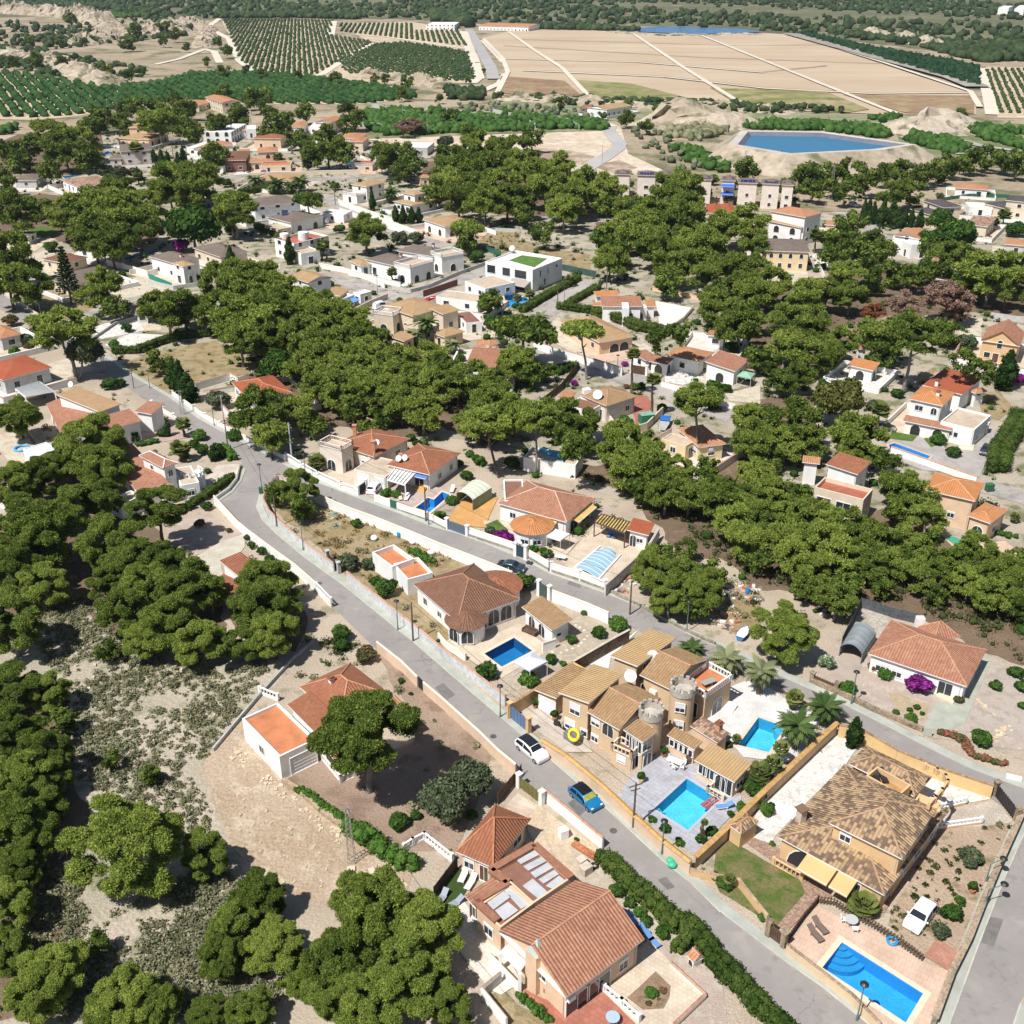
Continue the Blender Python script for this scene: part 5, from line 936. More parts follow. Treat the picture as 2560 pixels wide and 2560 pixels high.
# right
H('large white villa with orange and red roofs, arched porch and roof terrace','orange-red white villa',B('G 1205 1003 1136 1094 1366 1152',5.6,'hip',1.2,'O','W',rgc=(.62,.3,.14),chim=[(.7,.35)],k={0:[(.3,3.6,1.4,1.1,'win'),(.8,3.4,1.0,1.3,'arch')]}),B('G 1345 876 1232 1000 1490 1078',3.8,'shed',.5,'r','W',hi='ad',win=0,chim=[(.3,.1)]),B('G 1380 1232 1592 1308 1646 1194',3.6,'flat',0,'s','W',par=.35,k={3:[(.3,1.3,.7,1.2,'win'),(.5,1.3,.7,1.2,'win')]}),B('G 1110 1203 1096 1246 1432 1318',2.6,'shed',.6,'v','W',hi='ad',kind='bigarch'),B('G 1570 1040 1600 1060 1668 1040',3.0,'hip',.6,'o','W'))
H('ochre gabled house with white verge, balcony and chimney at right edge','gabled ochre house',B('G 1660 600 1632 692 1900 738',4.6,'gable',2.6,'v','O',rd='y',k={0:[(.2,.9,1.2,1.2,'win'),(.8,.9,1.2,1.2,'win'),(.5,3.3,1.0,1.8,'arch'),(.45,.1,1.2,2,'door')]}),)
H('peach two-storey house with bright orange tiled roofs at right edge','bright orange peach house',B('K 1290 -60 1242 66 1592 156',5.4,'hip',1.2,'O','P',rgc=(.62,.32,.18),k={0:[(.6,1.6,1.0,.9,'win')]}),B('K 1565 225 1702 300 1766 188',3.6,'hip',.7,'O','P',k={3:[(.5,.6,1.6,1.7,'arch')]}))
H('tan house with red roof terrace in grey parapet among pines','red-terrace tan house',B('K 495 42 826 136 872 58',4.6,'flat',0,'r','C',par=.7,k={3:[(.22,1.5,2.2,1.7,'glass'),(.62,1.5,2.2,1.7,'glass')]}),B('G 600 1440 562 1545 752 1640',4.4,'shed',.8,'t','W',hi='ad'),B('G 440 1488 402 1532 525 1532',4.2,'shed',.5,'o','W',hi='ad'))
H('small orange-roofed house with dark arch hidden under pines','hidden orange house',B('G 762 808 714 862 892 902',2.9,'shed',.7,'O','W',hi='ad',kind='bigarch'),B('G 780 722 790 752 855 748',2.6,'shed',.3,'o','W',hi='ad'))
H('tiny tan-roofed hut surrounded by treetops at upper right',None,B('G 1300 112 1282 152 1392 168',2.8,'shed',.4,'p','C',hi='ad'))
H('cream two-storey villa with grey roof, arched windows and green pool','grey-roofed cream villa',B('C 560 1278 545 1345 782 1345',5.6,'hip',1.0,'g','Y',kind='win',k={0:[(x,z,1.0,1.3,'arch' if z>2 else 'win') for x in (.12,.34,.58,.84) for z in (.9,3.6)]}))
H('large white villa with orange hipped roof and two rows of balconies','two-balcony orange villa',B('C 550 1137 760 1167 882 1145',8.6,'hip',1.3,'o','W',rgc=(.6,.36,.22)),B('C 548 1188 740 1222 822 1196',5.6,'shed',.5,'o','W',hi='ad',kind='bigarch'))
for i,(a,b_) in enumerate((('C 238 1096 228 1142 312 1142','red-roofed white cottage left of its twin before the terrace row'),('C 322 1096 314 1146 388 1142','red-roofed white cottage right of its twin before the terrace row'))): H(b_,None,B(a,3.0,'hip',.9,'r','W'))
H('pair of dark slate hipped roofs on a cream house beside white yards','dark-roofed cream house',B('C 1432 1072 1500 1114 1577 1098',5.8,'hip',.9,'d','C'),B('C 1370 1116 1460 1162 1512 1140',4.0,'hip',.7,'d','C'))
H('pale stone house with peach roof beside the palm clump','peach-roofed stone house',B('C 1640 1152 1615 1202 1732 1222',3.4,'shed',.8,'p','C',hi='ad'))
H('white house with orange gable and square flat wing behind cypress row','white house behind cypresses',B('C 1292 1226 1232 1262 1372 1284',4.8,'gable',.9,'o','W'),B('C 1325 1285 1330 1312 1420 1292',4.2,'flat',0,'w','W',par=.2))
H('low white house with orange roof and dark veranda at the pine row','orange pine-row house',B('C 1572 982 1562 1008 1742 1018',3.0,'hip',1.0,'o','W'))
H('beige house with dark grey roof at the far right edge','dark-roofed edge house',B('C 1850 1046 1832 1074 1990 1092',6.0,'hip',1.0,'d','C'),B('C 1760 1085 1830 1120 1900 1095',3.6,'hip',.6,'d','C'))
H('long pale building with flat yards at the right edge below the grey-roofed house','pale yard house',B('C 1640 1085 1640 1110 1760 1110',3.0,'flat',0,'w','W',par=.3))
H('small orange-roofed pale house at the right edge behind treetops',None,B('C 1840 1280 1830 1310 1960 1320',3.0,'hip',.9,'o','G'))
# terrace of sand-coloured houses with solar roofs
SOL=plain((.02,.025,.11),.2); TER=((1470,935,1560,'leftmost solar-roofed house of the sand-coloured terrace'),(1592,940,1700,'second solar-roofed terrace house from the left, beside two cypresses'),(1702,940,1786,'third solar-roofed terrace house from the left'),(1790,942,1884,'fourth solar-roofed terrace house from the left'),(1905,962,2000,'fifth solar-roofed terrace house, behind the wood'),(2045,968,2125,'sixth solar-roofed terrace house with blue awnings'),(2135,980,2245,'seventh terrace house with separate grey solar panels'),(2262,985,2365,'eighth solar-roofed terrace house from the left'),(2368,992,2440,'rightmost solar-roofed house of the sand-coloured terrace'))
for i,(x0,y,x1,l) in enumerate(TER):
    t,r=house('terrace_house',l,'solar-roofed terrace' if i in(1,6) else None,[B(f'B {x0+12} {y-22} {x0} {y} {x1} {y+2}',8.6,'hip',1.0,'g','K',win=1),B(f'B {x0+10} {y+28} {x0+4} {y+62} {x0+60} {y+64}',4.4,'flat',0,'o','K',par=.1,bal='K' if i%2 else 'C')]); t['group']='sand-coloured terrace houses with solar roofs'
    O,ex,ey,lx,ly,sg=rect3(f'B {x0+12} {y-22} {x0} {y} {x1} {y+2}',8.6); mb=MB(); Z=Vector((0,0,1))
    n=6 if i!=6 else 4
    for k in range(n):
        a=.06+.88*k/n; b_=a+.88/n-.02; P=lambda u,v: O+ex*lx*u+ey*ly*v*.5+Z*(8.68+1.0*v)
        if ly<lx: v0,v1=.15,.9
        lo=max(a,.15) ; hi_=min(b_,.85)
        if hi_>lo: mb.quad(P(lo,.12),P(hi_,.12),P(hi_,.62),P(lo,.62))
    mb.build('solar_panel',SOL,t)
    if i==5: O2,e2,f2,l2,m2,s2=r[0]['f']; awning(t,O2,O2+e2*l2,-f2*2,7.4,.6,plain((.03,.12,.5),.7)); awning(t,O2,O2+e2*l2,-f2*2.2,4.6,.5,plain((.03,.12,.5),.7))
# hill-top cluster, upper left
H('cream two-storey house with pale orange roof at the top of the village','hill-top cream house',B('A 1142 517 1188 552 1282 540',5.6,'gable',1.0,'o','C'))
H('long orange-roofed house with solar panels at the top of the village','hill-top solar house',B('A 905 532 882 562 1032 577',3.4,'hip',1.0,'o','C'))
H('peach villa with open pavilion and upper tower among dark pines','pavilion villa',B('A 700 710 626 742 772 757',3.2,'hip',1.0,'s','P',kind='bigarch'),B('A 692 660 685 686 778 692',6.0,'hip',.7,'s','P'),B('A 780 725 775 745 838 742',3.0,'hip',.6,'s','P'))
H('two-storey pale villa with grey hipped roof and balconies behind the palms','grey balconied villa',B('A 662 775 642 812 816 800',5.8,'hip',1.1,'g','G'),B('A 592 830 582 853 652 853',3.0,'hip',.6,'g','G'))
H('white house with dark arches and orange wing on the hill','white arched hill house',B('A 1130 663 1088 708 1226 716',5.0,'flat',0,'w','W',par=.3,kind='bigarch'),B('A 1238 668 1228 702 1320 696',3.5,'hip',.8,'o','W'),B('A 1320 672 1318 692 1372 690',4.2,'flat',0,'w','W',par=.4))
H('white house with long orange roof below the hill-top arches','long orange hill house',B('A 1072 760 1032 797 1112 812',3.4,'gable',.8,'o','W'),B('A 1140 765 1150 785 1252 780',3.4,'hip',.6,'o','W'),B('A 1060 755 1000 790 1040 800',3.4,'flat',0,'w','W',par=.2))
H('peach house with terracotta roof beneath a leaning pine','terracotta peach hill house',B('A 1402 706 1356 742 1502 747',4.4,'hip',1.0,'t','P'))
H('red brick house with brown roof between white houses','red brick house',B('A 1232 812 1192 862 1322 857',4.6,'hip',.8,'b','B'),B('A 1285 800 1280 822 1345 818',4.0,'shed',.3,'o','B',hi='ad'))
H('pale two-tier house with orange roof, arches and white stairs','two-tier arched house',B('A 1392 792 1380 817 1492 812',6.0,'hip',.8,'o','C',kind='arch'),B('A 1348 850 1340 872 1540 862',3.0,'shed',.4,'o','C',hi='ad',kind='bigarch'))
H('white house with steep orange gable at the grove edge','orange gabled grove house',B('A 1702 628 1686 656 1752 667',5.8,'gable',1.0,'o','W'),B('A 1650 655 1655 685 1700 690',3,'flat',0,'w','W',par=.2))
H('orange-roofed house with solar panels left of the steep gable',None,B('A 1577 655 1556 682 1632 682',4.4,'hip',.8,'o','W'))
H('cream house with orange roof beside the tree-shaded road',None,B('A 1852 712 1822 742 1925 747',4.4,'hip',.8,'o','W'))
H('pink-roofed house half hidden behind the front pines','half-hidden pink house',B('A 405 955 442 1012 606 976',3.2,'hip',.9,'p','W'))
H('grey-roofed low house behind the left edge pines',None,B('A 82 936 72 968 182 975',3.0,'hip',.7,'g','G'))
H('tan house with broad roof behind the feathery palms','tan palm house',B('A 1442 926 1372 967 1562 977',3.0,'hip',1.0,'s','C'))
H('red terrace house with open brick deck beside the tall pine group',None,B('B 70 860 60 885 170 890',2.4,'flat',0,'r','C',par=.1,bal='W'))
H('orange-roofed house half hidden by the pine group near the road',None,B('B 425 930 430 952 482 945',3.4,'hip',.7,'o','P'))
H('white warehouse with tan roof and green door beyond the groves','green-door warehouse',B('B 1400 548 1322 575 1385 595',4.2,'gable',1.2,'s','W',k={0:[(.55,.05,2.6,3.0,'garage')]}),B('B 1295 560 1285 578 1330 582',2.6,'flat',0,'r','B',par=.1),n='warehouse',cat='warehouse')
H('long low farm building with orange roof at the field edge','long farm building',B('B 752 122 742 138 970 152',4.5,'gable',2,'o','W'),n='farm_building',cat='farm building')
H('white farmhouse with dark trees around on the far rise',None,B('B 470 118 460 134 612 136',5,'flat',0,'w','W',par=.3),n='farm_building',cat='farm building')
H('grey modern house with roof solar panels beside two bare brown trees','grey house by bare trees',B('B 215 800 205 830 410 800',3.2,'flat',0,'G','G',par=.2),B('B 330 760 330 790 460 800',3.4,'flat',0,'w','G',par=.2))
H('small white pump house in the grove beside bare trees',None,B('B 325 650 315 668 380 668',3,'flat',0,'w','W',par=.15),n='hut',cat='hut')
for i,(s,l) in enumerate((('C 1885 28 1880 48 1932 50','white buildings on the far horizon at top right'),('C 1800 30 1795 40 1850 42','low white building left of the far horizon buildings'))): H(l,None,B(s,9,'flat',0,'w','W',par=.3,win=0),n='farm_building',cat='farm building')

# more of the crowded upper village
H('tan-roofed hut at the end of the pale lane',None,B('G 915 62 918 104 990 100',3.0,'shed',.4,'s','C',hi='ad'),n='hut',cat='hut')
H('white walled yard building under treetops beside the cream villa',None,B('C 880 1330 870 1374 960 1390',2.6,'flat',0,'w','W',par=.2))
H('low terracotta-roofed wing behind the two-balcony villa',None,B('C 880 1180 860 1205 960 1215',3.0,'hip',.6,'o','C'))
H('small red-roofed outhouse beside the twin white cottages',None,B('C 400 1115 395 1140 440 1142',2.8,'hip',.5,'r','C'),n='outbuilding',cat='outbuilding')
H('white pergola house with flat roof behind the cypress lane pool',None,B('A 1740 1120 1720 1145 1830 1160',2.8,'flat',0,'w','W',par=.1))
H('pale blue-shaded white house at the left edge of the upper wood',None,B('D 90 215 60 250 180 260',2.8,'hip',.6,'g','W'))
H('white house with orange roof glimpsed between left pines',None,B('A 440 1300 400 1335 470 1350',2.8,'hip',.7,'t','W'))
H('long white terrace building with orange roof near the hill road',None,B('A 1420 868 1400 890 1560 885',2.8,'flat',0,'o','C',par=.2))
H('white flat-roofed house below the steep orange gable',None,B('A 1660 720 1650 745 1760 750',3.2,'flat',0,'w','W',par=.3)); H('cream house with orange roof at the groves edge',None,B('B 60 735 50 760 120 765',4.2,'hip',.8,'o','C'))
H('white house with terracotta roof left of the red brick house',None,B('A 1100 860 1080 890 1180 900',2.8,'flat',0,'o','W',par=.2))
H('small stone-coloured house behind the umbrella pine lane',None,B('F 0 690 -20 740 110 730',2.8,'hip',.5,'o','C')); H('grey-roofed white carport house beside the cream villa palms',None,B('E 1545 770 1560 850 1650 820',2.6,'flat',0,'b','W',par=.1))
H('white villa wall house hidden left of the round-balcony villa',None,B('H -40 610 20 660 110 610',2.8,'flat',0,'w','W',par=.15))
# ================================================================ garden walls, fences and hedges
def garden_wall(label,P,h,wm,cap=None,th=.22,pil=0,base=None,z0=0,name='garden_wall',cat='wall',bal=None,capw=.17,pilw=None,capm=None):
    """P: ground points; base = (height, material) plinth; bal = balustrade height on top"""
    P=[Vector((p.x,p.y,0)) for p in P]; c=P[len(P)//2]; t=thing(name,label,cat,(c.x,c.y,0)); mb=MB(); Z=Vector((0,0,1))
    for a,b in zip(P,P[1:]): mb.obox(a+Z*z0,b+Z*z0,th,h)
    mb.build('panel',wm,t)
    if base:
        mb=MB()
        for a,b in zip(P,P[1:]): mb.obox(a,b,th+.08,base[0])
        mb.build('plinth',base[1],t)
    if cap is not None:
        mb=MB()
        for a,b in zip(P,P[1:]):
            d=(b-a).normalized(); n=Vector((-d.y,d.x,0)); L=(b-a).length; w=capw
            mb.add([a-n*w+Z*(h-.02),b-n*w+Z*(h-.02),b+Z*(h+.14),a+Z*(h+.14),b+n*w+Z*(h-.02),a+n*w+Z*(h-.02)],[(0,1,2,3),(3,2,4,5),(0,3,5),(1,4,2)],0,[[(0,0),(L,0),(L,w),(0,w)],[(0,w),(L,w),(L,0),(0,0)],[(0,0)]*3,[(0,0)]*3])
        mb.build('coping',cap,t)
    if bal: balustrade(t,split_line(P,4),h,bal,WHT)
    if pil:
        for q in split_line(P,pil):
            mb=MB(); mb.box(q,(.2,0,0),(0,.2,0),h+.3); mb.box(q+Z*(h+.3),(.27,0,0),(0,.27,0),.1); mb.build('pillar',pilw or wm,t)
    return t
TC=M((.54,.32,.12),.15,3); RC=M((.47,.27,.18),.15,3); WC=M((.68,.60,.48),.08,2); BLOCK=M((.60,.60,.60),.14,2,.9,.3)
PCW=M((.66,.49,.35),.06,.7); STW=STONE; LOWS=M((.34,.30,.23),.25,3,.9,.5)
garden_wall('peach street wall with ochre tiled coping in front of the castle villas',pts('M 700 -60 870 50 1105 245 1335 465 1530 640 1722 790'),1.7,PCW,TC,capw=.3)
garden_wall('tan wall with tiled coping between square pool and lawn',pts('S 1060 1830 1540 1390 1932 1000',1.75)+pts('N 640 110 745 15',1.75),1.75,TAN,TC,capw=.3)
garden_wall('low ochre wall topped with rough stone beside the lawn',pts('M 1722 800 N 120 1060 300 1290'),1.0,OCH,M((.38,.27,.17),.25,4),th=.3)
garden_wall('ochre wall topped with brown stones along the big blue pool',pts('N 420 1480 600 1620 830 1800 1010 1990'),1.15,M((.66,.50,.32),.06,1),M((.32,.23,.15),.3,4),th=.3)
garden_wall('rough stone wall along the right-hand side street',pts('N 1905 640 1760 960 1660 1200 1570 1430 1460 1650 1350 1950'),1.15,LOWS,M((.42,.32,.22),.25,4),th=.4,capw=.3)
garden_wall('bright ochre wall with brown scalloped top below the upper street',pts('N 760 30 900 55 1130 190 1450 320 1740 415',1.8),1.8,M((.66,.46,.22),.05,1),M((.3,.2,.12),.25,3))
garden_wall('peach stepped wall along the left of the lower street',offset(pts('L 1230 80 1400 215 1510 325'),-.1),1.6,PCW,WC); garden_wall('peach stepped wall behind the olive trees beside the street',offset(pts('L 1550 360 1690 480 1810 590 1932 700 M 410 5 530 105'),-.1),1.6,PCW,WC)
garden_wall('white street wall with red tiled coping opposite the blue car',offset(pts('M 712 262 920 435 1130 612'),-.15),1.6,WHT,RC)
garden_wall('grey block wall with red coping curving round the island tip',offset(pts('I 370 580 270 552 190 592 132 665 114 740 155 830 255 930 430 1080 600 1205'),1.25),1.5,BLOCK,RC); garden_wall('long grey block wall with red coping below the brown villa',offset(pts('I 690 1268 1000 1520 1200 1680 1330 1794 J 120 1590'),1.25),1.6,BLOCK,RC)
garden_wall('long white stepped wall between the island gardens and upper street',pts('I 520 640 740 738 940 810 1170 903 1380 990 1600 1075 1880 1185 J 180 625',1.8),1.8,WHT,WC); garden_wall('white wall with stepped top beside cactus garden and upper street',pts('J 500 760 740 850 890 915',1.8),1.8,WHT,WC)
QB=offset(PB,1.25)
def cutline(P,s):
    """part of polyline P between two photo points"""
    a,b=pts(s); f=lambda q: min(range(len(P)),key=lambda i:(P[i]-q).length)
    i,j=f(a),f(b); return [a]+[p for p in P if (p-a).dot(b-a)>0 and (p-b).dot(a-b)>0]+[b]
garden_wall('white balustrade wall with square pillars before the cream tower villa',pts('I 320 415 430 485 540 545 700 620 800 655'),.7,WHT,None,pil=4.5,bal=.75); garden_wall('white wall with stone foot beside the L-shaped pool',pts('I 1085 760 1330 845 1425 895'),1.3,WHT,WC,base=(.4,LOWS)); garden_wall('short white wall and planter beside the parked white car',pts('I 930 700 1040 740'),1.3,WHT,WC); garden_wall('white wall with stone foot before the round-bay villa and covered pool',pts('I 1575 940 1932 1060 J 490 635 690 700 865 765'),1.5,WHT,WC,base=(.55,LOWS),pil=12)
garden_wall('tall plain grey-white wall on the open side of the covered pool',pts('J 865 720 1160 455 1235 330',2.0),2.0,GRYW,WC)
garden_wall('dark stone-clad wall with cream coping beside the white yard',pts('J 640 1250 900 1100 1030 1030',2.0),2.0,M((.22,.17,.12),.35,5,.9,.6),WC); garden_wall('wall capped with ochre tiles along the castle villa garage',pts('Q -190 1215 225 960 800 560 1040 690',2.2),2.0,OCH,TC)
garden_wall('white wall with pillars curving along the bend by the gravel plot',offset(pts('H 1490 715 1650 890 1720 950 1932 1110 I 400 1200 540 1325'),-.15),1.5,WHT,WC); garden_wall('white balustrade wall left of the bend under the big pine',offset(pts('I 540 1325 640 1430'),-.15),.8,WHT,None,bal=.8)
garden_wall('low white wall with hedge round the round-balcony villa',pts('H 1655 470 1635 560 1580 630 1480 700'),.7,WHT,WC)
garden_wall('row of white pillars and railings beside the upper street under pines',offset(PU[-5:],1.1)+[],.9,WHT,WC,pil=4); garden_wall('white pillared wall on the villa side of the upper street',pts('D 1050 1420 1200 1510 1290 1590'),.8,WHT,WC,pil=4)
garden_wall('low rough wall between the dry plot and rocky slope',pts('L 575 985 720 1080 850 1200 1010 1310 1180 1420 1460 1580'),.6,ROCK,None,th=.5)
garden_wall('thin concrete wall running back from the orange garage',pts('L 90 770 300 520 420 380 640 140 800 10'),.5,CONC,None,th=.25)
for l,s in (('white balustrade with stone posts in the dry yard beside the annexe','L 1410 1460 1470 1420 1550 1380 1740 1530'),('white balustrade behind the orange garage roof','L 415 370 540 420')): garden_wall(l,pts(s),.25,WHT,None,bal=.8)
garden_wall('white balustrade above the half-round flower bed',pts('M 1130 1600 1250 1700 1370 1810'),.2,WHT,None,bal=.8); garden_wall('low cream wall with red tiled top round the gravel drive',pts('M 1590 1420 1830 1640 1610 1850'),.5,WHT,RC); garden_wall('white stepped wall below the cream path at the bottom edge',pts('M 290 1640 420 1530 M 290 1640 460 1850'),1.2,WHT,WC); garden_wall('white low wall beside red terrace steps',pts('M 345 1390 545 1600'),1.0,WHT,WC)
garden_wall('white wall of round tile design by the deep blue pool',pts('J 430 1190 520 1160'),1.5,WHT,WC); garden_wall('white panel wall left of the deep blue pool terrace',pts('I 1370 1650 1430 1720 1560 1800'),1.0,WHT,WC)
garden_wall('stone-faced wall with pillars below the brown-hipped bungalow',pts('K 460 1400 640 1470 860 1580 1230 1740'),.7,STONE,None,th=.35); garden_wall('low stone street wall under the large roadside pines',pts('J 880 770 1130 890 1400 1040 1620 1140'),.5,LOWS,None,th=.35)
garden_wall('ochre balustraded ramp wall above the driveway',pts('N 1395 575 1555 535'),.3,OCH,None,bal=.6); garden_wall('ochre balustraded ramp wall below the driveway',pts('N 1365 700 1655 660'),.3,OCH,None,bal=.6)
for l,s,h,m,c in (('white wall along the lane behind the grey corner villa','E 550 470 720 500 900 560 1000 610',1.3,WHT,WC),('white wall and hedge line of the arched villa street','E 690 80 830 130 960 175 1130 230',1.2,WHT,WC),('white wall on the far side of the village street','E 680 20 900 100 1060 150',1.2,WHT,WC),('stone wall with fence below the corner villa terrace','E 1050 615 1180 640 1300 610 1500 520 1720 440',1.0,GRYW,None),('brown gate wall of the modern villa','E 1265 670 1400 625 1500 590',1.7,M((.2,.09,.06),.1,2),None),('cream garden wall behind the white van','E 760 800 900 730 1020 680',1.4,CRM,WC),('long white street wall with tiled coping below the umbrella pine','F 370 750 560 810 760 870 980 940',1.9,WHT,RC),('pink-coped wall along the upper lane','F 1190 350 1380 390 1540 420',1.1,PCH,RC),('white wall of the cream gravel yard','F 1470 480 1400 560 1310 620',1.0,WHT,WC),('low white wall beneath the orange arched bungalow','F 1250 1010 1420 1060 1600 1130 1760 1170',1.0,WHT,WC),('white terrace wall below the palm house','B 0 1100 200 1180 420 1260',1.2,WHT,WC),('white wall along the road by the tall pine group','A 1340 945 1700 935 1932 930',1.3,CRM,WC),('white walled yard of the two-storey brown-roofed house','D 740 450 860 480 1020 530 1140 500',1.6,WHT,WC),('grey yard wall of the walled house','D 1030 580 1200 620 1410 590',1.1,GRYW,None),('long pink-coped wall of the red-roofed house','D 1360 1310 1590 1240 1650 1270',1.5,WHT,RC),('white pool wall with red coping of the villa with long pool','G 1010 1470 1260 1560 1600 1680',1.3,WHT,RC),('low wall along the upper street and dry gardens','D 0 625 150 720 300 830 420 850',.8,CRM,None),('concrete retaining wall before the hidden pine','D 640 970 800 860 960 815',.7,CONC,None),('curved white wall around the dry field','E 1640 230 1760 215 1932 225',1.1,GRYW,None),('pale wall of the ochre gabled house','G 1700 535 1932 570',1.3,GRYW,None),('white stair balustrade of the pink house','F 850 1185 925 1285',1.0,WHT,WC),('cream panelled wall beside the covered boat','F 1050 1340 1150 1310 1260 1200',1.5,CRM,None)):
    garden_wall(l,pts(s),h,m,c)
def fence(label,s,h,mat,post=2.2,name='fence',cat='fence',z=0,pm=None,th=.04):
    P=pts(s,0); c=P[0]; t=thing(name,label,cat,(c.x,c.y,0)); mb=MB()
    for a,b in zip(P,P[1:]): mb.obox(a+Vector((0,0,z+.06)),b+Vector((0,0,z+.06)),th,h-.06)
    mb.build('panel',mat,t)
    for q in split_line(P,post): mb=MB(); mb.tube(q,q+Vector((0,0,z+h+.1)),.045,n=6); mb.build('post',pm or mat,t)
    return t
fence('dark screen fence between dry yard and artificial lawn','M -40 960 120 745',1.6,M((.05,.045,.04),.2,3)); fence('brown reed fence behind the olive trees','M 400 310 560 110',1.6,WOODD); fence('dark green wind-screen fence beside the modern villa lane','F 520 200 800 260',1.8,M((.05,.10,.085),.15,1)); fence('green screen fence below the dry field','E 1500 300 1650 340 1800 390',1.6,GREENP,3); fence('bright green net fence of the walled yard','D 1030 545 1190 610',1.5,M((.03,.26,.18),.1,2)); fence('dark fence on the gravel side of the wide-roofed bungalow','K 670 1150 800 880 1000 945 1180 990',1.6,M((.10,.11,.12),.2,3)); fence('wooden fence beneath the pines by the garden lane','F 420 1150 560 1040 680 890',1.6,WOODD); fence('green screen fence along the far lawn','C 1500 1080 1640 1060 1850 1065',1.4,GREENP,3)
def slats(label,s,h,n,mat):
    P=pts(s); t=thing('picket_fence',label,'fence',(P[0].x,P[0].y,0)); mb=MB(); L=split_line(P,.28)
    for q in L: mb.box(q,(.05,0,0),(0,.05,0),h)
    for a,b in zip(P,P[1:]):
        for z in (h*.3,h*.8): mb.obox(a+Vector((0,0,z)),b+Vector((0,0,z)),.06,.07)
    mb.build('pickets',mat,t)
slats('low dark picket fence between the pool terrace and parked white car','N 620 1165 720 1180 850 1260 1000 1340 1140 1430 1280 1535',1.0,1,M((.16,.11,.07),.2,4)); slats('dark wooden picket fence from gate to pool terrace','N 430 1410 530 1270 620 1165',1.0,1,WOODD)
def gate(label,s,h,mat,pil=None,n=5,arch=False,name='gate'):
    a,b=pts(s); t=thing(name,label,'gate',(a.x,a.y,0)); d=(b-a); L=d.length; u=d.normalized(); nn=Vector((-u.y,u.x,0)); mb=MB()
    mb.obox(a+Vector((0,0,.1)),b+Vector((0,0,.1)),.06,h); mb.build('leaf',mat,t); mb=MB()
    for k in range(n+1): q=a.lerp(b,k/n); mb.box(q+Vector((0,0,.08)),u*.04,nn*.06,h+.08)
    mb.build('bars',mat,t)
    if pil:
        for q in (a-u*.25,b+u*.25): mb=MB(); mb.box(q,u*.24,nn*.24,h+.4); mb.box(q+Vector((0,0,h+.4)),u*.32,nn*.32,.14); mb.build('pillar',pil,t)
gate('brown plank gate between stone pillars by the lawn','N 318 1385 385 1435',1.5,WOODD,STONE); gate('wide black slatted gate at the top of the driveway','N 1750 490 1870 640',1.5,DARK,STONE,10); gate('olive green sliding gate between white pillars','M 555 195 690 300',1.4,M((.16,.15,.05),.1,1),WHT); gate('dark grey gate in the grey block wall','I 612 1120 680 1190',1.4,plain((.05,.06,.06),.6),GRYW); gate('blue-grey double gate before the orange paving','I 1438 895 1560 940',1.5,plain((.10,.14,.19),.5),WHT,8); gate('small dark green gate beside the white planter wall','I 1040 745 1085 760',1.4,GREENP); gate('dark blue street door in the white wall','J 255 530 305 545',1.9,plain((.03,.06,.09),.5),WHT); gate('black railing gate by the parked white car','I 820 655 865 620',1.4,DARK,WHT); gate('blue-patterned castle villa gate under tiled lintel','J 215 1650 325 1740',1.8,plain((.10,.16,.28),.5),OCH); gate('dark gap gate in the peach wall','L 1512 330 1548 362',1.4,DARK); gate('arched white doorway with dark green door','J 415 800 470 830',2.0,plain((.06,.10,.09),.5),WHT); gate('dark brown double gate beside the carport','F 1050 920 1140 935',1.8,WOODD,WHT); gate('light metal gate by the green concrete path','K 1235 1760 1290 1775',1.0,plain((.4,.42,.36),.5)); gate('brown railing gate at the gravel driveway','K 480 1400 620 1460',1.0,WOODD,STONE,8)
# hedges
def hedge(label,s,w,h,mat=HEDGE,z=0,dens=150,sz=.15,name='hedge',rough=.25,P=None):
    P=P or pts(s); P=[Vector((p.x,p.y,0)) for p in P]; rng=np.random.default_rng(len(label)*7+int(h*10)); lob=[]
    for q in split_line(P,w*.42):
        for k in (-.27,.27):
            for zz in ((.32,.72) if h>1 else (.5,)): lob.append((q.x+rng.normal()*.12+k*w,q.y+rng.normal()*.12,z+h*zz+rng.normal()*rough*.2,w*.36))
    L=sum((b-a).length for a,b in zip(P,P[1:])); V,F,T=leaves(lob,int(min(26000,dens*L*(w+2*h)*.5)),sz,rng,flat=min(1.3,max(.8,h/w*.9)),jit=.7,core=.9)
    c=P[0]; V=V-np.array([c.x,c.y,0]); o=bpy.data.objects.new(name,np_mesh(name,V,F,T,mat)); COL.objects.link(o); o.location=(c.x,c.y,0); return tag(o,label,'hedge')
hedge('long clipped green hedge along the street below the peach villa','M 1130 700 1300 870 1500 1040 1640 1180',1.8,1.6); hedge('clipped hedge continuing past the small gate to the bottom edge','M 1680 1130 1800 1270 1932 1440 N 250 1850 420 2010',1.8,1.6); hedge('short clipped hedge beside the dog house','M 1640 1330 1700 1240 1740 1190',1.2,1.5)
hedge('leafy green creeper hedge along the top of the rocky slope','L 690 1050 800 1120 900 1200 990 1260',1.0,1.0,HEDGE2); hedge('thick bright green hedge below the lattice pole','L 1060 1330 1180 1420 1300 1500 1430 1570',2.0,1.6,HEDGE2); hedge('rounded hedge along the white wall of the round-balcony villa','H 1400 690 1500 620 1600 550',1.3,1.3); hedge('dark clipped hedge in front of the round-balcony villa','H 1290 760 1370 700',1.2,1.2); hedge('clipped hedge row above the bright hedge at the road bend','H 1560 350 1600 420',1.2,1.4,HEDGE2)
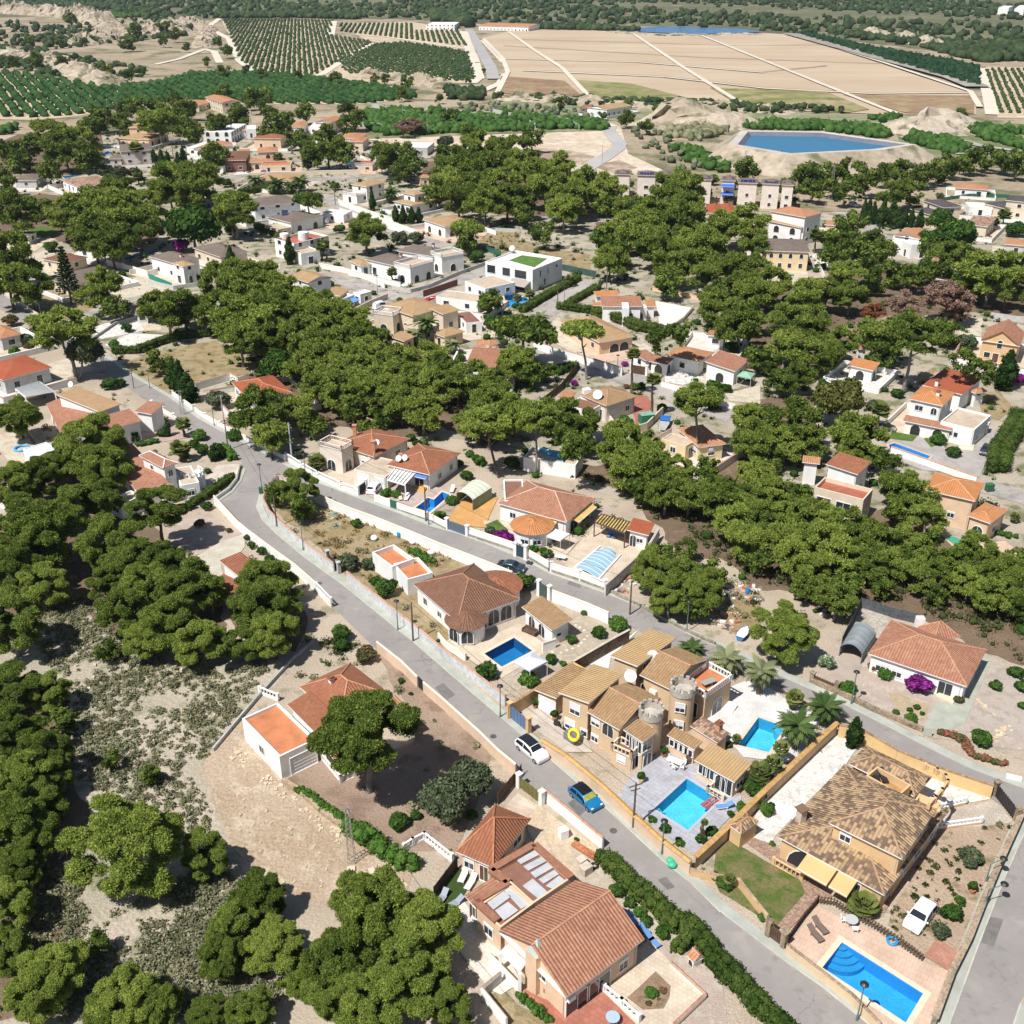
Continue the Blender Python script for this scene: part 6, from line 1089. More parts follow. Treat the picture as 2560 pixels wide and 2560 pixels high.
hedge('long tall dark hedge behind the wide tan-hipped house','F 800 530 950 570 1100 630 1220 650',2.4,2.6); hedge('clipped hedge strip between the lane and modern villa pool','F 290 500 420 420 560 340 670 280',2.0,1.6); hedge('hedge at the corner before the two-arch villa','F 560 480 700 500 760 505',2.2,2.0); hedge('low hedge beside the two-arch villa lane','F 600 460 720 390 810 340',1.8,1.5); hedge('dark clipped hedge around the gravel garden above the dry plot','D 800 1060 950 1060 1100 1000 1240 960 1460 940',1.6,1.8); hedge('dense hedge behind the arched-window villa terrace','E 120 200 220 240 290 280',1.8,1.6); hedge('dark cypress hedge in front of the broad white villa','H 780 310 930 290',1.5,2.2,CYP); hedge('low hedge beside the broad white villa','H 960 320 1080 295',1.2,1.0,HEDGE2); hedge('bright strip hedge at the foot of the peach terrace','M 555 1640 740 1810',.8,.8,HEDGE2); hedge('dense green hedge along the right edge by the dark car','G 1740 1600 1760 1480 1860 1340 1900 1250',3.5,2.6); hedge('dark hedge row before the long brown-hipped house','A 1290 1045 1450 1025',2.0,2.2); hedge('hedge beside the wood lane under the umbrella pine','F 540 920 640 890',2.5,1.6); hedge('dark hedge behind the arched villa driveway','A 1380 1220 1500 1275',2.0,1.6); hedge('planting strip with orange flowers along the upper street','K 1350 1750 1500 1790 N 1600 230 1800 290',1.0,.7,FLOW); hedge('small box hedge on the peach house terrace','K 1760 380 1850 405',1.2,1.0,HEDGE2); hedge('clipped hedge inside the long white island wall','I 1195 1055 1320 1130',1.4,1.0,HEDGE2)

# light yards and white yard walls round the farther houses
YM=[LSAND,CREAM,CREAMW,PINKP,WGRAV,PGRAV]
def yards():
    for n,(lm,bl) in enumerate(YARDS):
        O,ex,ey,lx,ly,sg=rect3(bl[0]['s'],bl[0]['h']); dist=(O-CAMP).length
        if dist<190 or dist>650 or bl[0]['h']>8: continue
        a=R.uniform(2.5,5); f=R.uniform(4,7); P=[O-ex*a-ey*f,O+ex*(lx+a)-ey*f,O+ex*(lx+a)+ey*(ly+a*.6),O-ex*a+ey*(ly+a*.6)]
        sheet('yard',P,.028+n*.0007,R.choice(YM))
        if not lm: continue
        bad=lambda q: any(inpoly(q.x,q.y,A) for A in AVOID)
        seg=[]
        for i in range(4):
            p,q=P[i],P[(i+1)%4]
            if not any(bad(p.lerp(q,k/6)) for k in range(7)): seg.append((p,q))
        if seg:
            c=seg[0][0]; t=thing('yard_wall','white yard wall enclosing the '+lm,'wall',(c.x,c.y,0)); hh=R.uniform(1.0,1.5)
            mb=MB(); cp=MB()
            for p,q in seg: mb.obox(p,q,.22,hh); cp.obox(p+Vector((0,0,hh)),q+Vector((0,0,hh)),.32,.08)
            mb.build('panel',WHT,t); cp.build('coping',R.choice((WC,RC,WHT)),t)
yards()
# ================================================================ trees and shrubs
def pine_crown(seed,n=5200,lob=12,flat=.78,size=.05,mat=PINE,sub=9,gap=1.0):
    """unit crown: big separate boughs on a dome, each a cluster of small feathery clumps"""
    rng=np.random.default_rng(seed); L=[]; big=[]
    for t in range(400):
        if len(big)>=lob: break
        d=rng.normal(size=3); d/=np.linalg.norm(d); d[2]=d[2]*.95+.15
        if d[2]<-.5: continue
        q=d*rng.uniform(.52,.80)*np.array([rng.uniform(.9,1.1),rng.uniform(.9,1.1),flat]); r=rng.uniform(.24,.36)
        if all(np.linalg.norm(q-b[:3])>(r+b[3])*.62*gap for b in big): big.append(np.array([*q,r]))
    for b in big:
        for k in range(sub):
            d=rng.normal(size=3); d/=np.linalg.norm(d); d[2]=abs(d[2])*.9-.12; o=b[:3]/max(.2,np.linalg.norm(b[:3])); d=d+o*.45; d/=np.linalg.norm(d)
            L.append((*(b[:3]+d*b[3]*rng.uniform(.55,.95)*np.array([1,1,.8])),b[3]*rng.uniform(.26,.48)))
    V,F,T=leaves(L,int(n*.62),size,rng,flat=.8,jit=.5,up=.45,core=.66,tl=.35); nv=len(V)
    L=np.array(L); w=L[:,3]**2; k=rng.choice(len(L),int(n*.38),p=w/w.sum()); m=len(k); d=rng.normal(size=(m,3)); d[:,2]+=.5; d=unit(d); a=unit(d+rng.normal(size=(m,3))*.35); sd=unit(np.cross(a,rng.normal(size=(m,3)))); p=L[k,:3]+d*(L[k,3]*.8)[:,None]*np.array([1,1,.8]); s=(size*rng.uniform(.8,1.7,m))[:,None]
    V2=np.stack([p-sd*s*.34,p+sd*s*.34,p+a*s*1.7+sd*s*.1,p+a*s*1.7-sd*s*.1],1).reshape(-1,3); V=np.concatenate([V,V2]); F=[np.concatenate([F[0],np.arange(4*m).reshape(-1,4)+nv]),F[1]]; T=np.concatenate([T,np.repeat(rng.random(m)*.6+.35,4)])
    B2=[(0,0,-.05,.30)]; cv,cf=ICO0; C=np.concatenate([b[:3]+cv*b[3]*.5 for b in big]+[cv*.34]); F[1]=np.concatenate([F[1],(cf[None]+(np.arange(len(big)+1)*len(cv))[:,None,None]).reshape(-1,3)+len(V)]); V=np.concatenate([V,C]); T=np.concatenate([T,np.full(len(C),.12)])  # inner cores take the darkest tint: shade between the boughs, painted in
    return np_mesh('pine_crown',V,F,T,mat)
def stone_crown(seed):
    rng=np.random.default_rng(seed); L=[(r*math.cos(a),r*math.sin(a),.16*(1-r*r)+rng.normal()*.04,rng.uniform(.16,.25)) for a,r in ((rng.uniform(0,6.28),math.sqrt(rng.random())*.85) for _ in range(60))]
    V,F,T=leaves(L,5200,.07,rng,flat=.8,core=.75); return np_mesh('umbrella_crown',V,F,T,PINE)
def round_crown(seed,mat,n=3200,lob=26,size=.1,flat=.85,lr=(.28,.42),name='crown'):
    rng=np.random.default_rng(seed); L=[]
    for k in range(lob):
        d=unit(rng.normal(size=(1,3)))[0]; d[2]=abs(d[2])*1.1-.25; L.append((*(d*rng.uniform(.5,.68)*np.array([1,1,flat])),rng.uniform(*lr)))
    L.append((0,0,0,.55)); V,F,T=leaves(L,n,size,rng,flat=.9,jit=.7,core=.85,tl=.3); return np_mesh(name,V,F,T,mat)
def cypress_crown(seed):
    rng=np.random.default_rng(seed); L=[]
    for k in range(44):
        z=k/43; r=.13*(math.sin(min(1,z*1.25+.12)*math.pi*.62+.35))*(1-.75*z**3); L.append((rng.normal()*r*.5,rng.normal()*r*.5,z*.94,r*.85+.025))
    V,F,T=leaves(L,2600,.035,rng,flat=1.5,jit=.5,up=.6,core=.9); return np_mesh('cypress_crown',V,F,T,CYP)
def trunk_mesh(seed,limbs=5,mat=BARK,r=.055):
    """unit height trunk with limbs reaching into the crown"""
    rng=random.Random(seed); mb=MB(); p=Vector((0,0,-.03)); q=Vector((rng.uniform(-.04,.04),rng.uniform(-.04,.04),.38)); s=Vector((rng.uniform(-.07,.07),rng.uniform(-.07,.07),.72)); e=Vector((0,0,1.05))
    mb.tube(p,q,r*1.25,r,8); mb.tube(q,s,r,r*.75,8); mb.tube(s,e,r*.75,r*.3,8)
    for k in range(limbs):
        a=k*2.4+rng.random(); z=rng.uniform(.6,.95); o=Vector((s.x*z,s.y*z,z)); mb.tube(o,o+Vector((math.cos(a)*.32,math.sin(a)*.32,rng.uniform(.06,.2))),r*.42,r*.15,6)
    me=mb.build('trunk',mat).data; ob=[o for o in bpy.data.objects if o.data==me][0]; bpy.data.objects.remove(ob); return me
TRK=[trunk_mesh(i,5,BARK if i%2 else BARKG) for i in range(4)]
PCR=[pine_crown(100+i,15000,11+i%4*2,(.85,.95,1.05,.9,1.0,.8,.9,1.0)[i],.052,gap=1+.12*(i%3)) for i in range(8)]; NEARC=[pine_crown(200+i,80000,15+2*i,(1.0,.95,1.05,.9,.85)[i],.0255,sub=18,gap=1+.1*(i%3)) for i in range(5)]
SCR=[stone_crown(5)]; OLV=[round_crown(11+i,PINE2,5200,30,.075) for i in range(2)]; BRD=[round_crown(21+i,BROAD,3000,24,.11) for i in range(3)]; DRYC=[pine_crown(300+i,9000,14,.95,.05,DRY) for i in range(2)]; RUSTC=[pine_crown(310,7000,12,.9,.05,RUST)]; CYPC=[cypress_crown(i) for i in range(3)]; OLT=leaf_mat('olive_green_crown',(.035,.045,.012),(.10,.11,.028),(.19,.19,.06),.25); OLG=[round_crown(31,OLT,5200,34,.075,lr=(.2,.32))]
CTYPES={'p':(PCR,'pine_tree','pine'),'n':(NEARC,'pine_tree','pine'),'u':(SCR,'umbrella_pine','umbrella pine'),'o':(OLV,'olive_tree','grey-green olive tree'),'b':(BRD,'broadleaf_tree','dark leafy tree'),'d':(DRYC,'dead_pine','dead brown pine'),'r':(RUSTC,'dead_pine','rust-red dead pine'),'g':(OLG,'broadleaf_tree','yellow-olive leafy tree')}
AUTO=[]  # (object, kind word, u, v, size)
SPECS=[]
def tree(u,v,rp,kind='p',base=None): SPECS.append((u,v,rp,kind,base))
def tree_pos(u,v,rp,kind,base):
    zc=4.0
    for _ in range(5):
        p=G(u,v,zc); r=rp*proj(p)[2]/FPX; zc=max(r*.85,min((1.12 if kind!='u' else 1.5)*r+.2,9.5))
    if base:
        b=G(*base); zc=float(min(np.linspace(.5,14,55),key=lambda z:abs(G(u,v,z).y-b.y))); p=G(u,v,zc); return p,r,zc,Vector((b.x,b.y,0))
    return p,r,zc,Vector((p.x,p.y,0))
def build_tree(u,v,rp,kind,base):
    ms,nm,word=CTYPES[kind]; p,r,zc,bx=tree_pos(u,v,rp,kind,base)
    root=thing(nm,None,'tree',bx); rz=R.uniform(0,6.28)
    c=bpy.data.objects.new('crown',R.choice(ms)); COL.objects.link(c); c.parent=root; off=Vector((p.x-bx.x,p.y-bx.y,zc)); c.location=off; k=r*1.15; c.scale=(k*R.uniform(.9,1.08),k*R.uniform(.9,1.08),k*R.uniform(.88,1.1)*(.8 if base and kind in 'pn' else 1)); c.rotation_euler=(R.uniform(-.12,.12),R.uniform(-.12,.12),rz)
    t=bpy.data.objects.new('trunk',R.choice(TRK)); COL.objects.link(t); t.parent=root; tw=max(2.2,min(7,r*1.15)); t.scale=(tw,tw,zc)
    if base:
        t.data=t.data.copy()
        for q in t.data.vertices: q.co.x+=q.co.z*off.x/tw; q.co.y+=q.co.z*off.y/tw
    AUTO.append((root,word,u,v,r))
def build_trees():
    """the 290 pines that show largest as trees of their own, the small far rest as one mass"""
    pines=sorted([s for s in SPECS if s[3] in 'pn'],key=lambda s:-s[2]); keep=pines[:290]; rest=pines[290:]
    for s in keep+[s for s in SPECS if s[3] not in 'pn']: build_tree(*s)
    rng=np.random.default_rng(99); VV=[];FF=[[],[]];TT=[];o0=0
    for s in rest:
        p,r,zc,b=tree_pos(*s); r*=1.1; L=[(p.x,p.y,zc*.35,r*.1)]
        for k in range(16):
            d=unit(rng.normal(size=(1,3)))[0]; q=rng.uniform(.4,.8)*r; L.append((p.x+d[0]*q,p.y+d[1]*q,zc+d[2]*q*.85,r*rng.uniform(.22,.4)))
        V,F,T=leaves(L,900,.1*r,rng,flat=.8,jit=.6,up=.3,core=.75,tl=.4)
        VV.append(V); TT.append(T); FF[0].append(F[0]+o0); FF[1].append(F[1]+o0); o0+=len(V)
    o=bpy.data.objects.new('distant_pines',np_mesh('distant_pines',np.concatenate(VV),[np.concatenate(q) for q in FF],np.concatenate(TT),PINE)); COL.objects.link(o); tag(o,kind='stuff')
def trees(s,kind='p',sc=1.0):
    """tile letter then x y r triples"""
    t=None;b=[]
    for w in s.split():
        if w.isalpha(): t=w
        else:
            b.append(float(w))
            if len(b)==3: u,v=px(t,b[0],b[1]); tree(u,v,b[2]*TILE[t][2]*sc,kind); b=[]
trees('O 690 960 275 1140 990 130 1440 1230 140 1320 1430 145 1530 1500 150 1250 1570 120 290 1650 165 210 1780 150 720 1810 160 880 1850 130 600 1890 120 1860 1570 130 1900 1770 150 1740 1700 110 540 1480 80 340 230 90 620 450 62 850 530 68 1640 1680 90','n')
trees('O 60 60 150 280 80 110 70 340 170 250 440 140 130 600 170 60 820 190 240 720 130 120 1080 110 50 1280 150 60 1530 120 160 930 130 40 1060 120 300 560 110 1400 1860 120 1160 1870 100','n')
trees('H 130 130 130 620 330 205 720 480 165 480 420 130 110 620 165 260 590 150 560 750 185 690 690 140 200 1070 200 120 1220 170 310 1290 150 760 1020 195 880 1130 170 1100 1120 150 720 1290 120 1020 1310 165 1300 1330 190 1450 1350 120 870 1480 175 1150 1570 195 1000 1650 140 1400 1690 165 740 1720 90 60 1570 110 380 480 120','n')
trees('H 1820 1270 175 1780 1470 195 1930 1410 150 1890 1620 170 1690 1700 120','n'); trees('W 710 1720 72 800 1760 62 640 1820 58 770 1850 66 700 1895 62 850 1905 45  20 1180 60 60 1010 70','n'); tree(*px('H',1090,770),185*.3623,'n',px('H',1135,1030)); tree(*px('L',1160,620),322*.3623,'n',px('L',1165,1050))
trees('D 80 420 185 60 580 160 210 620 130 100 100 150 300 60 90 500 120 150 650 260 165 770 330 130 560 50 110 860 130 180 960 210 140 1010 60 120 700 80 140 800 30 120 1620 110 140 700 640 140 790 730 105 1040 730 105 1160 780 165 1270 760 125 1540 600 150 1700 560 165 1850 600 120 1390 720 110 1520 780 150 1640 860 175 1660 1000 140 1800 880 165 1850 760 150')
tree(*px('D',430,920),190*.3623,'p',px('D',530,1240)); tree(*px('D',590,1060),130*.3623,'o',px('D',545,1240)); tree(*px('D',1080,1115),95*.3623); tree(*px('D',120,1520),130*.3623,'p',px('D',240,1680))
trees('D 1330 180 165 1880 1160 100','b'); trees('E 270 1130 115','b')
trees('E 120 590 140 60 700 135 200 700 145 340 690 135 440 730 125 100 880 145 300 840 145 480 840 135 570 770 115 690 800 125 810 850 115 200 980 125 420 960 135 620 940 135 730 970 115 870 970 125 970 990 110 560 1090 135 750 1090 125 900 1100 125 1030 1090 110 430 1170 120 620 1210 135 820 1210 135 980 1210 125 1120 1130 115 1290 1130 145 1400 1190 125 530 1310 125 700 1330 135 880 1320 125 1010 1330 115 1190 1270 120 1350 1300 125 1500 1290 120 1600 1270 135 1750 1280 115 1110 1420 125 1260 1480 135 1000 1460 110 770 1430 110 120 1490 185 410 1490 135 210 1650 125 1650 1530 150 1750 1430 135 1890 1160 120 1860 1490 130 870 230 135 1570 240 65 1570 300 65 1720 700 100 500 1560 100 900 1560 100')
trees('E 240 1430 120','o')
tree(*px('F',300,630),190*.3623,'u'); tree(*px('F',705,625),115*.3623,'u',px('F',735,965)); tree(*px('E',1580,210),95*.3623,'u')
tree(*px('F',1235,690),95*.3623,'p',px('F',1265,960)); tree(*px('F',1400,630),105*.3623,'p',px('F',1390,960)); tree(*px('F',1490,1120),150*.3623,'p',px('F',1500,1500))
trees('F 60 420 85 250 860 125 360 920 105 460 900 70 110 1060 115 40 1000 75 250 1230 125 60 1290 145 560 1240 145 690 1270 115 630 1330 125 730 1400 95 960 1390 145 1080 1500 135 1150 1440 115 940 1490 115 1000 1620 135 1180 1600 145 1340 1610 125 1600 1090 85 1560 1570 105 1850 1240 115 1880 1390 125 900 160 115 970 80 105 1200 80 125 1350 180 135 1300 300 105 1430 60 115 1580 80 135 1560 260 115 1700 200 115 1830 180 100 1640 350 105 1620 470 115 1800 340 115 1870 450 105 1610 570 95 1790 620 145 1860 540 110 1890 800 75')
for a in ((40,1280,130,130,1640),(180,1250,110,275,1580),(400,1240,120,380,1620),(640,1420,110,700,1740)): tree(*px('F',*a[:2]),a[2]*.3623,'p',px('F',*a[3:]))
trees('G 70 220 115 180 330 125 60 400 125 300 420 135 450 400 125 570 380 115 730 400 115 330 570 135 240 630 100 480 620 115 660 730 125 130 820 110 280 760 125 420 800 135 360 960 115 540 820 115 240 970 100 960 690 145 940 790 110 1400 620 105 630 90 105 760 60 105 850 190 110 920 280 95 700 270 115 1050 220 105 1190 250 110 1310 200 105 1400 130 115 1510 220 105 1700 260 175 1860 240 135 1820 350 125 1610 330 105 1620 140 105 1770 170 105 780 1370 160 760 1480 120 980 1520 105 340 1290 180 280 1440 115 430 1400 125 90 1220 105 80 1410 135 180 1500 105 60 1630 115 150 1710 95 360 1750 105 1060 1720 125 1190 1790 115 880 620 110 1130 560 100')
tree(*px('G',1190,660),165*.3623,'p',px('G',1090,1060)); tree(*px('G',1530,830),95*.3623,'p',px('G',1480,1130)); tree(*px('G',1650,910),100*.3623,'p',px('G',1580,1150))
trees('G 1400 420 145 1490 510 75','d'); trees('G 1110 470 100','d'); trees('G 900 515 75','r'); trees('G 645 1090 190','g'); trees('B 340 690 45 400 680 40','d')
trees('K 130 60 125 60 150 125 200 170 115 370 120 105 420 250 125 560 270 125 250 340 115 60 330 135 120 430 125 420 430 135 700 340 135 330 560 145 560 470 145 650 560 135 740 440 115 860 390 115 960 480 135 880 610 125 1000 600 115 1080 430 115 1150 110 145 1260 260 125 1060 230 100 1180 490 115 1280 450 105 1360 570 105 1180 650 115 1380 650 115 1480 580 135 1610 480 115 1620 610 125 1720 610 125 1860 660 115 1690 820 125 1550 730 115 1850 800 115 1910 890 105 640 840 130 450 610 115 440 730 115 560 750 105 700 720 115 960 750 85 1330 790 85 1890 540 85 1090 560 110 800 520 110 280 450 110')
tree(*px('K',260,1060),195*.3623,'n')
trees('J 1420 480 85 1260 520 110','p'); trees('J 1180 640 140 1330 700 165 1500 770 150 1610 630 110 1300 850 120 1450 880 110 1580 720 100','n'); trees('J 1110 70 115 1280 110 125 1440 130 135 1620 150 145 1760 310 135 1840 230 125 1830 440 135 1900 560 110 1560 40 115 1700 60 115')
trees('I 255 640 95 400 630 125 430 740 105','n'); trees('L 1690 1100 165 1860 970 160','o')
trees('A 60 830 85 150 790 85 280 730 95 350 810 100 430 770 95 480 690 85 560 630 75 470 870 85 120 870 75 260 910 80 700 570 75 640 640 65 40 970 75 850 600 85 850 670 90 960 630 85 1010 690 85 680 690 50 1280 620 75 1390 530 75 1340 530 55 1170 660 75 1460 690 75 1520 690 55 1160 820 85 1640 760 65 1760 800 95 1830 830 75 1690 830 75 1580 740 60 1860 610 85 1640 600 60 1540 630 55 1450 610 55 980 990 125 1080 970 100 900 970 100 1040 1040 110 910 1040 95 620 1030 95 480 1050 85 1000 580 60 940 540 55 1200 500 50')
tree(*px('A',1245,1125),110*.4658,'p',px('A',1255,1270)); tree(*px('A',1650,1075),75*.4658,'u',px('A',1665,1200))
trees('B 290 850 95 380 880 85 230 840 80 320 930 65 550 970 85 620 910 95 560 840 75 740 810 95 850 800 85 950 830 95 700 910 95 820 910 105 960 910 95 1040 870 85 600 1010 105 740 1010 105 880 1010 105 1000 970 85 500 1040 75 640 1080 95 780 1100 105 900 1090 95 1030 740 75 680 700 45 1170 920 90 1100 1020 95 1220 1070 105 1300 1030 105 1420 1040 105 1270 990 75 1000 1090 85 1200 1140 95 980 1150 65 680 1300 65 1440 1120 85 1560 1140 95 1540 1250 105 1420 1270 85 1480 1340 75 1740 1070 105 1830 1030 105 1880 1090 85 1700 1180 105 1800 1210 95 1870 1190 95 1640 1260 105 1760 1300 95 1880 1310 85 590 620 45 1540 630 50 1650 670 48 1180 550 38 40 680 60')
tree(*px('B',1090,1235),75*.4658,'p',px('B',1105,1345)); tree(*px('B',680,1220),80*.4658,'u')
trees('C 760 940 85 850 930 75 930 970 85 1000 910 75 1080 970 85 1200 930 75 1290 910 75 1380 930 75 1480 910 75 1560 880 75 1650 860 75 1740 840 75 1840 860 75 1900 890 75 1240 1040 90 1330 1040 75 800 1010 75 980 1030 75 440 910 75 620 840 42 120 1130 95 300 1240 105 440 1210 105 480 1320 95 220 1340 95 1000 1200 85 950 1300 85 1090 1340 75 270 960 30 375 985 28 1590 620 45')
trees('C 880 1280 55 1130 1290 70 1180 1340 80 1450 1330 80 1600 1350 70 660 1010 60 340 1060 35 240 1030 28','p'); trees('C 1560 1260 105 1480 1180 65 1420 1290 60','b'); pass
# small pines dotted over the eroded land beyond
trees('A 155 215 28 320 230 26 445 215 24 500 210 24 670 220 48 700 230 40 875 220 30 1000 250 26 330 330 45 180 320 50 70 330 38 440 360 30 580 370 40 680 400 40 1110 330 26 720 160 45 880 150 40 940 180 40 1200 380 38 1170 220 32 1215 270 36 380 100 40 1410 395 30 1600 400 26 1800 415 40 770 375 22 1320 370 26 B 185 420 28 250 420 32 360 435 42 440 405 18 690 430 22 530 525 28 840 515 28 770 380 16 330 500 40 1550 560 28 1700 585 28 1340 535 24 1410 615 26')
build_trees()
# cypresses, palms, shrubs
def sprite(name,cat,word,meshes,tl,x,y,zc,scale,rz=None,ht=0,label=None):
    """single plant from a unit mesh; x,y = point on its ground or (ht) on its top"""
    p=g(tl,x,y,0); o=bpy.data.objects.new(name,R.choice(meshes)); COL.objects.link(o); o.location=(p.x,p.y,zc); o.scale=scale; o.rotation_euler=(0,0,R.uniform(0,6.28)); tag(o,label,cat)
    u,v=px(tl,x,y)
    if not label: AUTO.append((o,word,u,v,max(scale)))
    return o
def cypress(tl,x,y,h,w=1.0): return sprite('cypress_tree','tree','slim dark cypress',CYPC,tl,x,y,0,(h*w*1.25,h*w*1.25,h))
for a in ('D',1600,470,6.5,.8),('E',350,445,8,.75),('N',838,175,4.4,.8),('A',990,890,8,.8),('A',960,895,6,.9),('B',175,1130,7.5,.6),('B',300,1190,5.5,.9),('B',340,1200,6,.9),('B',385,1200,5.5,1),('B',425,1195,5,1),('B',880,1230,3.5,1.2),('B',1632,1060,6.5,.55),('B',1662,1050,6.5,.5),('C',1065,1195,8,.6),('C',1090,1200,8.5,.6),('C',1115,1205,7.5,.7),('C',1165,1215,9,.7),('C',1215,1220,8.5,.9),('C',1245,1225,7,.8),('C',1285,1220,6,.8),('C',1320,1220,6,.8),('C',1365,1240,7,.8),('G',1790,1030,8.5,1.0),('A',830,880,6,1.0),('A',870,880,6,1.0),('A',905,890,6,1.0),('D',1210,1300,6,1.1),('D',1255,1330,7,.9),('D',1310,1390,6,1.3),('H',1165,250,3.5,.8),('H',1480,420,3,1.2),('H',1530,400,2.8,1.2): cypress(*a)
BU=[round_crown(41+i,BROAD,1500,14,.16,name='shrub') for i in range(3)]; BUO=[round_crown(51,PINE2,1500,14,.15,name='shrub')]; BUH=[round_crown(61,HEDGE2,1600,14,.15,name='shrub')]; BUF=[round_crown(71,FLOW,1600,16,.14,name='shrub')]; BUB=[round_crown(81,BOUG,1500,16,.15,name='bougainvillea')]; BUW=[round_crown(91,WFLOW,2200,20,.11,name='shrub')]
def shrub(tl,x,y,rp,kind='b',flat=.85):
    ms,w={'b':(BU,'round green shrub'),'o':(BUO,'grey-green shrub'),'h':(BUH,'bright green shrub'),'f':(BUF,'reddish flowering shrub'),'g':(BUB,'purple bougainvillea'),'w':(BUW,'white-flowering shrub')}[kind]
    zc=1.0
    for _ in range(3): u,v=px(tl,x,y); p=G(u,v,zc); r=rp*TILE[tl][2]*proj(p)[2]/FPX; zc=r*flat*.78
    o=bpy.data.objects.new('bougainvillea' if kind=='g' else 'shrub',R.choice(ms)); COL.objects.link(o); o.location=(p.x,p.y,zc); o.scale=(r,r,r*flat); o.rotation_euler=(0,0,R.uniform(0,6.28)); tag(o,None,'shrub'); AUTO.append((o,w,u,v,r)); return o
for s in ('L b 1370 1250 80 1490 1210 45 1560 1020 35 1390 280 28 1455 370 18 980 40 60','L f 1145 110 75','M b 1220 900 65 1305 985 50 1420 1110 50 1530 1190 60 1890 800 40 940 550 22','M h 1380 1050 48 1460 1600 48 225 375 45 1620 1180 25 1690 1130 60','M f 1540 1590 30 1440 1680 25 1510 1650 16','I b 800 850 45 930 1250 50 1010 1290 90 1370 1660 18 410 430 0.1 690 1610 80','I o 740 1120 85 890 1130 60 400 370 50','I f 870 1740 70','I h 1380 790 40 1010 640 45 1080 650 35 1460 690 45 1640 410 50 1590 370 35','I b 1510 440 40 1560 520 50 1180 260 40 1220 300 40 1870 430 60','J b 310 700 80 630 1100 45 815 1050 62 120 1310 0.1 45 1320 85 490 1235 48 1780 1770 0.1','J h 330 1370 75 570 1265 28 960 990 70 720 915 25','J o 70 350 45 340 420 28','J g 170 395 70 120 375 40','J h 370 470 35 450 500 50','K g 1215 1410 95 1150 1390 50','K w 580 1255 70','K b 1735 1415 50 1190 1565 28 1145 1585 24 1230 1610 20 1880 1330 60 1920 1420 60 250 1520 0.1 1930 1560 40','K h 980 1335 55 1050 1600 25 1150 1640 48 715 1430 62 1640 1765 65','K f 900 1285 50 1480 1510 40','N b 1660 130 65 30 1030 60 1610 1075 25 1480 1230 75 300 560 60 230 450 75 1530 1150 40','N o 1600 870 85 1400 1340 65','N h 270 1250 35 330 785 22 140 560 40','H b 1430 490 28 1120 230 40 1340 300 45 1270 370 50 1390 340 55 1490 330 50','H h 1380 240 55 1510 1740 0.1','H o 1380 850 42 1710 945 30','H f 1580 900 25','H b 1740 1000 35 1800 1040 40 1860 1100 45 1420 730 45','D b 350 320 55 840 510 32 1500 1330 0.1 620 840 45 880 880 45 760 1270 60 820 1260 45','D o 1500 1380 95 170 960 60','D g 1250 315 68','D f 70 830 60 200 1010 40','D h 100 1040 40 790 990 40 1610 1620 55','E o 740 720 45 1100 260 70 1210 260 60 1800 1000 35','E b 920 640 25 1750 850 70 690 200 45 1640 390 60 1520 1090 40','E h 450 640 45 1230 975 35 1100 690 25','E f 750 760 35','F b 100 560 70 1110 1010 40 1260 1160 45 1610 1010 65 1700 1020 45 1740 740 60','F h 1000 1250 60 510 690 28 1060 1010 35','F g 1000 855 28 650 985 30','F f 1010 1010 25','G b 1440 1460 58 1620 1150 0.1 1060 1060 50','G g 1890 960 60','G h 1340 1370 60','G o 1540 700 75 1460 700 60 900 1140 60','R o 1760 620 0.1','S b 650 1450 90 1820 900 140 1290 1500 100 1150 1600 90 1540 1260 60 1500 330 60','S h 480 1330 65 1680 1130 55 850 1640 70','B o 1590 1085 50 570 760 50','C b 1890 1230 60 30 740 28 75 790 20','C o 1480 1050 25 1640 1100 0.1','A b 400 870 0.1 1240 1230 40 1210 980 35','A o 560 920 60 640 930 60 720 930 45','A g 1415 925 18','A h 890 880 35 1800 1000 30'):
    w=s.split(); tl,k=w[0],w[1]; q=[float(x) for x in w[2:]]
    for i in range(0,len(q),3):
        if q[i+2]>1: shrub(tl,q[i],q[i+1],q[i+2],k)
